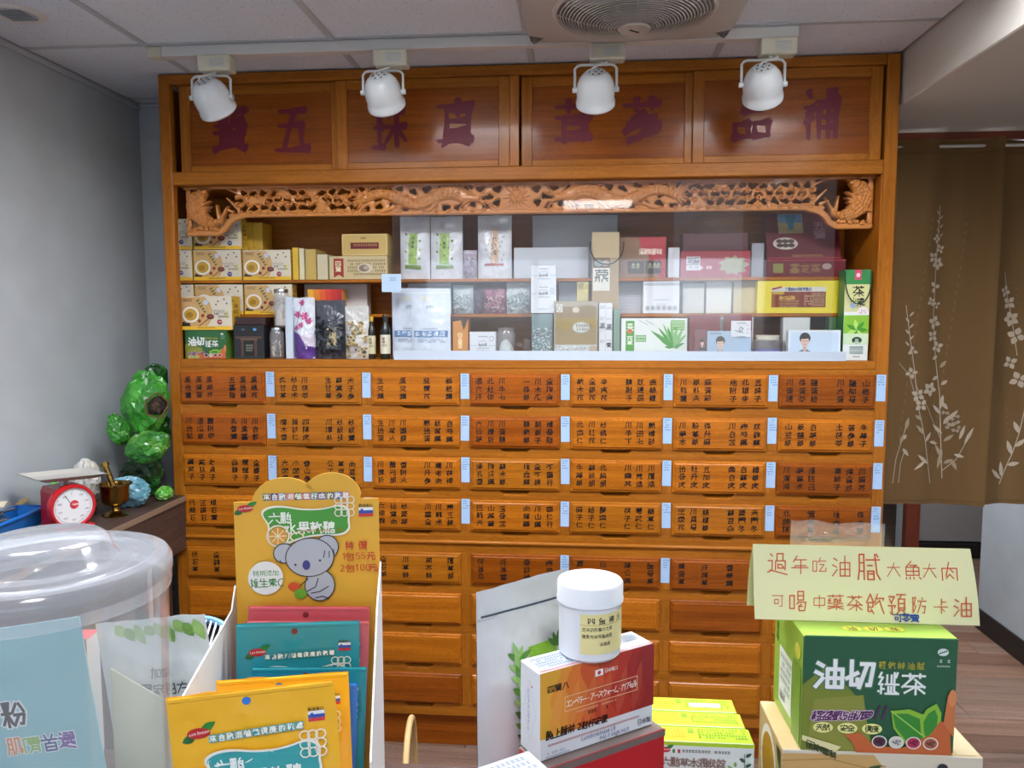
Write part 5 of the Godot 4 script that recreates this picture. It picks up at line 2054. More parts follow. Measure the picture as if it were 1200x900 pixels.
func herb_bags() -> void:
	var G := Color("3f9a2c")
	var D := Color("1d5a20")
	var L := Color("7cbf52")
	var b := bag("green_bag", "large bright green plastic herb bag with dark open mouth leaning on the cabinet side", px(171, 472, 0.04), Vector3(0.1, 0.145, 0.06), Vector3(0, 0.2, -0.15), 1.0, 0.4, [Color("2f8424"), G, Color("55aa3e")])
	# gaping mouth showing dark dried herbs
	var m := MB.new()
	var lip := []
	for i in 15:
		var a := TAU * i / 14.0
		lip.append(Vector3(0.055 + 0.034 * cos(a) * (1.0 + 0.15 * sin(i * 2.3)), 0.002 + 0.044 * sin(a) * (1.0 + 0.12 * cos(i * 1.7)), 0.058 - 0.02 * cos(a)))
	m.tube(lip, 0.0035, 6, Color("6b4a2c"))
	part("mouth_edge", m, M.foil, b)
	part("dried_herbs", lump(Vector3(0.04, 0.045, 0.03), 8.0, 0.4, [Color("1b1512"), Color("3a2a20"), Color("55402c")], 1.0), M.matte, b).position = Vector3(0.05, 0.0, 0.032)
	bag("green_bag", "dark green plastic bag at the top of the heap behind the large green bag", px(180, 448, -0.085), Vector3(0.06, 0.09, 0.06), Vector3(0, 0, -0.3), 3.3, 0.4, [Color("123f18"), D, Color("2c7a2a")])
	bag("green_bag", "small twisted green bag touching the white wall", px(138, 504, 0.11), Vector3(0.046, 0.075, 0.045), Vector3(0, 0, 0.3), 5.1, 0.45, [Color("28701f"), Color("38882a"), G])
	bag("green_bag", "green striped bag slumped in the middle of the heap", px(172, 524, 0.145), Vector3(0.105, 0.07, 0.05), Vector3(0, 0, 0.35), 7.7, 0.42, [Color("2a6f24"), Color("3d8a2e"), Color("5c9a3a")])
	bag("green_bag", "dark green bag at the bottom of the heap against the cabinet", Vector3(-1.42, SIDE + 0.085, 0.045), Vector3(0.1, 0.1, 0.05), Vector3.ZERO, 9.2, 0.4, [Color("0f2e14"), Color("16401c"), D], 0.85)
	bag("green_bag", "green bag pressed into the gap behind the heap beside the cabinet side", Vector3(-1.475, 1.19, -0.1), Vector3(0.1, 0.15, 0.075), Vector3.ZERO, 23.0, 0.4, [D, G, D])
	bag("white_bag", "crumpled white plastic bag against the wall behind the mortar", Vector3(-1.555, SIDE + 0.085, 0.19), Vector3(0.062, 0.1, 0.055), Vector3.ZERO, 11.4, 0.42, [Color("b8b4aa"), Color("d6d5d0"), Color("c9c2b4")], 0.84)
	bag("blue_bag", "teal blue printed bag with green end lying beside the mortar", Vector3(-1.39, SIDE + 0.054, 0.2), Vector3(0.1, 0.064, 0.06), Vector3.ZERO, 13.9, 0.4, [Color("4f8c9c"), Color("6a9fb0"), Color("83b0c2")], 0.84)
	bag("green_bag", "rolled light green bag at the worktop edge beside the cabinet", Vector3(-1.316, SIDE + 0.025, 0.085), Vector3(0.038, 0.03, 0.05), Vector3.ZERO, 15.5, 0.4, [G, Color("5fb044"), L], 0.84)
	bag("brown_herb_pack", "clear pack of brown dried herbs behind the mortar and scale", Vector3(-1.482, SIDE + 0.038, 0.31), Vector3(0.055, 0.045, 0.042), Vector3.ZERO, 17.1, 0.4, [Color("7a6347"), Color("a58e6c"), Color("c6b79a"), Color("5c6b4a")], 0.84)
	bag("green_bag", "small pointed green bag just behind the scale pan", Vector3(-1.582, SIDE + 0.062, 0.31), Vector3(0.034, 0.073, 0.035), Vector3.ZERO, 19.6, 0.4, [D, G, L], 0.85)
# ---------------------------------------------------------------- goods: makers
# six-sided carton with its own front, side and top colours; origin at the middle of its base
func carton_mesh(w: float, h: float, d: float, cf: Color, cs: Color, ct: Color) -> MB:
	var m := MB.new()
	var b := minf(0.0012, d * 0.2)
	m.box(Vector3(-w / 2, 0, -d / 2), Vector3(w / 2, h, d / 2), cs, b)
	for i in m.v.size():
		if m.n[i].z > 0.6: m.c[i] = cf
		elif m.n[i].y > 0.6: m.c[i] = ct
	return m
func face(w: float, h: float, d: float) -> Pr: return ink(Vector3(-w / 2, h, d / 2), Vector3.RIGHT, Vector3.DOWN, w / 100.0)
func face_left(w: float, h: float, d: float) -> Pr: return ink(Vector3(-w / 2, h, -d / 2), Vector3.BACK, Vector3.DOWN, d / 100.0)
func face_right(w: float, h: float, d: float) -> Pr: return ink(Vector3(w / 2, h, d / 2), Vector3.FORWARD, Vector3.DOWN, d / 100.0)
func face_top(w: float, h: float, d: float) -> Pr: return ink(Vector3(-w / 2, h, -d / 2), Vector3.RIGHT, Vector3.BACK, w / 100.0)
# a carton whose front stands in the plane zf between pixel columns u0 and u1, with its top at pixel row v
func carton(called: String, label: String, cat: String, u0: float, u1: float, v: float, y0: float, zf: float, d: float, cf: Color, kind := "", group := "", turn := 0.0) -> Node3D:
	var um := (u0 + u1) / 2.0
	var a := px(u0, v, zf)
	var b := px(u1, v, zf)
	var w := b.x - a.x - 0.0012
	var h := px(um, v, zf).y - y0
	if absf(y0 - LOW) < 0.001: h = minf(h, 0.1205)
	if absf(y0 - BASE) < 0.001 and zf - d < -0.134: h = minf(h, 0.155)
	var t := thing(called, label, cat, Vector3((a.x + b.x) / 2.0, y0 + 0.0004, zf - d / 2.0), turn, group)
	t.set_meta("w", w)
	t.set_meta("h", h)
	# printed sides of another colour: the tea boxes are yellow, the green boxes green all round
	var side: Color = {"tea_box": YEL, "green_tea_box": Color("5c8a34"), "tall_green_box": Color("2f7a44")}.get(called, cf)
	part("box", carton_mesh(w, h, d, cf, side, cf if called == "tea_box" else side), M.card, t)
	if kind:
		var p := face(w, h, d)
		p.clip = Vector2(99.6, 99.6 * h / w)
		if called == "tea_box" and w < 0.12:   # turned so that only the right part of the picture shows
			p.s = 0.00182
			p.o.x = w / 2.0 - 0.182
			p.left = 100.0 - w / 0.00182
			p.clip.y = h / 0.00182
		art(p, kind, 100.0 * h / (p.s * 100.0))
		inked("front_print", p, M.card, t)
	return t
# stand-up pouch: sealed top, bulging front; returns the front's surface for print
func pouch_at(w: float, h: float, d: float, sd: float, crink: float) -> Callable:
	return func(u: float, v: float, side: float) -> Vector3:
		var e := absf(2.0 * u - 1.0)
		var bulge := pow(maxf(0.0, 1.0 - pow(e, 2.4)), 0.7) * (1.0 - 0.96 * smoothstep(0.25, 0.97, v)) * (0.75 + 0.25 * smoothstep(0.0, 0.2, v))
		var cr := noise.get_noise_3d(u * 2.2 + sd, v * 2.4 * h / w, sd * 3.0)
		var rim := smoothstep(1.0, 0.8, e)
		return Vector3((u - 0.5) * w * (1.0 - 0.04 * bulge), v * h + 0.003 * cr * crink * rim * smoothstep(0.0, 0.12, v), side * (d * 0.5 * bulge + 0.0006 + cr * 0.005 * crink * rim * (1.0 - 0.7 * smoothstep(0.85, 1.0, v))))
func pouch(called: String, label: String, cat: String, at: Vector3, turn: Vector3, w: float, h: float, d: float, col: Color, sd: float, crink := 1.0, m: Material = null, group := "") -> Node3D:
	var t := thing(called, label, cat, at, 0.0, group)
	t.rotation = turn
	var f := pouch_at(w, h, d, sd, crink)
	var mb := MB.new()
	var fr := func(u: float, v: float) -> Vector3: return f.call(u, v, 1.0)
	var bk := func(u: float, v: float) -> Vector3: return f.call(u, v, -1.0)
	mb.surf(fr, 44, 52, col)
	mb.surf(bk, 24, 28, col, true)
	part("pouch", mb, m if m else M.foil, t)
	return t
func pouch_ink(w: float, h: float, d: float, sd: float, crink := 1.0) -> Pr:
	var p := ink(Vector3.ZERO, Vector3.RIGHT, Vector3.DOWN, w / 100.0)
	p.lay = 0.0009
	p.step = 0.00012
	var f := pouch_at(w, h, d, sd, crink)
	p.warp = func(x: float, y: float, l: float) -> Vector3: return (f.call(clampf(x / w, 0.0, 1.0), clampf(1.0 - y / h, 0.0, 1.0), 1.0) as Vector3) + Vector3(0, 0, l)
	return p
func seal(t: Node3D, w: float, h: float, y: float, col: Color) -> void:
	var m := MB.new()
	m.box(Vector3(-w * 0.49, y - 0.0025, -0.0016), Vector3(w * 0.49, y + 0.0025, 0.0022), col, 0.001)
	part("zip_strip", m, M.foil, t)
# pouch placed by pixels
func shelf_pouch(called: String, label: String, u0: float, u1: float, v: float, y0: float, zf: float, d: float, col: Color, sd: float, kind := "", m: Material = null, group := "", crink := 1.0) -> Node3D:
	var a := px(u0, v, zf)
	var b := px(u1, v, zf)
	var w := b.x - a.x
	var h := px((u0 + u1) / 2, v, zf).y - y0
	if absf(y0 - LOW) < 0.001: h = minf(h, 0.119)
	var t := pouch(called, label, "bag", Vector3((a.x + b.x) / 2, y0 + 0.001, zf - d * 0.5), Vector3.ZERO, w, h, d, col, sd, crink, m, group)
	t.set_meta("w", w)
	t.set_meta("h", h)
	if kind:
		var p := pouch_ink(w, h, d, sd, crink)
		art(p, kind, 100.0 * h / w)
		inked("front_print", p, M.foil, t)
	return t
func jar(called: String, label: String, u: float, r: float, v: float, y0: float, z: float, fill: Array, lid: Material, lidh := 0.014) -> Node3D:
	var top := px(u, v, z)
	var h := top.y - y0
	var t := thing(called, label, "jar", Vector3(top.x, y0 + 0.0006, z))
	var m := MB.new()
	m.lathe([Vector2(0.0001, 0), Vector2(r * 0.9, 0), Vector2(r, 0.005), Vector2(r, h * 0.78), Vector2(r * 0.86, h - lidh), Vector2(r * 0.82, h - lidh), Vector2(r * 0.94, h * 0.76), Vector2(r * 0.94, 0.006), Vector2(0.0001, 0.004)], 36, Color.WHITE)
	part("glass", m, M.clear_plastic, t)
	m = MB.new()
	m.lathe([Vector2(r * 0.88, h - lidh), Vector2(r * 0.9, h - 0.002), Vector2(r * 0.86, h), Vector2(0.0001, h)], 36, Color("c9cccf"))
	part("lid", m, lid, t)
	if fill.size():
		m = MB.new()
		var rr := RandomNumberGenerator.new()
		rr.seed = int(u * 10)
		m = lump(Vector3(r * 0.86, h * 0.55, r * 0.86), u, 0.12, fill, 0.05)
		var o := part("contents", m, M.matte, t)
		o.position.y = 0.04 * 0 + h * 0.55 * 0.05 + 0.008
	return t

# ---------------------------------------------------------------- printed designs, 100 units wide
func berry_cluster(p: Pr, x: float, y: float, r: float, col: Color, n: int) -> void:
	for i in n: p.circ(x + r * 1.3 * cos(i * 2.4) * sqrt(i / float(n)) * 2.0, y + r * sin(i * 2.4) * sqrt(i / float(n)) * 2.0, r, r * 0.85, col, 8)
func portrait(p: Pr, x: float, y: float, s: float, coat: Color) -> void:
	p.poly([Vector2(x - s * 0.95, y + s * 2.1), Vector2(x - s * 0.75, y + s * 1.45), Vector2(x - s * 0.2, y + s * 1.2), Vector2(x + s * 0.2, y + s * 1.2), Vector2(x + s * 0.75, y + s * 1.45), Vector2(x + s * 0.95, y + s * 2.1)], coat)
	p.poly([Vector2(x - s * 0.2, y + s * 0.6), Vector2(x + s * 0.2, y + s * 0.6), Vector2(x + s * 0.2, y + s * 1.3), Vector2(x, y + s * 1.55), Vector2(x - s * 0.2, y + s * 1.3)], Color("d9b49c"))
	p.circ(x, y - s * 0.08, s * 0.62, s * 0.66, Color("2b2526"), 18)
	p.circ(x, y + s * 0.25, s * 0.46, s * 0.62, Color("e3c1aa"), 18)
	p.poly([Vector2(x - s * 0.52, y + s * 0.2), Vector2(x - s * 0.56, y - s * 0.3), Vector2(x, y - s * 0.62), Vector2(x + s * 0.56, y - s * 0.3), Vector2(x + s * 0.52, y + s * 0.2), Vector2(x + s * 0.36, y - s * 0.05), Vector2(x - s * 0.1, y + s * 0.02), Vector2(x - s * 0.36, y - s * 0.02)], Color("2b2526"))
	for e in [-0.19, 0.19]: p.line([Vector2(x + s * (e - 0.08), y + s * 0.24), Vector2(x + s * (e + 0.08), y + s * 0.24)], s * 0.06, Color("3a2c2a"))
	p.line([Vector2(x - s * 0.1, y + s * 0.62), Vector2(x + s * 0.1, y + s * 0.62)], s * 0.06, Color("a8625a"))
func tea_art(p: Pr, H: float, badge: Color) -> void:
	p.poly([Vector2(0, 2), Vector2(48, 2), Vector2(58, 14), Vector2(61, 30), Vector2(57, 50), Vector2(50, 58), Vector2(0, 58)], Color("d3ad72"))
	for r in [34.0, 42.0, 50.0, 58.0]:
		var pts := []
		for i in 14:
			var a := -1.15 + 1.9 * i / 13.0
			pts.append(Vector2(4 + cos(a) * r * 0.98, 30 + sin(a) * r * 0.7))
		p.line(pts, 0.7, Color("b98f54"))
	p.circ(19, 35, 16.5, 15, Color("f1efe8"), 28)
	p.circ(19, 35, 12.8, 11.4, Color("c9a13c"), 24)
	p.circ(17, 36, 7, 6, Color("a87f26"), 16)
	for i in 5: p.leaf(Vector2(32 + i * 3.4, 10 + i * 5.0), Vector2(38 + i * 3.0, 6 + i * 5.6), 1.5, Color("3c5a34"))
	p.line([Vector2(30, 8), Vector2(48, 33)], 0.8, Color("3c5a34"))
	p.circ(43, 37, 3.6, 3.2, Color("9c3c2a"), 12)
	p.circ(36, 47, 3.2, 3.4, Color("8c3424"), 12)
	p.line([Vector2(33, 58), Vector2(53, 44)], 2.0, Color("8a5a34"))
	p.circ(58, 39, 7.5, 5.2, Color("6b2f22"), 16)
	p.circ(59, 38, 5, 3.2, Color("8c4a36"), 14)
	berry_cluster(p, 9, 56, 3.4, Color("2c2b33"), 9)
	p.small(62, 26, 24, 2, 3.4, Color("9c9c9c"), 0.5, 4)
	p.small(66, 32, 26, 2, 5.2, Color("4a3c36"), 0.6, 9)
	p.circ(76, 49, 5, 5, badge, 18)
	p.small(72.5, 47.5, 6, 1, 3.2, Color("f0eeee"), 0.5, 2)
	for i in 3: p.circ(92, 30 + i * 5, 1.5, 2.2, Color("e8e04a"), 8)
	for q in [[74, 10], [86, 6], [70, 16], [91, 14]]: p.circ(q[0], q[1], 1.6, 1.6, Color("2c2b33"), 8)
	p.circ(50, 12, 4.6, 5, Color("c8d4e4"), 14)
	p.small(6, 5, 16, 2, 3.2, Color("6a5440"), 0.5, 3)
	p.rect(0, H - 7, 100, 7, Color("f0c232"))
	p.small(32, H - 5.4, 34, 1, 4, Color("5a4210"), 0.55, 5)
func green_tea_art(p: Pr, H: float, big := true) -> void:
	p.poly([Vector2(0, 34), Vector2(16, 20), Vector2(40, 46), Vector2(48, H), Vector2(0, H)], Color("7d8a34"))
	p.poly([Vector2(4, H), Vector2(8, 44), Vector2(40, 40), Vector2(46, H)], Color("8f9440"))
	for q in [[10, 20, "f2f4f2", 0.2], [10, 20, "f2f4f2", 0.12]]: pass
	p.text("油切", 8, 16.5, 18.5, Color("4c7a5c"), 0.24, 1.08)
	p.text("油切", 8, 16.5, 18.5, Color("f4f6f4"), 0.15, 1.08)
	p.text("纖茶", 48.5, 24, 14.5, Color("4c7a5c"), 0.16, 1.12)
	p.text("纖茶", 48.5, 24, 14.5, Color("f4f6f4"), 0.095, 1.12)
	p.text("輕飲解油膩", 49, 16.5, 4.6, Color("a9a33a"), 0.13, 1.35)
	p.circ(90, 9, 3.6, 2.6, Color("dfe9e2"), 14)
	p.line([Vector2(87.5, 10), Vector2(92.5, 8)], 0.8, Color("2f6a44"))
	p.small(86, 14, 9, 1, 3.4, Color("cfe0d4"), 0.55, 7)
	p.small(86.5, 18, 8, 1, 1.8, Color("cfe0d4"), 0.55, 8)
	p.text("輕盈體態油切夢", 5.5, 52, 6.4, Color("f0dcec"), 0.26, 0.86, 0.25, false, 1.0, 0.04)
	p.text("輕盈體態油切夢", 5.5, 52, 6.4, Color("5a2c5e"), 0.14, 0.86, 0.25, false, 1.0, 0.04)
	for i in 2: p.line([Vector2(48 + i * 4.5, 56), Vector2(51 + i * 4.5, 47)], 1.4, Color("5a2c5e"))
	var k := 0
	for s in ["天然", "安全", "健康"]:
		p.circ(14 + k * 16, 63, 6.6, 3.8, Color("f2ee9a"), 18)
		p.text(s, 9.6 + k * 16, 60.8, 4.3, Color("3a4a22"), 0.15, 1.05)
		k += 1
	p.leaf(Vector2(58, 50), Vector2(92, H - 4), 12, Color("8dc13e"))
	p.leaf(Vector2(59, 52), Vector2(89, H - 5), 9, Color("3d8f36"))
	p.line([Vector2(58, 50), Vector2(88, H - 6)], 0.8, Color("a9d060"))
	p.leaf(Vector2(87, 44), Vector2(80, 70), 7, Color("8dc13e"))
	p.leaf(Vector2(86, 48), Vector2(81, 68), 4.6, Color("3d8f36"))
	p.poly([Vector2(28, H - 12), Vector2(38, H - 14), Vector2(48, H - 5), Vector2(66, H - 4), Vector2(84, H - 14), Vector2(90, H - 24), Vector2(96, H - 20), Vector2(98, H), Vector2(36, H), Vector2(34, H - 6)], Color("c9683a"))
	p.poly([Vector2(92, H - 22), Vector2(94, 38), Vector2(99, 36), Vector2(99, H - 12)], Color("cf7a48"))
	p.circ(97, 40, 2.6, 6, Color("dc8c58"), 14)
	k = 0
	for c in ["5b3a4a", "d8d6cc", "b8365a", "a8624a"]:
		p.circ(51 + k * 11, H - 8, 5, 4.4, Color("e8e2d2"), 16)
		p.circ(51 + k * 11, H - 8, 4.2, 3.6, Color(c), 14)
		berry_cluster(p, 51 + k * 11, H - 8, 1.0, Color(c).darkened(0.35), 6)
		k += 1
	p.poly([Vector2(0, 68), Vector2(26, H - 4), Vector2(22, H), Vector2(0, H - 8)], Color("e8e0a8"))
	if big: p.text("國家專利", 3.5, 71.5, 4.8, Color("3a4a22"), 0.14, 1.0, 0.0, false, 1.0, -0.42)
	else: p.small(3, 74, 14, 1, 4, Color("3a4a22"), 0.6, 3)
func art(p: Pr, kind: String, H: float) -> void:
	match kind:
		"tea_blue": tea_art(p, H, Color("2f4a7a"))
		"tea_purple": tea_art(p, H, Color("5a4a8a"))
		"tea_red": tea_art(p, H, Color("a03040"))
		"green_tea": green_tea_art(p, H, false)
		"leaf_pouch":
			p.rect(30, H * 0.27, 30, H * 0.5, Color("a4c66a"))
			for i in 16: p.leaf(Vector2(45 + (i % 5 - 2) * 10, H * (0.3 + 0.028 * i)), Vector2(45 + (i % 5 - 2) * 14, H * (0.26 + 0.029 * i)), 3.4, Color("6e9c3a") if i % 2 == 0 else Color("b6d68c"))
			p.text("川草茶", 39, H * 0.33, 11, Color("3f5a2a"), 0.12, 1.2, 0.0, true)
			p.rect(18, H * 0.78, 56, H * 0.055, Color("7a9a4a"))
		"tan_pouch":
			for i in 18: p.leaf(Vector2(22 + (i * 37) % 58, H * (0.27 + 0.026 * i)), Vector2(27 + (i * 37) % 58, H * (0.25 + 0.026 * i)), 2.2, Color("a8ad98") if i % 3 else Color("8a9080"))
			p.rect(40, H * 0.22, 22, H * 0.53, Color("d9bba0"))
			p.text("日四益神茶", 44.5, H * 0.28, 12, Color("5a3a30"), 0.13, 1.1, 0.0, true)
			p.rect(20, H * 0.76, 58, H * 0.035, Color("b86a5a"))
		"white_zip":
			p.circ(38, 25, 20, 7, Color("e8ece6"), 18)
			p.small(38, 44, 18, 2, 4.5, Color("3a4a5a"), 0.6, 6)
			p.rect(6, H * 0.6, 88, H * 0.095, Color("5a86b8"))
			p.text("多利多健康", 10, H * 0.612, 12, Color("eaf2fa"), 0.14, 1.35)
			p.small(16, H * 0.72, 70, 2, 5, Color("6a84a0"), 0.55, 8)
			p.small(30, H * 0.565, 40, 1, 4, Color("4a6a90"), 0.55, 3)
			for i in 24: p.ring((i * 37) % 96 + 2, H * (0.36 + 0.028 * (i % 22)), 3, 3, 0.4, Color("c8d4e2"), 8)
		"gold_box":
			p.rect(3, 3, 94, H - 6, Color("c9ab62"))
			p.small(38, 7, 22, 1, 6.5, Color("4a3418"), 0.6, 2)
			p.rect(19, H * 0.4, 62, H * 0.29, Color("6e1420"))
			p.small(26, H * 0.46, 48, 1, 7.5, Color("b08a4a"), 0.6, 3)
			for q in [[1.5, 1.5], [98.5, 1.5], [1.5, H - 1.5], [98.5, H - 1.5]]: p.circ(q[0], q[1], 1.2, 1.2, Color("8a6a30"), 6)
		"herb_long_box":
			p.rect(8, 4, 17, H - 14, Color("9c2c28"))
			p.poly([Vector2(8, H - 10), Vector2(25, H - 10), Vector2(25, H - 3), Vector2(16.5, H - 8), Vector2(8, H - 3)], Color("9c2c28"))
			p.text("四寶", 11.5, 8, 8.5, Color("e8d8b0"), 0.13, 1.1, 0.0, true)
			p.small(32, 6, 64, 5, 5.6, Color("7a6440"), 0.5, 4)
			p.circ(62, H * 0.52, 13, 8, Color("d9cdb4"), 18)
			p.circ(60, H * 0.52, 9, 6, Color("8a7868"), 14)
			p.circ(64, H * 0.5, 5, 3.4, Color("b8a898"), 10)
		"orange_stripes":
			for i in 6: p.poly([Vector2(i * 17, 0), Vector2(i * 17 + 17, 0), Vector2(i * 17 + 20, H), Vector2(i * 17 + 3, H)] if i < 5 else [Vector2(85, 0), Vector2(100, 0), Vector2(100, H), Vector2(88, H)], [Color("f0b23c"), Color("e88a2c"), Color("e8622c"), Color("d8422c"), Color("c8342c"), Color("b82c2c")][i])
		"black_house":
			p.circ(32, 14, 7, 4, Color("4a5a6a"), 10)
			p.circ(70, 14, 6, 4.5, Color("5aa0d8"), 10)
			p.rect(6, 36, 86, 7, Color("5a4438"))
			p.rect(22, 43, 56, 5, Color("6e5444"))
			for x in [24, 68]: p.rect(x, 48, 8, H - 52, Color("5a4438"))
			p.rect(34, 52, 32, H - 56, Color("1a1c1a"))
			p.small(40, 62, 20, 3, 8, Color("9aa08c"), 0.5, 3)
			p.rect(0, H - 8, 100, 8, Color("2e3a34"))
		"magnolia":
			p.poly([Vector2(0, H * 0.55), Vector2(30, H * 0.6), Vector2(60, H * 0.75), Vector2(100, H * 0.82), Vector2(100, H), Vector2(0, H)], Color("5a3a8a"))
			p.poly([Vector2(40, H * 0.64), Vector2(80, H * 0.55), Vector2(100, H * 0.6), Vector2(100, H * 0.8), Vector2(62, H * 0.8)], Color("d6d0dc"))
			for q in [[40, 0.08, 16], [20, 0.28, 18], [55, 0.3, 22], [75, 0.38, 18], [40, 0.45, 16], [18, 0.5, 14]]:
				for i in 6: p.leaf(Vector2(q[0], H * q[1]), Vector2(q[0], H * q[1]) + Vector2.from_angle(i * 1.05) * q[2], q[2] * 0.3, Color("b83a7a") if i % 2 else Color("d678a8"))
			p.line([Vector2(8, H * 0.55), Vector2(30, H * 0.3), Vector2(44, H * 0.06)], 2.2, Color("6a2a5a"))
		"orange_label":
			p.rect(4, 12, 92, H - 14, Color("c8873a"))
			p.poly([Vector2(0, 0), Vector2(100, 0), Vector2(70, H * 0.3), Vector2(52, 12), Vector2(0, 22)], Color("3a2a22"))
			p.text("四品寶茶", 34, H * 0.36, 26, Color("f0dcae"), 0.14, 1.05, 0.0, true, 0.9)
		"white_small":
			p.ring(84, 26, 8, 9, 1.4, Color("6a747c"))
			p.small(34, 16, 34, 1, 7, Color("4a5258"), 0.55, 3)
			p.line([Vector2(34, 40), Vector2(50, 32), Vector2(66, 40)], 1.2, Color("6a747c"))
			p.text("益全茶", 34, 44, 10, Color("4a5258"), 0.12, 1.1)
			p.small(30, 60, 44, 1, 6, Color("6a747c"), 0.55, 5)
			for x in [2, 72]: p.line([Vector2(x, 52), Vector2(x + 26, 52)], 1.4, Color("7a9ab8"))
			p.small(26, 70, 50, 1, 7, Color("4a5258"), 0.55, 6)
		"white_tall":
			for k in 2:
				var y := k * H * 0.38 + 12
				p.small(34, y, 34, 1, 6, Color("4a5258"), 0.55, 3 + k)
				p.line([Vector2(34, y + 18), Vector2(50, y + 11), Vector2(66, y + 18)], 1.2, Color("6a747c"))
				p.text("益全茶", 32, y + 21, 11, Color("4a5258"), 0.12, 1.12)
				p.small(30, y + 39, 44, 1, 6, Color("6a747c"), 0.55, 5)
				for x in [2, 76]: p.line([Vector2(x, y + 28), Vector2(x + 22, y + 28)], 1.4, Color("7a9ab8"))
			p.ring(84, H * 0.52, 7, 8, 1.4, Color("6a747c"))
			p.small(28, H - 18, 44, 1, 6, Color("7a9ab8"), 0.55, 8)
		"wood_box":
			p.rect(3, 12, 94, H - 14, Color("9c8a66"))
			p.rect(3, 12, 94, 24, Color("8f7a58"))
			p.rect(3, 38, 94, 26, Color("a08a4c"))
			p.rect(3, H - 34, 94, 30, Color("c6ccca"))
			for i in 40: p.circ((i * 31) % 92 + 4, 40 + (i * 17) % 22, 2.4, 1.2, Color("7a6a3a") if i % 2 else Color("b8a868"), 6)
			for i in 26: p.circ((i * 29) % 90 + 5, H - 30 + (i * 13) % 22, 3.4, 2, Color("dfe4e2") if i % 2 else Color("aab2b2"), 7)
			p.rect(6, 7, 14, 18, Color("d6d8ce"))
			p.ring(13, 16, 4.5, 6, 1.2, Color("5a5a52"))
			p.circ(50, 20, 8, 7, Color("cdbfae"), 14)
			p.circ(78, 18, 16, 9, Color("8a7a4a"), 16)
			p.circ(62, 60, 20, 13, Color("d4d8d2"), 24)
			p.ring(62, 60, 18.5, 11.6, 0.8, Color("5a6258"))
			p.latin("EDIBLE", 50, 59, 6.5, Color("4a5248"), true, 0.0, 1.1, true)
			p.latin("CURRY", 52, 67, 5.5, Color("4a5248"), true, 0.0, 1.1, true)
			p.circ(90, H - 24, 9, 8, Color("b8a48c"), 12)
		"char_strip":
			p.line([Vector2(50, 0), Vector2(50, H)], 1.5, Color("8a9298"))
			p.text("黑", 6, H * 0.36, 38, Color("2a3038"), 0.14)
			p.text("黑", 56, H * 0.38, 38, Color("2a3038"), 0.14)
			p.text("素", 56, H * 0.7, 38, Color("2a3038"), 0.14)
			for i in 5:
				p.small(8, H * (0.05 + 0.2 * i), 32, 2, 14, Color("8a98a4"), 0.5, i)
				p.small(58, H * (0.08 + 0.19 * i), 30, 1, 14, Color("8a98a4"), 0.5, i + 3)
			p.rect(4, H - 16, 40, 12, Color("3a4248"))
		"aloe":
			p.rect(7, 4, 13, H - 8, Color("4c9a3c"))
			p.text("五品", 8.5, 8, 10, Color("eaf4e2"), 0.12, 1.0, 0.0, true, 0.55)
			p.circ(13, 20, 4.5, 4, Color("c8704a"), 10)
			p.text("花草", 9, 27, 8.5, Color("eaf4e2"), 0.12, 1.05, 0.0, true, 0.8)
			p.rect(22, 26, 16, 10, Color("5aa84a"))
			p.small(23, 27.5, 14, 2, 4.4, Color("eaf4e2"), 0.6, 3)
			p.rect(8, H - 9, 54, 8, Color("a89478"))
			p.circ(36, H - 4, 6, 4, Color("8a7a68"), 10)
			for q in [[80, 44, 52, 22], [80, 44, 56, 14], [80, 44, 63, 8], [80, 44, 75, 3], [80, 44, 85, 6], [80, 44, 95, 12], [80, 44, 99, 24], [80, 44, 60, 34], [80, 44, 66, 44], [80, 44, 96, 38], [80, 44, 88, 44], [80, 46, 44, 18], [80, 46, 70, 12]]:
				p.leaf(Vector2(q[0], minf(q[1], H - 1)), Vector2(q[2], minf(q[3], H - 1)), 2.6, Color("4e9a48") if (q[2] % 2) == 0 else Color("7fbf74"))
			p.rect(76, 3, 20, 15, Color("5cb03c"))
			p.small(77, 4, 18, 4, 3.4, Color("eaf4e2"), 0.6, 5)
			for x in [45, 55]: p.line([Vector2(x - 18, 3), Vector2(x - 5, 10)], 1.0, Color("b0b8b0"))
		"kraft_bag":
			p.rect(0, 0, 100, H * 0.2, Color("c4b28c"))
			p.rect(4, H * 0.2, 62, H * 0.08, Color("6e5a44"))
			p.circ(24, H * 0.245, 16, 12, Color("93a3a3"), 12)
			p.circ(50, H * 0.245, 14, 11, Color("b8b0a0"), 12)
			p.rect(4, H * 0.28, 62, H * 0.18, Color("dcdcd0"))
			p.text("燕", 12, H * 0.29, 46, Color("5a6258"), 0.1)
		"yellow_tag":
			p.rect(8, 12, 50, 50, Color("8a7a4a"))
			p.small(12, 16, 42, 4, 11, Color("d8d09a"), 0.6, 2)
			p.rect(62, 14, 30, 80, Color("d8cc6a"))
			p.small(66, 20, 22, 5, 12, Color("6a5a3a"), 0.6, 4)
		"gift_red":
			p.poly([Vector2(42, 0), Vector2(100, 0), Vector2(100, H), Vector2(88, H), Vector2(60, H * 0.42), Vector2(44, H * 0.2)], Color("b23038"))
			p.text("洞燕御技", 42, 25, 12, Color("f4e2d2"), 0.13, 1.06)
			p.rect(18, H * 0.58, 36, H * 0.32, Color("4a4238"))
			p.rect(56, H * 0.58, 34, H * 0.32, Color("4a4238"))
			for x in [30, 40, 66, 76, 84]:
				p.circ(x, H * 0.72, 4.5, 5, Color("8a8668"), 12)
				p.circ(x, H * 0.66, 2, 1.4, Color("d6d2b2"), 8)
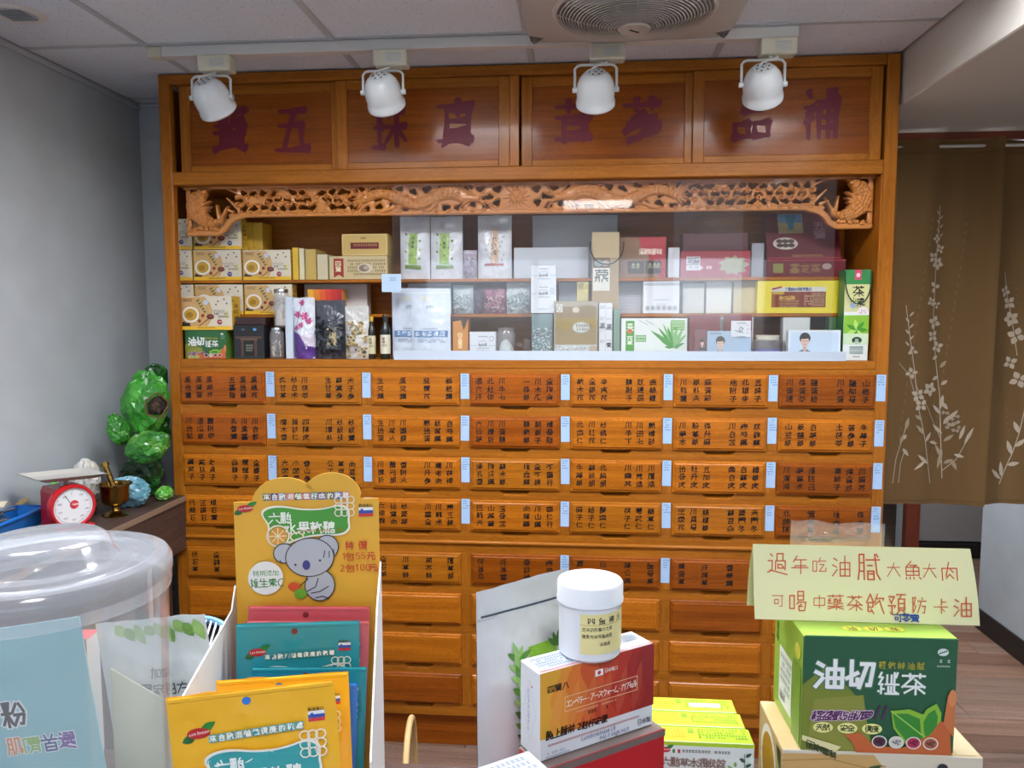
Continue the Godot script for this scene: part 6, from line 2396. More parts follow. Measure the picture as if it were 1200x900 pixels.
		"white_icons":
			p.rect(1, 4, 98, 8, Color("b2b8be"))
			p.small(32, 50, 36, 1, 5, Color("8a949c"), 0.6, 3)
			p.small(36, 62, 28, 2, 5, Color("a8b0b8"), 0.6, 5)
			for i in 6:
				p.ring(12 + i * 15.2, H - 15, 5, 5.2, 1.4, Color("5a646c"), 14)
				p.circ(12 + i * 15.2, H - 15, 2.6, 2.6, Color("7a848c"), 8)
		"peony":
			p.rect(8, 8, 20, 20, Color("dfe0e0"))
			p.text("芝麻", 9, 9, 8.6, Color("4a2a3a"), 0.13, 1.06)
			p.small(9, 18, 17, 2, 4.4, Color("6a4a5a"), 0.5, 4)
			p.latin("P", 28, 28, 6, Color("f0e4e4"), true)
			p.small(33, 22, 12, 1, 6.5, Color("f0e4e4"), 0.6, 2)
			for r in [[16, 9], [12, 8], [7, 7]]:
				for i in r[1]:
					var a: float = TAU * i / r[1] + r[0]
					var c := Vector2(76, 21)
					p.leaf(c, c + Vector2(cos(a) * r[0] * 1.4, sin(a) * r[0] * 0.92), r[0] * 0.34, Color("a9a67c"))
					p.leaf(c, c + Vector2(cos(a) * r[0] * 1.28, sin(a) * r[0] * 0.84), r[0] * 0.26, Color("8f9068") if i % 2 else Color("9c9a72"))
		"yellow_box":
			p.rect(17, H * 0.2, 64, H * 0.62, Color("8a4626"))
			p.rect(17, H * 0.2, 64, H * 0.14, Color("d9d8d2"))
			p.text("六鵬魚肉膠原蛋白", 33, H * 0.215, 3.9, Color("3a4a7a"), 0.15, 1.0)
			for i in 12: p.rect(17 + i * 4.2, H * 0.34, 4.2, H * 0.48, Color("9c5a2a").lerp(Color("7a3020"), absf(sin(i * 1.7))))
			p.text("魚中金膠", 26, H * 0.47, 4.6, Color("d9b45a"), 0.13, 1.02)
			p.small(28, H * 0.6, 20, 3, 3.2, Color("b89a6a"), 0.5, 3)
			p.small(56, H * 0.45, 22, 4, 3.2, Color("c8b08a"), 0.5, 6)
			p.rect(66, H * 0.38, 13, H * 0.4, Color("a87a5a"))
			p.small(67, H * 0.4, 11, 4, 3.6, Color("6a3a2a"), 0.5, 7)
			p.rect(18, H * 0.34, 14, H * 0.08, Color("c8a83a"))
			p.line([Vector2(18, H * 0.26), Vector2(28, H * 0.2)], 2.0, Color("a8323a"))
		"green_tall":
			p.rect(0, 0, 100, H * 0.16, Color("3a8a4a"))
			p.rect(0, H * 0.16, 100, H * 0.3, Color("d8d89a"))
			p.rect(38, 0, 26, H * 0.11, Color("d8486a"))
			p.circ(51, H * 0.06, 8, 9, Color("f0d6da"), 12)
			p.text("茶", 32, H * 0.18, 42, Color("22281e"), 0.13, 1.0, 0.0, false, 1.0, 0.0, 0.7)
			p.text("素", 46, H * 0.31, 34, Color("22281e"), 0.13, 1.0, 0.0, false, 1.0, 0.0, 0.7)
			p.text("山", 24, H * 0.3, 20, Color("22281e"), 0.12)
			p.circ(34, H * 0.395, 12, 12, Color("aab8d8"), 14)
			p.circ(74, H * 0.46, 22, 20, Color("e8e4e4"), 18)
			p.small(62, H * 0.44, 24, 2, 9, Color("b86a9a"), 0.6, 2)
			p.rect(0, H * 0.5, 100, H * 0.32, Color("8ac43c"))
			for i in 14: p.leaf(Vector2(52, H * 0.66), Vector2(52, H * 0.66) + Vector2(cos(i * 0.9) * 46, sin(i * 0.9) * H * 0.12), 9, Color("4a9a34") if i % 2 else Color("b6e06a"))
			p.rect(0, H * 0.7, 100, H * 0.12, Color("cfe6c0"))
			p.circ(54, H * 0.775, 20, 14, Color("2c4a3a"), 18)
			p.text("品", 44, H * 0.76, 18, Color("d8e4d2"), 0.14)
			for i in 4: p.rect(26, H * (0.845 + 0.022 * i), 54, 4, Color("5a7a72") if i % 3 == 0 else Color("8a9a98"))
			p.small(42, H * 0.95, 26, 1, 8, Color("5a6a68"), 0.6, 4)
		"portrait_blue":
			p.small(6, 4, 24, 1, 6, Color("6a7a8a"), 0.5, 3)
			portrait(p, 30, H * 0.36, 17, Color("2c3038"))
		"portrait_white":
			p.rect(4, 4, 92, H - 4, Color("c9dcec"))
			portrait(p, 32, H * 0.3, 17, Color("5a6a78"))
			p.rect(74, H * 0.72, 24, H * 0.28, Color("dfe8ee"))
			p.text("小五", 76, H * 0.76, 9, Color("7a9ab0"), 0.12)
		"portrait_dark": portrait(p, 52, H * 0.42, 26, Color("3a4a52"))
		"white_card":
			p.line([Vector2(20, 50), Vector2(44, 60), Vector2(62, 40), Vector2(48, 32), Vector2(40, 52), Vector2(62, 62)], 3, Color("3a444c"))
			p.small(30, 10, 46, 1, 10, Color("6a747c"), 0.6, 4)
			for i in 3: p.circ(84, 24 + i * 20, 3, 3, Color("6a747c"), 8)
			p.small(30, 80, 44, 1, 9, Color("6a747c"), 0.6, 6)
		"crinkle_seeds": berry_scatter(p, H, [Color("8a3a52"), Color("b87a8a"), Color("3a4a2c"), Color("d8b8c0")], 260, 3.0)
		"purple_seeds": berry_scatter(p, H, [Color("6a5a72"), Color("a89aac"), Color("c8c0cc")], 220, 4.0)
		"silver_tea": berry_scatter(p, H, [Color("9aacae"), Color("c8d4d4"), Color("7a9294"), Color("e0e8e8")], 200, 4.0)
		"prunes": berry_scatter(p, H, [Color("22242a"), Color("3a3e48"), Color("14161a"), Color("4a4e58")], 150, 6.0)
		"nuts": berry_scatter(p, H, [Color("b89a5a"), Color("d6c08a"), Color("6a5a2e"), Color("8a7840")], 90, 6.0)
		"white_rows":
			for i in 9: p.line([Vector2(4, 8 + i * H * 0.1), Vector2(96, 7 + i * H * 0.1 + (i % 2) * 2)], 0.8, Color("a8b0ba"))
			for i in 14: p.line([Vector2((i * 29) % 92 + 4, 8 + (i % 9) * H * 0.1), Vector2((i * 29) % 92 + 4, 8 + (i % 9 + 1) * H * 0.1)], 0.8, Color("a8b0ba"))
func berry_scatter(p: Pr, H: float, cols: Array, n: int, r: float) -> void:
	for i in n:
		var x := fmod(i * 61.803, 88.0) + 6.0
		var y := H * 0.3 + fmod(i * 37.7 + i * i * 0.13, H * 0.66)
		p.lay += p.step * 0.1
		p.circ(x, minf(y, H - 3), r, r * 0.8, cols[i % cols.size()], 7)

# ---------------------------------------------------------------- goods on the shelves, left part without glass
const TAN := Color("dfd6c0")
const YEL := Color("e0b83a")
func tan_box(label: String, u0: float, u1: float, v: float, y0: float, zf: float, kind: String, d := 0.055, turn := 0.0) -> void:
	var t := carton("tea_box", label, "tea box", u0, u1, v, y0, zf, d, TAN, kind, "cream herbal tea boxes with a cup picture", turn)
	var w: float = t.get_meta("w")
	var h: float = t.get_meta("h")
	var p := face_right(w, h, d)
	for i in 7: p.circ(18 + (i * 37) % 68, 24 + i * 28, 6, 6, Color("4a4030"), 8)
	p.small(24, 40, 50, 5, 30, Color("8a6a1a"), 0.5, 3)
	inked("side_print", p, M.card, t)
func top_of(t: Node3D) -> float: return t.position.y + float(t.get_meta("h")) + 0.0006
func shelf_goods_left() -> void:
	var zb := -0.145
	var hb := 0.118
	var yb := HIGH + hb + 0.002
	var vtop := func(y: float, z: float) -> float:
		var lo := 100.0
		var hi := 500.0
		for i in 30:
			var mid := (lo + hi) / 2.0
			if px(250.0, mid, z).y > y: lo = mid
			else: hi = mid
		return lo
	var v1: float = vtop.call(HIGH + hb, zb)
	var v2: float = vtop.call(yb + hb, zb)
	var v0: float = vtop.call(LOW + hb, zb)
	tan_box("cream tea box half hidden by the cabinet post, on the upper shelf", 207, 224, v1, HIGH, zb, "tea_purple")
	tan_box("cream tea box with purple badge on the upper shelf, second from the post", 226, 282, v1, HIGH, zb, "tea_purple")
	tan_box("cream tea box with red badge on the upper shelf, third from the post", 284, 340, v1, HIGH, zb, "tea_red")
	tan_box("cream tea box stacked at the top left, mostly hidden by post and carved bracket", 207, 224, v2, yb, zb, "tea_blue")
	tan_box("cream tea box with blue badge on top of the stack below the carved fish", 226, 282, v2, yb, zb, "tea_blue")
	tan_box("cream tea box on the lower shelf, half hidden by the cabinet post", 208, 226, v0, LOW, zb, "tea_red")
	tan_box("cream tea box on the lower shelf behind the front tea box", 228, 284, v0, LOW, zb, "tea_purple")
	tan_box("cream tea box on the lower shelf behind the glass jar", 286, 342, v0, LOW, zb, "tea_red")
	for i in 2: carton("tea_box", ["yellow side of a tea box standing behind the top stacked tea box", "second yellow tea box edge behind the top of the stack"][i], "tea box", 284 + i * 12, 295 + i * 12, v2 + 4, HIGH, -0.215 - i * 0.01, 0.1, Color("cda636"), "", "yellow tea box edges")
	for i in 2: part("spot_print", dots(), M.card, get_child(get_child_count() - 1 - i))
	var pk := [[342, 349, 290, YEL, "yellow-edged slim box on the upper shelf right of the tea boxes"], [350, 356, 291, Color("e2d8b4"), "cream slim box on the upper shelf between yellow boxes"], [357, 370, 292, Color("c9ad5e"), "film-wrapped yellow dotted pack on the upper shelf"], [371, 384, 298, Color("cfc6a4"), "film-wrapped cream pack beside the long herb box"]]
	for q in pk: carton("slim_box", q[4], "box", q[0], q[1], q[2], HIGH, -0.15, 0.12, q[3], "", "slim packs on the upper shelf")
	var lb := carton("herb_box", "long tan herb box with red ribbon and stone picture on the upper shelf", "box", 385, 454, 300, HIGH, -0.145, 0.09, Color("cbb88a"), "herb_long_box")
	var gb := carton("gold_box", "shiny gold gift box with dark red plaque on top of the long tan herb box", "gift box", 400, 454, 274, top_of(lb), -0.145, 0.085, Color("d9bf7c"), "gold_box")
	carton("striped_box", "orange to red striped box on the lower shelf behind the plastic bags", "box", 360, 401, 339, LOW, -0.17, 0.06, Color("e89a3c"), "orange_stripes")
	carton("white_box", "plain white box at the back of the lower shelf behind the striped box", "box", 356, 430, 330, LOW, -0.25, 0.06, Color("dcd9d4"))
	# front row on the shelf base
	var g := carton("green_tea_box", "small green slimming tea box under the front cream tea box", "tea box", 216, 265, 387, BASE, -0.045, 0.075, Color("2f6a3c"), "green_tea")
	tan_box("cream tea box with dark red badge standing on the small green tea box", 211, 271, 347, top_of(g), -0.045, "tea_red", 0.075)
	var bb := carton("black_box", "black box with a brown house picture on the shelf base", "box", 273, 309, 381, BASE, -0.05, 0.06, Color("24262a"), "black_house")
	carton("dark_red_box", "flat dark red box lying on the black house box", "box", 276, 311, 372, top_of(bb), -0.055, 0.05, Color("3a2426"))
	var j1 := jar("glass_jar", "glass jar with metal lid and brown and white beans on the shelf base", 324, 0.028, 384, BASE, -0.075, [Color("2a201a"), Color("5c4a36"), Color("c8b8a0"), Color("3a2a20")], M.steel)
	jar("glass_jar", "pale glass jar with metal lid stacked on the jar of beans", 329, 0.03, 339, px(324, 384, -0.075).y + 0.001, -0.075, [Color("a89a90"), Color("c8beb4")], M.steel)
	var mg := shelf_pouch("flower_pouch", "white pouch with pink and purple magnolia print in the front row", 341, 366, 349, BASE, -0.05, 0.05, Color("d9dfe8"), 2.0, "magnolia")
	carton("white_pack", "pale bluish side of a pack beside the magnolia pouch", "pack", 333, 342, 348, BASE, -0.06, 0.06, Color("ccd8e4"))
	shelf_pouch("prune_bag", "clear bag of black dried prunes with tan label in the front row", 366, 402, 352, BASE, -0.055, 0.06, Color("4a4e58"), 4.0, "prunes")
	shelf_label(get_child(get_child_count() - 1), 0.052, 0.1, 0.045, 0.034)
	shelf_pouch("nut_bag", "clear bag of brown nuts with red printed header in the front row", 402, 430, 359, BASE, -0.03, 0.05, Color("c8c6c2"), 6.0, "nuts")
	bottle("sauce_bottle", "slim dark bottle with yellow cap in the front row beside the nut bag", 435, 371, 0.015, Color("2a2a20"), Color("c8a83a"), Color("d0c8a0"))
	bottle("sauce_bottle", "dark glass bottle with cream label next to the white zip pouches", 451, 369, 0.019, Color("1c2420"), Color("2a2420"), Color("d9d2b8"))
func dots() -> MB:
	var p := ink(Vector3(-0.018, 0.14, 0.0502), Vector3.RIGHT, Vector3.DOWN, 0.001)
	for i in 12: p.circ(4 + (i * 17) % 28, 6 + i * 11, 2.2, 2.2, Color("5a4a20"), 8)
	return p.mb
func shelf_label(t: Node, w: float, h: float, y: float, z: float) -> void:
	var p := ink(Vector3(-0.005, y + h * 0.7, z), Vector3.RIGHT, Vector3.DOWN, 0.001)
	p.rect(0, 0, w * 700, h * 700, Color("c9b98e"))
	p.small(4, 6, w * 600, 5, 6, Color("5a4a30"), 0.6, 3)
	p.circ(w * 350, h * 480, 10, 12, Color("8a7a58"), 12)
	inked("label", p, M.card, t, "tan paper label")
func bottle(called: String, label: String, u: float, v: float, r: float, glass: Color, cap: Color, lab: Color) -> void:
	var z := -0.06
	var top := px(u, v, z)
	var h := top.y - BASE
	var t := thing(called, label, "bottle", Vector3(top.x, BASE + 0.0005, z))
	var m := MB.new()
	m.lathe([Vector2(0.0001, 0), Vector2(r * 0.92, 0), Vector2(r, 0.003), Vector2(r, h * 0.62), Vector2(r * 0.9, h * 0.7), Vector2(r * 0.45, h * 0.8), Vector2(r * 0.42, h * 0.9)], 28, glass)
	part("glass", m, M.plastic, t)
	m = MB.new()
	m.lathe([Vector2(r * 0.5, h * 0.88), Vector2(r * 0.52, h * 0.98), Vector2(r * 0.46, h), Vector2(0.0001, h)], 20, cap)
	part("cap", m, M.plastic, t)
	m = MB.new()
	m.lathe([Vector2(r * 1.012, h * 0.12), Vector2(r * 1.012, h * 0.55)], 28, lab)
	part("label", m, M.card, t)
	var p := ink(Vector3.ZERO, Vector3.RIGHT, Vector3.DOWN, 0.001)
	var rr := r * 1.02
	p.warp = func(x: float, y: float, l: float) -> Vector3: return Vector3(sin(x / rr) * (rr + l), h * 0.54 - y, cos(x / rr) * (rr + l))
	p.text("茶油", -rr * 400, 8, 10, Color("4a3a2a"), 0.13, 1.1, 0.0, true)
	p.small(-rr * 500, 34, rr * 1000, 2, 5, Color("6a5a4a"), 0.6, 3)
	inked("lettering", p, M.card, t)

# ---------------------------------------------------------------- goods behind the sliding glass
func shelf_goods_glass() -> void:
	var W := Color("dfe3e6")
	# upper shelf
	shelf_pouch("tea_pouch", "white tea pouch with green leaf label, leftmost behind the glass", 467, 502, 253, HIGH, -0.16, 0.05, Color("dfe3e8"), 21.0, "leaf_pouch", null, "white tea pouches on the upper shelf")
	shelf_pouch("tea_pouch", "white tea pouch with green leaf label, second behind the glass", 503, 541, 253, HIGH, -0.16, 0.05, Color("dfe3e8"), 22.0, "leaf_pouch", null, "white tea pouches on the upper shelf")
	shelf_pouch("tea_pouch", "white tea pouch with beige printed strip and small leaves", 559, 599, 252, HIGH, -0.16, 0.05, Color("dfe4ea"), 23.0, "tan_pouch", null, "white tea pouches on the upper shelf")
	shelf_pouch("seed_bag", "small bag of purple white beans between the white tea pouches", 542, 558, 293, HIGH, -0.17, 0.04, Color("b8b0be"), 24.0, "purple_seeds")
	carton("steel_box", "wide pale steel box at the back of the upper shelf behind the tall white box", "box", 602, 690, 290, HIGH, -0.2, 0.1, Color("c8d0d6"))
	carton("reflection_box", "long white box imitating a bright reflection in the glass above the upper shelf", "box", 624, 724, 252, HIGH, -0.31, 0.05, Color("d2d8de"))  # pale box added in place of a bright reflected band on the glass
	var kb := carton("paper_gift_bag", "kraft paper gift bag with black cord handles and white character label", "gift bag", 694, 726, 272, LOW, -0.117, 0.016, Color("a8906a"), "kraft_bag")
	kb.position.y = BASE + 0.0004
	kb.position.z = -0.125
	rebuild_tall(kb, -0.117, 694, 726, 272, 0.016)
	var gr := carton("gift_box", "brown gift box with red corner, white characters and two display windows", "gift box", 726, 781, 278, HIGH, -0.15, 0.09, Color("8a6a4e"), "gift_red")
	carton("white_pack", "white pack edge between the brown gift box and the peony box", "pack", 783, 797, 290, HIGH, -0.16, 0.1, Color("d8dce0"))
	var pe := carton("peony_box", "bright red flat box with pale peony drawing on the upper shelf", "gift box", 798, 880, 294, HIGH, -0.15, 0.1, Color("a32430"), "peony")
	carton("maroon_box", "dark maroon box lying on the red peony box", "gift box", 800, 877, 273, top_of(pe), -0.155, 0.09, Color("52181f"))
	var yb := carton("yellow_box", "bright yellow box with brown fish collagen label at the right of the shelves", "box", 888, 988, 323, LOW, -0.14, 0.12, Color("e8d83c"), "yellow_box")
	# slanted-lid maroon gift box on the yellow one
	maroon_gift(HIGH + 0.0005)
	carton("silver_pack", "silver foil pack edge left of the maroon gift box", "pack", 881, 896, 285, HIGH, -0.2, 0.06, Color("aeb4ba"))
	# lower shelf
	carton("tea_leaf_pack", "grey green tea leaf pack on the base carrying the tall white box", "pack", 623, 648, 368, BASE, -0.078, 0.05, Color("7f979a"), "silver_tea").set_meta("stack", 1)
	carton("tall_white_box", "tall white box with grey emblems standing on the lower shelf", "box", 622, 652, 311, LOW + 0.002, -0.078, 0.05, Color("dde3e8"), "white_tall")
	shelf_pouch("foil_bag", "silver and teal bag at the left of the lower shelf behind glass", 530, 554, 334, LOW, -0.16, 0.04, Color("aebcc0"), 31.0, "silver_tea")
	shelf_pouch("dark_bag", "narrow dark purple bag beside the bag of red beans", 554, 565, 338, LOW, -0.165, 0.03, Color("4a3a48"), 32.0)
	shelf_pouch("bean_bag", "clear bag of red and purple beans on the lower shelf", 566, 592, 338, LOW, -0.16, 0.05, Color("8a4a5e"), 33.0, "crinkle_seeds")
	shelf_pouch("white_tea_bag", "clear bag with white band and grey green tea on the lower shelf", 593, 621, 329, LOW, -0.16, 0.05, Color("c8d2d2"), 34.0, "silver_tea")
	for q in [[478, 529, 330, "white line-patterned pack behind the white zip pouches"], [655, 690, 328, "white line-patterned pack right of the tall white box"], [724, 752, 326, "white line-patterned pack left of the white icon box"]]: carton("white_pack", q[3], "pack", q[0], q[1], q[2], LOW, -0.22, 0.05, Color("d6dade"), "white_rows", "white packs at the back of the lower shelf")
	carton("white_icon_box", "white box with a row of small round icons on the lower shelf", "box", 754, 797, 323, LOW, -0.14, 0.09, Color("dfe3e7"), "white_icons")
	for q in [[800, 826, 332, "d0d4cc", "pale grey green pack on the lower shelf under the peony box"], [828, 858, 326, "dfe2d8", "white pack on the lower shelf left of the cream pouch"], [860, 886, 325, "c9bc8a", "cream yellow pack on the lower shelf beside the yellow box"]]: carton("plain_pack", q[4], "pack", q[0], q[1], q[2], LOW, -0.18, 0.07, Color(q[3]), "", "plain packs under the peony box")
	carton("yellow_tag_box", "small yellow labelled pack beside the kraft gift bag", "pack", 676, 690, 320, LOW, -0.142, 0.03, Color("c9bd7a"), "yellow_tag")
	# front row on the base
	zip_pouches()
	carton("orange_box", "narrow orange and black box right of the white zip pouches", "box", 530, 549, 373, BASE, -0.06, 0.06, Color("b8662c"), "orange_label")
	carton("small_white_box", "small white box with round emblem on the base behind the glass", "box", 550, 581, 389, BASE, -0.06, 0.05, Color("dbe2e8"), "white_small")
	jar("glass_jar", "clear ribbed glass jar beside the small white emblem box", 593, 0.036, 384, BASE, -0.1, [Color("b8c4c6"), Color("d4dcdc")], M.clear_plastic, 0.012)
	var tt := thing("wooden_stand", "small dark brown wooden stand shaped like a hammer behind the glass", "stand", Vector3(px(616, 400, -0.08).x, BASE + 0.0005, -0.08))
	part("post", boxed(Vector3(-0.008, 0, -0.012), Vector3(0.018, 0.075, 0.012), Color("4a3c32"), 0.002), M.card, tt)
	part("head", boxed(Vector3(-0.034, 0.045, -0.012), Vector3(-0.0085, 0.062, 0.012), Color("5a483a"), 0.004), M.card, tt)
	carton("spice_box", "glass-fronted box of layered dried goods with an oval label", "box", 649, 701, 353, BASE, -0.055, 0.06, Color("a8a08c"), "wood_box")
	carton("character_box", "narrow white box with black characters next to the oval label box", "box", 702, 718, 355, BASE, -0.055, 0.05, Color("dfe4e6"), "char_strip")
	carton("green_pack", "pale pack with dark green lower edge right of the character box", "pack", 719, 727, 362, BASE, -0.06, 0.05, Color("7a9a8a"))
	carton("aloe_box", "white and green box with a spiky aloe plant picture", "box", 728, 806, 373, BASE, -0.055, 0.07, Color("e4ebe6"), "aloe")
	carton("red_folder", "dark red gift folder right of the aloe box", "folder", 808, 845, 369, BASE, -0.075, 0.03, Color("7a1c2a"))
	carton("red_folder", "dark red gift folder behind the white card", "folder", 850, 882, 369, BASE, -0.076, 0.03, Color("7a1c2a"))
	carton("gold_pack", "white pack with a gold teardrop standing behind the red folders", "pack", 842, 884, 358, BASE, -0.125, 0.03, Color("d8d4da"))
	carton("portrait_card", "small dark card with a young man's portrait before the red folder", "photo card", 814, 832, 386, BASE, -0.06, 0.004, Color("7a4a52"), "portrait_dark")
	carton("portrait_box", "pale blue box with a dark-haired man's portrait behind the glass", "box", 829, 881, 388, BASE, -0.045, 0.012, Color("a9c4dc"), "portrait_blue")
	var wc := px(857, 376, -0.0445)
	var card := thing("white_card", "small white card with scribbled emblem leaning on the pale blue portrait box", "card", Vector3((wc.x + px(880, 376, -0.0445).x) / 2.0, px(868, 395, -0.0435).y, -0.0425), 0.0)
	var cw := px(880, 376, -0.0445).x - wc.x
	part("card", boxed(Vector3(-cw / 2, 0, -0.001), Vector3(cw / 2, cw * 0.85, 0.001), Color("dfe5ea")), M.card, card)
	var cpn := face(cw, cw * 0.85, 0.002)
	art(cpn, "white_card", 85)
	inked("front_print", cpn, M.card, card)
	var pj := jar("purple_jar", "low jar with pale lid and purple label behind the glass", 899, 0.048, 393, BASE, -0.085, [], M.cream_plastic, 0.016)
	var jm := MB.new()
	jm.lathe([Vector2(0.0485, 0.006), Vector2(0.0485, 0.04)], 36, Color("7a74a8"))
	part("label", jm, M.card, pj)
	var jp := ink(Vector3.ZERO, Vector3.RIGHT, Vector3.DOWN, 0.001)
	jp.warp = func(x: float, y: float, l: float) -> Vector3: return Vector3(sin(x / 0.0486) * (0.0487 + l), 0.038 - y, cos(x / 0.0486) * (0.0487 + l))
	jp.text("紫米安", -20, 9, 12, Color("dcdcec"), 0.12, 1.1)
	inked("lettering", jp, M.card, pj)
	carton("portrait_box", "white box with a man's portrait on pale blue at the right end of the base", "box", 924, 986, 387, BASE + 0.0042, -0.036, 0.03, Color("dde6ec"), "portrait_white")
	carton("pale_pack", "pale grey pack standing behind the white portrait box", "pack", 918, 950, 372, BASE, -0.12, 0.04, Color("d2d6d2"))
	for i in 2: carton("green_pack", ["green labelled pack behind the white portrait box, left one", "green labelled pack squeezed beside the tall green box"][i], "pack", [972, 985][i], [984, 992][i], 369, BASE, -0.12, 0.05, Color("4a6a44"))
	var gt := carton("tall_green_box", "tall green and cream carrying box with cord handle at the right end", "tea box", 991, 1021, 316, BASE, -0.037, 0.07, Color("e4ede8"), "green_tall")
	var hw: float = gt.get_meta("w")
	var hh: float = gt.get_meta("h")
	var cm := MB.new()
	var pts := []
	for i in 17:
		var a := PI * i / 16.0
		pts.append(Vector3(-cos(a) * hw * 0.52, hh * (0.985 - 0.36 * pow(sin(a), 0.7)), 0.0385 + 0.012 * sin(a)))
	cm.tube(pts, 0.0022, 8, Color("1e4a34"))
	part("cord_handle", cm, M.matte, gt)
	# pale blue note stuck on the glass edge
	var n0 := px(447, 321, -0.009)
	var n1 := px(470, 342, -0.009)
	var nt := thing("paper_note", "pale blue paper note stuck to the left edge of the sliding glass", "note", Vector3(n0.x, n1.y, -0.0108))
	part("paper", boxed(Vector3(0, 0, 0), Vector3(n1.x - n0.x, n0.y - n1.y, 0.0008), Color("b8d0e6")), M.matte, nt)
	var np := ink(Vector3(0, n0.y - n1.y, 0.0008), Vector3.RIGHT, Vector3.DOWN, 0.001)
	np.small(30, 12, 20, 2, 8, Color("6a8aa8"), 0.5, 3)
	inked("lettering", np, M.matte, nt)
	# kraft bag handles
	var hn := MB.new()
	var kw: float = kb.get_meta("w")
	var kh: float = kb.get_meta("h")
	pts = []
	for i in 21:
		var a := PI * i / 20.0
		pts.append(Vector3(-cos(a) * kw * 0.62 + 0.004, kh - 0.035 - 0.085 * pow(sin(a), 0.8), 0.012 + 0.012 * sin(a)))
	hn.tube(pts, 0.002, 8, Color("1c1a1a"))
	part("cord_handle", hn, M.matte, kb, "black cord handle")
func rebuild_tall(t: Node3D, zf: float, u0: float, u1: float, v: float, d: float) -> void:
	for c in t.get_children():
		t.remove_child(c)
		c.queue_free()
	var w := px(u1, v, zf).x - px(u0, v, zf).x
	var h := px((u0 + u1) / 2.0, v, zf).y - BASE
	t.set_meta("w", w)
	t.set_meta("h", h)
	part("bag", carton_mesh(w, h, d, Color("a8906a"), Color("a8906a"), Color("a8906a")), M.card, t)
	var p := face(w, h, d)
	art(p, "kraft_bag", 100.0 * h / w)
	inked("front_print", p, M.card, t)
func maroon_gift(y0: float) -> void:
	var zf := -0.145
	var a := px(899, 300, zf)
	var b := px(992, 300, zf)
	var w := b.x - a.x
	var t := thing("maroon_gift_box", "large maroon gift box with slanted lid, plate picture and blue photo label", "gift box", Vector3((a.x + b.x) / 2, y0, zf))
	var h0 := px(945, 304, zf).y - y0
	var m := MB.new()
	m.box(Vector3(-w / 2, 0, -0.14), Vector3(w / 2, h0, 0), Color("6a1824"), 0.002)
	part("box", m, M.card, t)
	m = MB.new()
	# tilted presentation lid standing behind the tray
	var L := px(945, 246, zf).y - y0 - h0
	var tilt := 0.42
	m.xf = Transform3D(Basis(Vector3.RIGHT, -tilt), Vector3(0, h0 + 0.0008, -0.012))
	m.box(Vector3(-w * 0.48, 0, -0.012), Vector3(w * 0.46, L / cos(tilt), 0), Color("5e1620"), 0.002)
	part("lid", m, M.card, t)
	var p := ink(Vector3(-w * 0.48, h0 + 0.0008, -0.012) + m.xf.basis * Vector3(0, L / cos(tilt), 0), Vector3.RIGHT, m.xf.basis * Vector3.DOWN, w * 0.94 / 100.0)
	var H := 100.0 * (L / cos(tilt)) / (w * 0.94)
	p.rect(18, H * 0.02, 34, H * 0.42, Color("a89a72"))
	p.rect(19, H * 0.03, 32, H * 0.18, Color("5a9ac8"))
	p.poly([Vector2(28, H * 0.05), Vector2(44, H * 0.05), Vector2(38, H * 0.36), Vector2(33, H * 0.36)], Color("3a8aa8"))
	p.circ(26, H * 0.66, 17, H * 0.13, Color("c9c2b4"), 24)
	for i in 6: p.circ(18 + (i % 3) * 8, H * (0.61 + 0.09 * (i / 3)), 4.6, H * 0.045, Color("4a3a34"), 10)
	p.text("五寶", 66, H * 0.2, 15, Color("8a6a78"), 0.1, 1.2, 0.0, true, 0.8)
	p.small(34, H * 0.9, 40, 1, 5, Color("a8863e"), 0.6, 3)
	p.rect(0, H * 0.965, 100, 1.2, Color("a83a4a"))
	inked("lid_print", p, M.card, t)
	var f := face(w, h0, 0.0)
	f.text("靈芝茶", 30, 6, 11, Color("8a6a3a"), 0.12, 1.2)
	f.rect(8, 5, 13, 12, Color("8a8a4a"))
	f.circ(76, 9, 6, 4, Color("a89a8a"), 14)
	f.rect(0, 0.5, 100, 1.0, Color("b04a58"))
	inked("front_print", f, M.card, t)
func zip_pouches() -> void:
	for k in 2:
		var u0: float = [458.0, 481.0][k]
		var u1: float = [483.0 + 20, 527.0][k]
		var z: float = [-0.095, -0.055][k]
		var a := px(u0, 338, z)
		var b := px(u1, 338, z)
		var w := b.x - a.x
		var h := px((u0 + u1) / 2, 338, z).y - BASE
		var t := pouch("zip_pouch", ["white zip pouch with blue title band, the rear left one of two", "white zip pouch with blue title band, the front one of two"][k], "bag", Vector3((a.x + b.x) / 2, BASE + 0.001, z - 0.015), Vector3.ZERO, w, h, 0.03, Color("dbe6f2"), 41.0 + k, 0.8, null, "white zip pouches")
		var p := pouch_ink(w, h, 0.03, 41.0 + k, 0.8)
		art(p, "white_zip", 100.0 * h / w)
		inked("front_print", p, M.foil, t)
		seal(t, w, h, h * 0.93, Color("eef4fa"))
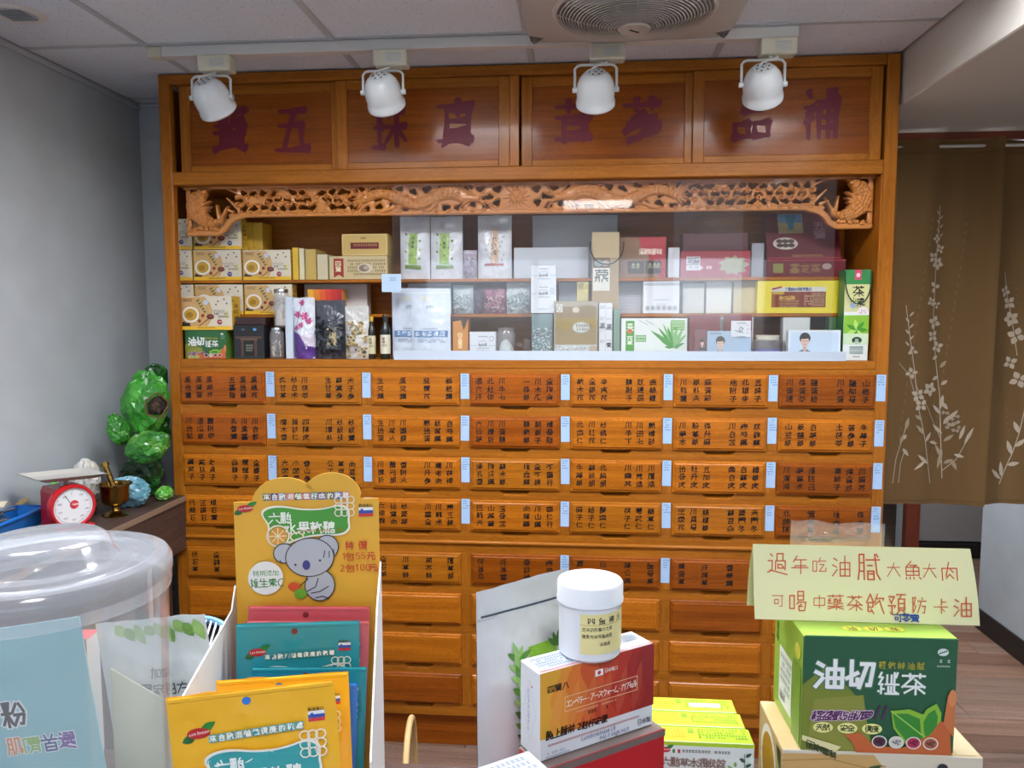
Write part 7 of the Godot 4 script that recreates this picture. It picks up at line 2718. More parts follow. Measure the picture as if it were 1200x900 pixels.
# ---------------------------------------------------------------- sales counter in the foreground
func sales_counter() -> void:
	var t := thing("sales_counter", "brown sales counter in the foreground carrying the product displays", "counter", Vector3(0, 0, 1.81))
	part("top", boxed(Vector3(-1.2, COUNTER - 0.03, 0), Vector3(0.73, COUNTER, 0.82), Color.WHITE, 0.003), M.dark_laminate, t)
	part("body", boxed(Vector3(-1.17, 0.1, 0.04), Vector3(0.7, COUNTER - 0.0305, 0.8), Color.WHITE, 0.003), M.dark_laminate, t)
	part("plinth", boxed(Vector3(-1.15, 0, 0.06), Vector3(0.68, 0.0995, 0.78)), M.baseboard_black, t)
	# basket whose handle shows between the displays
	var b := thing("bamboo_basket", "bamboo basket with arched cane handle on the floor before the cabinet", "basket", Vector3(-0.19, 0.001, 1.0))
	var m := MB.new()
	m.lathe([Vector2(0.0001, 0.002), Vector2(0.11, 0.0), Vector2(0.13, 0.06), Vector2(0.15, 0.22), Vector2(0.155, 0.3), Vector2(0.145, 0.3), Vector2(0.14, 0.22), Vector2(0.12, 0.06), Vector2(0.0001, 0.012)], 32, Color("b8955c"))
	part("body", m, M.matte, b)
	for k in 6:
		m = MB.new()
		var r := 0.132 + 0.004 * k
		var pts := []
		for i in 33: pts.append(Vector3(cos(TAU * i / 32.0) * r, 0.06 + k * 0.046, sin(TAU * i / 32.0) * r))
		m.tube(pts, 0.006, 6, Color("c8a66c"), false)
		part("woven_hoop", m, M.matte, b)
	m = MB.new()
	var hp := []
	for i in 21:
		var a := PI * i / 20.0
		hp.append(Vector3(-cos(a) * 0.018, 0.29 + 0.345 * pow(sin(a), 0.4), -cos(a) * 0.145))
	m.tube(hp, 0.008, 8, Color("d0ae78"))
	part("handle", m, M.matte, b)
	# stool with a small fan, seen over the counter's left end
	var s := thing("stool", "low wooden stool behind the counter carrying the small blue fan", "stool", Vector3(-0.62, -0.06, 1.25))
	part("seat", boxed(Vector3(-0.14, 0.74, -0.14), Vector3(0.14, 0.765, 0.14), Color.WHITE, 0.004), M.dark_laminate, s)
	for x in [-0.12, 0.09]:
		for z in [-0.12, 0.09]: part("leg", boxed(Vector3(x, 0.06, z), Vector3(x + 0.03, 0.739, z + 0.03), Color.WHITE, 0.002, 1), M.dark_laminate, s)
	var f := thing("desk_fan", "small blue rimmed fan with black and white grille behind the white pouch", "fan", Vector3(-0.62, 0.706, 1.25), 0.1)
	m = MB.new()
	m.lathe([Vector2(0.0001, 0.0), Vector2(0.07, 0), Vector2(0.066, 0.014), Vector2(0.018, 0.02), Vector2(0.014, 0.13), Vector2(0.0001, 0.13)], 28, Color("8fc4e8"))
	part("stand", m, M.plastic, f)
	var X := Transform3D(Basis(Vector3.RIGHT, 0.75), Vector3(0, 0.19, 0.0))
	m = MB.new()
	m.xf = X
	m.lathe([Vector2(0.096, -0.014), Vector2(0.106, -0.008), Vector2(0.106, 0.012), Vector2(0.099, 0.017), Vector2(0.094, 0.012)], 40, Color("8cc6ee"))
	part("rim", m, M.plastic, f)
	m = MB.new()
	m.xf = X
	m.lathe([Vector2(0.0001, -0.03), Vector2(0.06, -0.028), Vector2(0.097, -0.012)], 32, Color("1c1c20"))
	part("back", m, M.plastic, f)
	for i in 15:
		m = MB.new()
		m.xf = X
		var x := -0.088 + i * 0.0126
		var z := sqrt(maxf(0.0, 0.097 * 0.097 - x * x))
		m.tube([Vector3(x, 0.012, -z), Vector3(x, 0.02, 0), Vector3(x, 0.012, z)], 0.0026, 6, Color("e6e8ea"))
		part("grille_bar", m, M.plastic, f)
	m = MB.new()
	m.xf = X
	m.box(Vector3(0.1, -0.004, -0.03), Vector3(0.135, 0.006, -0.008), Color("8cc6ee"), 0.004)
	part("tab", m, M.plastic, f)

# ---------------------------------------------------------------- candy display, jar and pouches
func logo(p: Pr, x: float, y: float, k: float) -> void:
	p.leaf(Vector2(x - 8 * k, y + 4 * k), Vector2(x - 1 * k, y + 1 * k), 2.2 * k, Color("2c6a34"))
	p.leaf(Vector2(x + 1 * k, y - 1 * k), Vector2(x + 8.5 * k, y - 5 * k), 2.0 * k, Color("2f8a3a"))
	p.circ(x, y, 5.6 * k, 2.7 * k, Color("c22c2c"), 16)
	p.latin("Leo Bonne", x - 4.6 * k, y + 1.0 * k, 1.5 * k, Color("f6e6e0"), true, 0.1, 0.9, true)
func flag(p: Pr, x: float, y: float, w: float) -> void:
	var h := w * 0.22
	p.rect(x, y, w, h, Color("f0f0f0"))
	p.rect(x, y + h, w, h, Color("2f55b0"))
	p.rect(x, y + 2 * h, w, h, Color("d03a3a"))
	p.poly([Vector2(x + w * 0.14, y + h * 0.5), Vector2(x + w * 0.32, y + h * 0.5), Vector2(x + w * 0.32, y + h * 1.2), Vector2(x + w * 0.23, y + h * 1.6), Vector2(x + w * 0.14, y + h * 1.2)], Color("2f55b0"))
	p.text("歐洲進口", x + w * 0.02, y - w * 0.24, w * 0.2, Color("5a4a20"), 0.13, 1.2)
func boxed_text(p: Pr, s: String, x: float, y: float, size: float, cols: Array, rise := 0.0) -> void:
	for i in s.length():
		var c: Color = cols[i % cols.size()]
		var yy := y - i * size * 1.14 * rise
		p.rect(x + i * size * 1.14, yy, size * 1.02, size * 1.06, c)
		p.text(s[i], x + i * size * 1.14 + size * 0.11, yy + size * 0.12, size * 0.8, Color("f7f4ea"), 0.17)
func fruit_cloud(p: Pr, x: float, y: float, k: float, col: Color, rise: float) -> void:
	var pts := []
	var sh := [[-2, 4], [2, 0], [12, -1], [26, 2], [40, 2], [52, -1], [58, 3], [57, 10], [58, 16], [52, 20], [38, 19], [24, 21], [14, 25], [6, 24], [2, 18], [4, 12]]
	for q in sh: pts.append(Vector2(x + q[0] * k, y + (q[1] - q[0] * rise) * k))
	for it in 2:
		var sm := []
		for i in pts.size():
			var a: Vector2 = pts[i]
			var b: Vector2 = pts[(i + 1) % pts.size()]
			sm.append(a.lerp(b, 0.25))
			sm.append(a.lerp(b, 0.75))
		pts = sm
	var out := []
	var cen := Vector2(x + 28 * k, y + (10 - 28 * rise) * k)
	for q in pts: out.append(cen + (q - cen) * Vector2(1.045, 1.13))
	p.poly(out, Color("f4f2e6"))
	p.poly(pts, col)
	p.text("六鵬", x + 3 * k, y + 3.2 * k, 7.4 * k, Color("f6f8f2"), 0.11, 1.05, 0.0, false, 1.0, rise * 0.6)
	p.text("水果軟糖", x + 13.5 * k, y + 10.6 * k, 8.0 * k, Color("f6f8f2"), 0.13, 1.1, 0.0, false, 1.0, rise)
	for i in 9: p.ring(x + (51 + (i % 3) * 4.2) * k, y + (-2 + (i / 3) * 4.6 - 3) * k, 2.6 * k, 2.5 * k, 0.7 * k, Color("f4efdc"), 12)
func koala_card(p: Pr) -> void:
	boxed_text(p, "來自歐洲營養好吃的軟糖", 20, -5.5, 4.8, [Color("3a5a4a"), Color("2f3f8a"), Color("4a8ac8"), Color("d8606a"), Color("2f6a3a"), Color("c85a8a"), Color("3a8a9a"), Color("3a4a9a"), Color("2f5a4a"), Color("3a7ad0"), Color("d87a8a")])
	logo(p, 8, 4.5, 0.95)
	flag(p, 86, 6, 10)
	fruit_cloud(p, 21, 5, 1.0, Color("4aa03c"), 0.0)
	p.ring(30, 24.5, 7.4, 7.4, 1.2, Color("f2e6c2"), 24)
	p.circ(30, 24.5, 6.2, 6.2, Color("e2a03a"), 20)
	for i in 8: p.seg([Vector2(30, 24.5), Vector2(30, 24.5) + Vector2.from_angle(i * TAU / 8) * 5.6], 0.7, Color("f2e6c2"))
	p.ring(43, 25.5, 4.4, 3, 1.0, Color("f2e6c2"), 18)
	p.small(45, 20.6, 30, 1, 2.2, Color("a87a2a"), 0.6, 3)
	# generic koala drawing
	var ol := Color("2c2e34")
	var gr := Color("b4bcc8")
	for q in [[34, 37, 7, 6.6], [63.5, 33.5, 7.6, 8.2]]:
		p.circ(q[0], q[1], q[2] + 0.7, q[3] + 0.7, ol, 24)
		p.circ(q[0], q[1], q[2], q[3], gr, 24)
	p.circ(58, 61, 10.7, 11.6, ol, 26)
	p.circ(58, 61, 10, 10.9, gr, 26)
	p.circ(51.5, 40.5, 17, 14.2, ol, 32)
	p.circ(51.5, 40.5, 16.3, 13.5, gr, 32)
	p.circ(49, 46, 2.7, 3.6, Color("2f3f8a"), 16)
	for q in [[41.5, 45.5], [58.5, 43]]: p.circ(q[0], q[1], 0.8, 0.9, ol, 8)
	for q in [[62, 36, 61, 41], [65, 36.5, 65, 41], [68, 35, 68.5, 39], [31, 42, 32, 44]]: p.line([Vector2(q[0], q[1]), Vector2(q[2], q[3])], 0.6, ol)
	p.line([Vector2(50, 56), Vector2(45, 60), Vector2(42, 62)], 0.7, ol)
	p.line([Vector2(57, 56), Vector2(55, 62), Vector2(49, 65)], 0.7, ol)
	p.line([Vector2(64, 62), Vector2(58, 65.5), Vector2(52, 66.5)], 0.7, ol)
	p.line([Vector2(55, 70), Vector2(60, 69), Vector2(64, 71)], 0.7, ol)
	p.circ(40, 61, 4, 3, Color("d8502c"), 16)
	p.circ(44.5, 66.5, 4.4, 3.8, Color("6aa82c"), 16)
	var rd := Color("c8402c")
	p.text("特價", 76.5, 30, 5.6, rd, 0.13, 1.65)
	p.latin("1", 74, 43, 5, rd)
	p.text("包", 76.5, 38, 5.4, rd, 0.13)
	p.latin("55", 83.5, 43, 5, rd)
	p.text("元", 91.5, 38, 5.4, rd, 0.13)
	p.latin("2", 72.5, 51.5, 5, rd)
	p.text("包", 76.5, 46.5, 5.4, rd, 0.13)
	p.latin("100", 83, 51.5, 5, rd)
	p.text("元", 93, 46.5, 5.4, rd, 0.13)
	p.circ(21, 54, 12, 12, Color("eef0ee"), 32)
	p.text("特別添加", 12.5, 48.5, 4, Color("4a9a5a"), 0.1, 1.1)
	p.text("維生素", 10.2, 54.5, 5.8, Color("3a8a4a"), 0.12, 1.08)
	p.latin("C", 29.2, 60.2, 5.6, Color("3a8a4a"))
const CANDY := Vector3(-0.1038, 1.0305, 1.9824)
const CANDY_TURN := 0.2
func candy_bag(label: String, u0: float, v0: float, u1: float, v1: float, zl: float, col: Color, cloud: Color, hole: Color, sd: float) -> void:
	var T := Transform3D(Basis(Vector3.UP, CANDY_TURN), CANDY)
	var a := T.affine_inverse() * px_plane(u0, v0, T * Vector3(0, 0, zl), T.basis.z)
	var b := T.affine_inverse() * px_plane(u1, v1, T * Vector3(0, 0, zl), T.basis.z)
	if zl < 0.11:
		var k := maxf(0.0, -0.089 - a.x) - maxf(0.0, b.x - 0.089)
		a.x += k
		b.x = minf(b.x + k, 0.089)
	var w := a.distance_to(b) * (0.9 if zl < 0.11 else 1.0)
	var roll := atan2(b.y - a.y, b.x - a.x)
	if zl < 0.11: roll = clampf(roll, -0.05, 0.05)
	var h := (minf(a.y, b.y) - 0.008) / cos(roll)
	var base := T * ((a + b) / 2.0 - Basis(Vector3.BACK, roll) * Vector3(0, h, 0))
	var t := pouch("candy_bag", label, "candy bag", base, Vector3(0, CANDY_TURN, roll), w, h, 0.013, col, sd, 0.6, null, "fruit gummy bags in the display box")
	var p := pouch_ink(w, h, 0.013, sd, 0.6)
	var H := 100.0 * h / w
	p.rect(2, H * 0.3, 96, H * 0.68, col.lerp(Color.WHITE, 0.06))
	p.circ(47, 7, 2.6, 2.6, hole, 16)
	logo(p, 17, 24, 1.25)
	flag(p, 83, 18, 10)
	boxed_text(p, "來自歐洲營養健康的軟糖", 23, 25.5, 4.6, [cloud], 0.06)
	fruit_cloud(p, 22, 37, 1.15, cloud, 0.02)
	inked("front_print", p, M.foil, t)
	seal(t, w, h, h * 0.985, col)
func counter_left() -> void:
	# display box with koala header card
	var t := thing("candy_display_box", "yellow cardboard candy display box with a koala header card", "display box", CANDY, CANDY_TURN)
	var poly := PackedVector2Array([Vector2(-0.0933, 0.0), Vector2(0.0933, 0.0), Vector2(0.0933, 0.386), Vector2(0.069, 0.386)])
	for i in 13:
		var a := 0.15 + (PI - 0.62) * i / 12.0
		poly.append(Vector2(0.032 + 0.039 * cos(a), 0.388 + 0.034 * sin(a)))
	for i in 13:
		var a := 0.5 + (PI - 0.6) * i / 12.0
		poly.append(Vector2(-0.028 + 0.042 * cos(a), 0.384 + 0.033 * sin(a)))
	poly.append(Vector2(-0.07, 0.386))
	poly.append(Vector2(-0.0933, 0.386))
	var m := MB.new()
	m.prism(poly, -0.127, -0.1245, Color("e8b23a"))
	part("header_card", m, M.card, t)
	var p := ink(Vector3(-0.0933, 0.386, -0.1245), Vector3.RIGHT, Vector3.DOWN, 0.001866)
	koala_card(p)
	inked("header_print", p, M.card, t)
	for s in [-1.0, 1.0]:
		m = MB.new()
		m.xf = Transform3D(Basis(Vector3.UP, -PI / 2), Vector3(s * 0.0945, 0, 0))
		m.prism(PackedVector2Array([Vector2(-0.124, 0), Vector2(0.124, 0), Vector2(0.124, 0.165), Vector2(-0.03, 0.272), Vector2(-0.124, 0.3)] if s > 0 else [Vector2(-0.124, 0), Vector2(0.124, 0), Vector2(0.124, 0.24), Vector2(-0.1, 0.25), Vector2(-0.124, 0.275)]), -0.001, 0.001, Color("dfe0de"))
		part("side_panel", m, M.matte, t)
	part("front_panel", boxed(Vector3(-0.095, 0, 0.122), Vector3(0.095, 0.1, 0.1245), Color("e6e4de")), M.matte, t)
	part("bottom", boxed(Vector3(-0.093, 0, -0.124), Vector3(0.093, 0.003, 0.1215), Color("d8d6d0")), M.matte, t)
	candy_bag("pink candy bag at the back of the display box, tilted", 284, 699, 440, 722, -0.098, Color("e0656c"), Color("c84a5a"), Color("8a2f38"), 51.0)
	candy_bag("pink candy bag with clear seam behind the teal bags", 290, 716, 449, 738, -0.08, Color("e2737a"), Color("c84a5a"), Color("9a3a44"), 52.0)
	candy_bag("teal candy bag standing highest in the display box", 268, 732, 429, 727, -0.058, Color("2f9ca6"), Color("2f8a94"), Color("7a3434"), 53.0)
	candy_bag("teal candy bag leaning to the right behind the blue bag", 293, 781, 444, 783, -0.03, Color("2a929c"), Color("2f8a94"), Color("7a3434"), 54.0)
	candy_bag("blue candy bag peeking out behind the front yellow bag", 243, 797, 417, 808, 0.0, Color("2f78d8"), Color("3a8ae0"), Color("e0a02c"), 55.0)
	candy_bag("yellow candy bag just behind the front yellow bag", 236, 799, 409, 787, 0.035, Color("f2b62e"), Color("3fa6a8"), Color("2f78d8"), 56.0)
	candy_bag("front yellow candy bag with blue hang hole and teal fruit cloud", 194, 818, 391, 796, 0.142, Color("f8bc30"), Color("3fa6a8"), Color("2f78d8"), 57.0)
	# large clear jar
	var c := thing("clear_jar", "large clear plastic jar with lid at the lower left corner", "jar", Vector3(-0.388, COUNTER + 0.0005, 2.01))
	m = MB.new()
	m.lathe([Vector2(0.0001, 0.0), Vector2(0.118, 0.0), Vector2(0.127, 0.008), Vector2(0.129, 0.1), Vector2(0.13, 0.31), Vector2(0.13, 0.318)], 72, Color.WHITE)
	m.lathe([Vector2(0.128, 0.318), Vector2(0.128, 0.31), Vector2(0.127, 0.1), Vector2(0.125, 0.009), Vector2(0.0001, 0.003)], 72, Color.WHITE)
	part("wall", m, M.clear_plastic, c)
	m = MB.new()
	m.lathe([Vector2(0.1315, 0.306), Vector2(0.1335, 0.306), Vector2(0.1345, 0.312), Vector2(0.134, 0.322), Vector2(0.136, 0.326), Vector2(0.1355, 0.338), Vector2(0.131, 0.345), Vector2(0.117, 0.347), Vector2(0.113, 0.343), Vector2(0.098, 0.343), Vector2(0.094, 0.347), Vector2(0.078, 0.348), Vector2(0.072, 0.356), Vector2(0.068, 0.368), Vector2(0.06, 0.374), Vector2(0.0001, 0.376)], 72, Color.WHITE)
	part("lid", m, M.milky_lid, c)
	# teal sign standing in the jar
	var s0 := px(-12, 748, 2.03)
	var s1 := px(92, 723, 2.03)
	var sx := (s1 - s0)
	var wide := sx.length()
	sx = sx.normalized()
	var sd := sx.cross(Vector3.BACK).normalized()
	var sg := thing("teal_sign", "light teal card sign with dark characters standing inside the clear jar", "sign", Vector3(s1.x, COUNTER + 0.0125, s1.z))
	m = MB.new()
	var foot := 1.005
	var top := s1 - sg.position
	var bl := Vector3(-wide * 0.99, 0.0, 0)
	m.xf = Transform3D()
	m.prism(PackedVector2Array([Vector2(top.x, top.y), Vector2(top.x - wide * cos(0.11), top.y - wide * sin(0.11) * 1.6), Vector2(-wide, 0.0), Vector2(0.035, 0.0)]), -0.002, 0.0, Color("8ec4cc"))
	part("card", m, M.card, sg)
	var q := ink(Vector3(0, 0, 0), Vector3(0.985, 0.17, 0).normalized(), Vector3(0.17, -0.985, 0).normalized(), 0.001)
	q.o = Vector3(px(0, 830, 2.03).x, px(0, 830, 2.03).y, s1.z) - sg.position
	q.text("粉", 0, -5, 29, Color("e9efee"), 0.26)
	q.text("粉", 0, -5, 29, Color("16181c"), 0.13)
	var cs := [Color("e08a3c"), Color("8ab85a"), Color("2f4a8a"), Color("6a4a9a")]
	for i in 4:
		q.text("肌膚首選"[i], -2 + i * 22.0, 38, 19, Color("eef2f0"), 0.24)
		q.text("肌膚首選"[i], -2 + i * 22.0, 38, 19, cs[i], 0.13)
	q.text("安", -14, -42, 20, Color("16181c"), 0.13)
	inked("lettering", q, M.card, sg)
	# pouches behind the jar
	var w := 0.16
	var wp := pouch("white_pouch", "white pouch with green leaves and red foot behind the candy display", "bag", Vector3(-0.34, COUNTER + 0.011, 1.84), Vector3(0, 0.0, 0.12), w, 0.2, 0.02, Color("e2e6e6"), 61.0)
	var wi := pouch_ink(w, 0.2, 0.02, 61.0)
	for i in 9: wi.leaf(Vector2(18 + i * 9, 3 + (i % 2) * 3), Vector2(26 + i * 9, 14 + (i % 3) * 4), 5, Color("7aa84a") if i % 2 else Color("9cc26a"))
	wi.text("加味", 46, 42, 9, Color("3a3c40"), 0.13)
	wi.text("獨家配方", 36, 56, 9, Color("3a3c40"), 0.12, 1.2)
	wi.small(34, 70, 52, 5, 5, Color("8a9298"), 0.5, 3)
	wi.poly([Vector2(2, 124), Vector2(2, 96), Vector2(40, 92), Vector2(98, 82), Vector2(98, 124)], Color("a8243a"))
	inked("front_print", wi, M.foil, wp)
	var rb := thing("red_white_box", "white box with red top band seen through the clear jar", "box", Vector3(-0.51, COUNTER + 0.0005, 1.835), 0.1)
	part("box", carton_mesh(0.11, 0.18, 0.035, Color("dcdcd8"), Color("dcdcd8"), Color("c43a48")), M.card, rb)
	var ri := face(0.11, 0.18, 0.035)
	ri.rect(0, 0, 100, 18, Color("c02f42"))
	ri.poly([Vector2(10, 100), Vector2(40, 60), Vector2(70, 52), Vector2(60, 110), Vector2(20, 130)], Color("4a5a6a"))
	ri.rect(0, 128, 100, 14, Color("b03a48"))
	inked("front_print", ri, M.card, rb)
	var cr := thing("cream_card", "cream folded leaflet with a green swirl at the foot of the clear jar", "leaflet", Vector3(-0.31, COUNTER + 0.002, 1.862), 0.0)
	m = MB.new()
	m.prism(PackedVector2Array([Vector2(-0.1, 0), Vector2(0.05, 0), Vector2(0.05, 0.075), Vector2(0.0, 0.09), Vector2(-0.1, 0.145)]), -0.001, 0.001, Color("e9e4c2"))
	part("paper", m, M.matte, cr)
	var ci := ink(Vector3(-0.01, 0.08, 0.001), Vector3.RIGHT, Vector3.DOWN, 0.001)
	ci.rect(0, -2, 58, 40, Color("e4ecd0"))
	for k in 4: ci.ring(30, 16, 8 + k * 6, 5 + k * 4, 2.4, Color("9cc04a") if k % 2 else Color("c8d878"), 24)
	inked("swirl_print", ci, M.matte, cr)

# ---------------------------------------------------------------- middle of the counter
func counter_middle() -> void:
	# silver pouch with parsley leaves
	var w := 0.15
	var h := 0.282
	var t := pouch("silver_pouch", "tall silver-white stand-up pouch with green parsley leaves behind the red box", "bag", Vector3(0.156, COUNTER + 0.001, 1.85), Vector3(0, 0.75, 0), w, h, 0.055, Color("c9cdd0"), 71.0, 0.7)
	seal(t, w, h, h * 0.87, Color("b4b9bd"))
	var p := pouch_ink(w, h, 0.055, 71.0, 0.7)
	var zl := []
	for i in 40: zl.append(Vector2(4 + i * 2.36, 22 + 0.05 * i))
	p.line(zl, 1.8, Color("3a4a5c"))
	p.rect(50, 58, 34, 18, Color("7aae34"))
	for i in 13:
		var y := 62.0 + i * 9.5
		for k in 6:
			var a := -2.5 + k * 0.72
			p.leaf(Vector2(37, y + 4), Vector2(37, y + 4) + Vector2(cos(a), sin(a)) * (13 + (k % 2) * 4), 2.8, Color("4f8a3a") if (i + k) % 3 == 0 else (Color("2f6a34") if i > 4 else Color("8ab86a")))
		if i > 8: p.leaf(Vector2(50, y), Vector2(70, y + 8), 4, Color("3a7a3a"))
	for k in 5: p.leaf(Vector2(78, 62), Vector2(78, 62) + Vector2.from_angle(-2.4 + k * 0.5) * 14, 2.4, Color("2f6a34"))
	p.text("漢方草本", 66, 92, 12, Color("5a8a4a"), 0.1, 1.1, 0.0, true)
	inked("front_print", p, M.foil, t)
	# lower red box and the capsule box on it
	var yaw := 0.61
	var cen := Vector3(0.2405, 0, 1.9635)
	var lo := thing("red_box", "plain bright red box under the capsule box", "box", cen + Vector3(0.006, COUNTER + 0.0005, 0.004), yaw)
	part("box", carton_mesh(0.17, 0.137, 0.055, Color("c3242c"), Color("c3242c"), Color("8a7a74")), M.card, lo)
	var li := face(0.17, 0.137, 0.055)
	li.rect(0, 0, 100, 5, Color("7a6a66"))
	li.small(30, 40, 50, 3, 7, Color("e8b8a0"), 0.5, 3)
	inked("front_print", li, M.card, lo)
	var b := thing("capsule_box", "white, orange and red capsule box with Japanese lettering", "medicine box", cen + Vector3(0, COUNTER + 0.1385, 0), yaw)
	var bw := 0.16
	var bh := 0.101
	var bd := 0.042
	part("box", carton_mesh(bw, bh, bd, Color("dfe2e6"), Color("dde1e6"), Color("dfe4ea")), M.card, b)
	var f := face(bw, bh, bd)
	capsule_art(f)
	inked("front_print", f, M.card, b)
	var fl := face_left(bw, bh, bd)
	fl.ring(50, 120, 30, 84, 1.5, Color("c8ccd4"), 4)
	fl.text("エンペラーアースウォーム", 40, 62, 9, Color("6a74a8"), 0.12, 1.05, 0.0, true)
	fl.circ(62, 50, 3, 3, Color("c83a3a"), 8)
	inked("side_print", fl, M.card, b)
	var ft := face_top(bw, bh, bd)
	ft.rect(3, 3, 44, 20, Color("c8d0da"))
	ft.small(5, 5, 40, 5, 3.4, Color("6a7a92"), 0.55, 4)
	ft.rect(70, 2, 28, 22, Color("eef2f6"))
	for i in 20: ft.rect(74 + i * 1.1, 4, 0.5, 12, Color("4a5a6a"))
	ft.small(74, 18, 20, 1, 3, Color("6a7a92"), 0.55, 6)
	ft.line([Vector2(0.6, 25.6), Vector2(99.4, 25.6)], 1.0, Color("d8543a"))
	inked("top_print", ft, M.card, b)
	# white jar
	var j := thing("white_jar", "white plastic jar with yellow label standing on the capsule box", "jar", Vector3(0.2415, COUNTER + 0.2401, 1.9635), 0.3)
	var m := MB.new()
	m.lathe([Vector2(0.0001, 0), Vector2(0.033, 0), Vector2(0.0358, 0.003), Vector2(0.0358, 0.064), Vector2(0.034, 0.066)], 48, Color("e6eaee"))
	part("body", m, M.plastic, j)
	m = MB.new()
	m.lathe([Vector2(0.0372, 0.062), Vector2(0.0385, 0.063), Vector2(0.0385, 0.0665), Vector2(0.038, 0.068), Vector2(0.038, 0.083), Vector2(0.0365, 0.0855), Vector2(0.0345, 0.086), Vector2(0.0001, 0.0862)], 56, Color("eef2f6"))
	part("lid", m, M.plastic, j)
	var jp := ink(Vector3.ZERO, Vector3.RIGHT, Vector3.DOWN, 0.001)
	var rr := 0.0359
	jp.warp = func(x: float, y: float, l: float) -> Vector3: return Vector3(sin(x / rr) * (rr + l), 0.057 - y, cos(x / rr) * (rr + l))
	jp.rect(-22, 0, 74, 46, Color("ece0a0"))
	jp.rect(-22, 12, 74, 0.7, Color("b8a868"))
	jp.text("四益神方", -13, 4, 6.8, Color("23231f"), 0.15, 1.8)
	jp.text("主治功能養化之用", -20, 15, 4.0, Color("4a4432"), 0.13, 1.12)
	jp.text("使用方法早晚利用", -20, 23, 4.0, Color("4a4432"), 0.13, 1.12)
	jp.text("水利用", 0, 32, 4.0, Color("4a4432"), 0.13, 1.12)
	inked("label", jp, M.card, j, "pale yellow label with dark characters")
	# pale box at the bottom edge
	var g := thing("lavender_box", "pale lavender grey box at the bottom edge before the red box", "box", Vector3(0.15, COUNTER + 0.0005, 2.1), 0.62)
	part("box", carton_mesh(0.1, 0.166, 0.05, Color("cfd0da"), Color("cfd0da"), Color("cfd0da")), M.card, g)
	var gi := face_top(0.1, 0.166, 0.05)
	gi.rect(4, 4, 92, 42, Color("c2c8d8"))
	gi.small(8, 8, 80, 4, 9, Color("8a90a8"), 0.5, 5)
	inked("top_print", gi, M.card, g)
	# three lime green lozenge boxes one behind the other
	for i in 3:
		var z := 1.9065 - i * 0.0375
		var lb := thing("lozenge_box", ["lime green lozenge box with white front panel, nearest of three", "lime green lozenge box in the middle of the row of three", "lime green lozenge box at the back of the row with barcode sticker"][i], "medicine box", Vector3(0.3815 - i * 0.003, COUNTER + 0.0005, z), 0.0, "lime green lozenge boxes")
		var lw := 0.119
		var lh := 0.112
		var ld := 0.0355
		part("box", carton_mesh(lw, lh, ld, Color("e2e6e0"), Color("a9cc2e"), Color("bfe034")), M.card, lb)
		var lf := face(lw, lh, ld)
		lf.rect(0, 0, 100, 4, Color("b4d630"))
		logo(lf, 10, 9, 1.1)
		for k in 3: lf.rect(18 + k * 2.6, 8, 2.5, 4, [Color("3a8a4a"), Color("f0f0f0"), Color("c83a3a")][k])
		lf.small(28, 8, 26, 1, 4.6, Color("6a6a5a"), 0.6, 3)
		lf.small(60, 8, 16, 1, 4.6, Color("6a6a5a"), 0.6, 6)
		lf.text("六鵬草本潤喉錠", 7, 17, 9, Color("c8bcb4"), 0.24, 1.02)
		lf.text("六鵬草本潤喉錠", 7, 17, 9, Color("7a5a50"), 0.1, 1.02)
		lf.latin("LIU PENG HERBAL CANDY", 8, 33, 2.6, Color("6a7a6a"))
		for k in 6: lf.leaf(Vector2(91, 40 - k * 5.4), Vector2(91 + (6 if k % 2 else -6), 36 - k * 5.4), 1.9, Color("3a5a44"))
		lf.line([Vector2(91, 44), Vector2(90, 10)], 0.6, Color("3a5a44"))
		for k in 6: lf.leaf(Vector2(76 + k, 44 - k * 4), Vector2(73 + (k % 2) * 8, 40 - k * 4.4), 1.5, Color("8aae4a"))
		lf.text("健康安全", 8, 38, 6, Color("a85a3a"), 0.12, 1.2)
		inked("front_print", lf, M.card, lb)
		var lt := face_top(lw, lh, ld)
		lt.small(3, 4, 30, 4, 5, Color("d88a3a"), 0.5, 3 + i)
		lt.small(46, 4, 48, 4, 5, Color("7a9a2a"), 0.5, 6 + i)
		lt.rect(36, 4, 6, 9, Color("8aac2a"))
		if i == 2:
			lt.rect(50, 12, 34, 9, Color("eef0ea"))
			lt.latin("4711 155 7", 53, 19, 4.5, Color("3a3f3a"))
		inked("top_print", lt, M.card, lb)
		var lr := face_right(lw, lh, ld)
		lr.rect(8, 14, 84, 60, Color("dfe6d8"))
		lr.small(14, 20, 70, 4, 12, Color("6a7a5a"), 0.5, 3)
		inked("side_print", lr, M.card, lb)
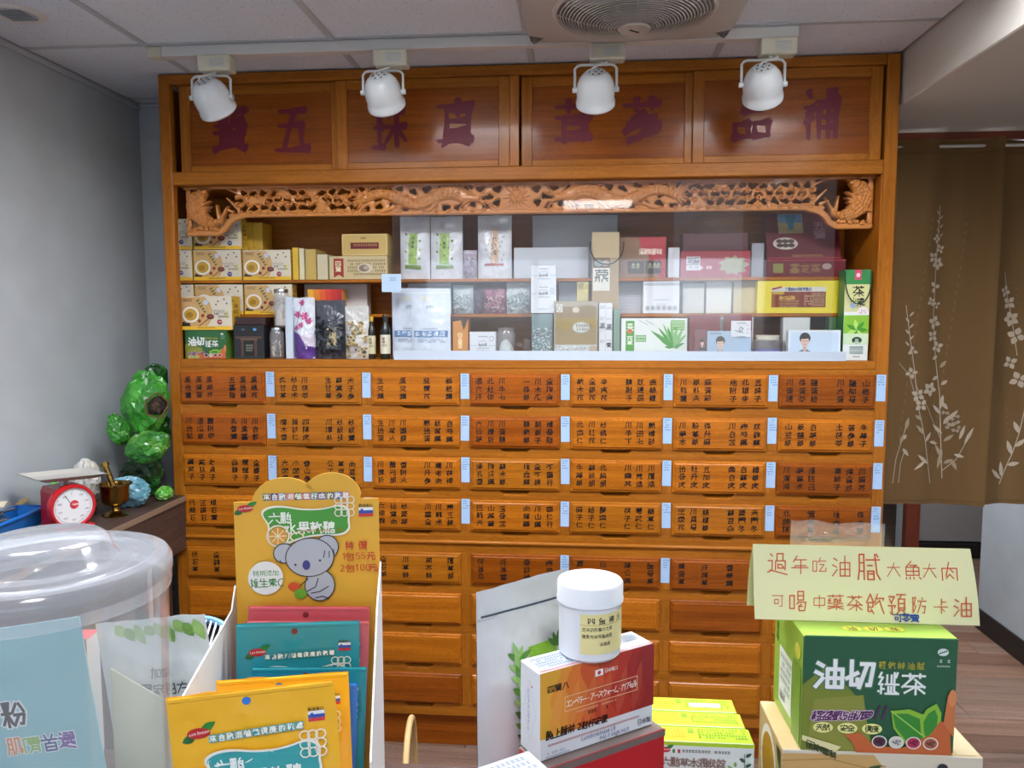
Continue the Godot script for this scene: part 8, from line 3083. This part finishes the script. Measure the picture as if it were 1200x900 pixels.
func capsule_art(p: Pr) -> void:
	var cols := [Color("e0a638"), Color("e2923a"), Color("dc7a34"), Color("cf5a30"), Color("c4442c"), Color("b8352a"), Color("a82a28"), Color("98242a")]
	for i in 8:
		var a := []
		var x := i * 12.5
		for k in 9: a.append(Vector2(x + 4.5 * sin(k * 0.9 + i * 1.3) * (0.0 if i == 0 else 1.0), k * 5.9))
		a.append(Vector2(100, 47.2))
		a.append(Vector2(100, 0))
		p.poly(a, cols[i])
	for i in 6: p.leaf(Vector2(10 + i * 14, 47), Vector2(18 + i * 14, 10), 4.4, (cols[mini(i + 1, 7)] as Color).lerp(Color("f0c070"), 0.16))
	p.rect(46, 8, 7, 4.8, Color("f0f0f0"))
	p.circ(49.5, 10.4, 1.5, 1.5, Color("c8343a"), 12)
	p.text("日本進口", 54, 8.8, 2.8, Color("f0dcd0"), 0.13, 1.05)
	p.text("四寶八", 6, 10, 5.0, Color("3a2a1c"), 0.14, 1.2)
	p.line([Vector2(20, 21), Vector2(84, 21), Vector2(84, 31.5), Vector2(20, 31.5), Vector2(20, 21)], 0.5, Color("f0c8a0"))
	p.text("エンペラー・アースウォーム・カプセル", 21.2, 23.8, 3.45, Color("fbf3ea"), 0.15, 1.0, 0.0, false, 1.4)
	p.small(30, 33.5, 36, 1, 2, Color("e8b890"), 0.55, 3)
	p.small(40, 36, 18, 1, 4, Color("4a2a1c"), 0.6, 9)
	p.text("晚上睡前", 4, 42, 5.8, Color("221814"), 0.15, 1.05, 0.1)
	p.latin("2", 30.5, 48, 5, Color("221814"), true)
	p.text("粒好安眠", 34, 43, 5.2, Color("221814"), 0.15, 1.1, 0.15)
	p.small(6, 51.5, 80, 1, 2.2, Color("b8504a"), 0.55, 5)
	p.latin("Lumbrokinase LR", 34, 56.6, 3.0, Color("2f3a7a"), false, 0.0, 0.95)
	p.latin("PAI-1 High HLR", 50, 61.6, 3.0, Color("2f3a7a"), false, 0.0, 0.95)
	p.text("日本製", 84, 55, 4, Color("2f3a5a"), 0.1, 1.08)
	p.small(4, 57, 20, 2, 2.6, Color("9aa0b8"), 0.5, 7)

# ---------------------------------------------------------------- right end of the counter
func counter_right() -> void:
	var h0 := 0.112
	var a := thing("tea_box", "large cream tea box lying under the green slimming tea box", "tea box", Vector3(0.5865, COUNTER + 0.0005, 1.872), 0.0, "cream herbal tea boxes with a cup picture")
	var w := 0.229
	var d := 0.118
	part("box", carton_mesh(w, h0, d, Color("dcd2bc"), Color("cdb27c"), Color("dcc08c")), M.card, a)
	var p := face(w, h0, d)
	for i in 7: p.line([Vector2(0, 3 + i * 3.0), Vector2(26, 1.5 + i * 3.2), Vector2(52, 7 + i * 3.6)], 0.6, Color("a8834a"))
	p.poly([Vector2(0, 2), Vector2(46, 1), Vector2(60, 20), Vector2(56, 48), Vector2(0, 48)], Color("cda66a"))
	for i in 6: p.line([Vector2(0, 6 + i * 6), Vector2(24, 4 + i * 6.4), Vector2(52, 10 + i * 6.6)], 0.5, Color("a8834a"))
	p.circ(58, 14, 6, 6, Color("b8c0d8"), 16)
	p.leaf(Vector2(40, 12), Vector2(50, 6), 2, Color("3c5a34"))
	for q in [[80, 6], [69, 10], [88, 12]]: p.circ(q[0], q[1], 2.6, 2.2, Color("33323c"), 12)
	p.small(66, 18, 26, 3, 5, Color("4a3c36"), 0.6, 3)
	inked("front_print", p, M.card, a)
	var s := face_left(w, h0, d)
	s.circ(46, 46, 34, 40, Color("eeeade"), 30)
	s.circ(46, 46, 27, 32, Color("c08f2c"), 28)
	s.leaf(Vector2(78, 6), Vector2(96, 28), 6, Color("3c5a34"))
	s.rect(84, 6, 10, 12, Color("3c3a30"))
	inked("side_print", s, M.card, a)
	var tp := face_top(w, h0, d)
	tp.rect(88, 2, 11, 48, Color("e8d6ac"))
	for q in [[94, 20], [93, 32]]: tp.circ(q[0], q[1], 1.4, 1.2, Color("5a4a30"), 8)
	inked("top_print", tp, M.card, a)
	# green tea box, a little askew
	var gw := 0.176
	var gh := 0.14
	var gd := 0.122
	var g := thing("green_tea_box", "large dark green slimming tea box with white characters and tea leaves", "tea box", Vector3(0.5795, COUNTER + 0.1131, 1.868), 0.02)
	part("box", carton_mesh(gw, gh, gd, Color("2c6040"), Color("8fb648"), Color("a6cc4e")), M.card, g)
	p = face(gw, gh, gd)
	green_tea_art(p, 100.0 * gh / gw)
	inked("front_print", p, M.card, g)
	s = face_left(gw, gh, gd)
	s.rect(22, 42, 44, 60, Color("e4ebe4"))
	s.small(27, 48, 34, 5, 8, Color("6a7a6a"), 0.5, 4)
	s.text("油切", 26, 88, 9, Color("4a5a4a"), 0.12)
	s.text("健康茶", 8, 10, 9, Color("3a5a1c"), 0.12, 1.2, 0.0, true)
	s.circ(84, 22, 9, 8, Color("d8d85a"), 14)
	s.rect(70, 34, 26, 80, Color("6f9a3c"))
	inked("side_print", s, M.card, g)
	tp = face_top(gw, gh, gd)
	for i in 3:
		tp.circ(36 + i * 14, 56, 6.4, 4.4, Color("e4e04a"), 16)
		tp.text("油切茶"[i], 32.8 + i * 14, 53.2, 6, Color("4a6a1c"), 0.13)
	inked("top_print", tp, M.card, g)
	# hand-written yellow tent card
	var y0 := COUNTER + 0.2537
	var n := thing("note_card", "pale yellow folded card with red handwriting standing on the green tea box", "sign", Vector3(0.579, y0, 1.865))
	var m := MB.new()
	var half := 0.133
	var ht := 0.0885
	var fr := func(u: float, v: float) -> Vector3:
		var bow := 0.006 * sin(v * PI) * (u - 0.35)
		return Vector3(lerpf(-half, half, u) - 0.006 * v * u, v * ht, 0.021 - 0.02 * v + bow)
	var bk := func(u: float, v: float) -> Vector3: return Vector3(lerpf(-half, half, u) - 0.006 * v * u, v * ht + 0.0002, -0.024 + 0.0245 * v - 0.007 * sin(v * PI) * (1.0 - u))
	for k in 2:
		var o := Vector3(0, 0, 0.0007 * k)
		var e := func(u: float, v: float) -> Vector3: return (fr.call(u, v) as Vector3) - o
		m.surf(e, 20, 12, Color("eeecb6"), k == 1)
		var e2 := func(u: float, v: float) -> Vector3: return (bk.call(u, v) as Vector3) - o
		m.surf(e2, 20, 12, Color("eeecb6"), k == 0)
	part("card", m, M.matte, n)
	p = ink(Vector3.ZERO, Vector3.RIGHT, Vector3.DOWN, half * 2.0 / 100.0)
	p.warp = func(x: float, y: float, l: float) -> Vector3: return (fr.call(clampf(x / (half * 2.0), 0.0, 1.0), clampf(1.0 - y / ht, 0.0, 1.0)) as Vector3) + Vector3(0, 0, l)
	var red := Color("d2603c")
	var r1 := "過年吃油膩大魚大肉"
	var x1 := [6.5, 17.5, 27, 36, 47.5, 61, 68.5, 77, 84.5]
	var s1 := [9, 7.6, 6.5, 8.4, 10.5, 5.6, 7.4, 5.6, 7.4]
	for i in 9: p.text(r1[i], x1[i], 8.6 - s1[i] * 0.5 + (0.9 if i > 4 else 0.0), s1[i], red, 0.062, 1.0, 0.06, false, 1.05, 0.03)
	var r2 := "可喝中藥茶飲預防卡油"
	var x2 := [8, 15.5, 26.3, 33, 41.8, 50, 59.5, 70.5, 80, 88.5]
	var s2 := [5, 8, 5.4, 7, 6.6, 8.2, 8.4, 6.4, 6, 8]
	for i in 10: p.text(r2[i], x2[i], 24.6 - s2[i] * 0.5, s2[i], red, 0.062, 1.0, 0.06, false, 1.05, 0.03)
	p.text("可零賣", 62, 28.7, 3.4, Color("2f4a9a"), 0.14, 1.12)
	inked("handwriting", p, M.matte, n, "red marker handwriting with a small blue note")
	# clear bag behind the card
	var cb := pouch("clear_bag", "crumpled clear plastic bag behind the yellow card", "bag", Vector3(0.56, y0, 1.823), Vector3(0, 0, -0.02), 0.118, 0.108, 0.026, Color("cfd0cc"), 81.0, 1.6, M.film)
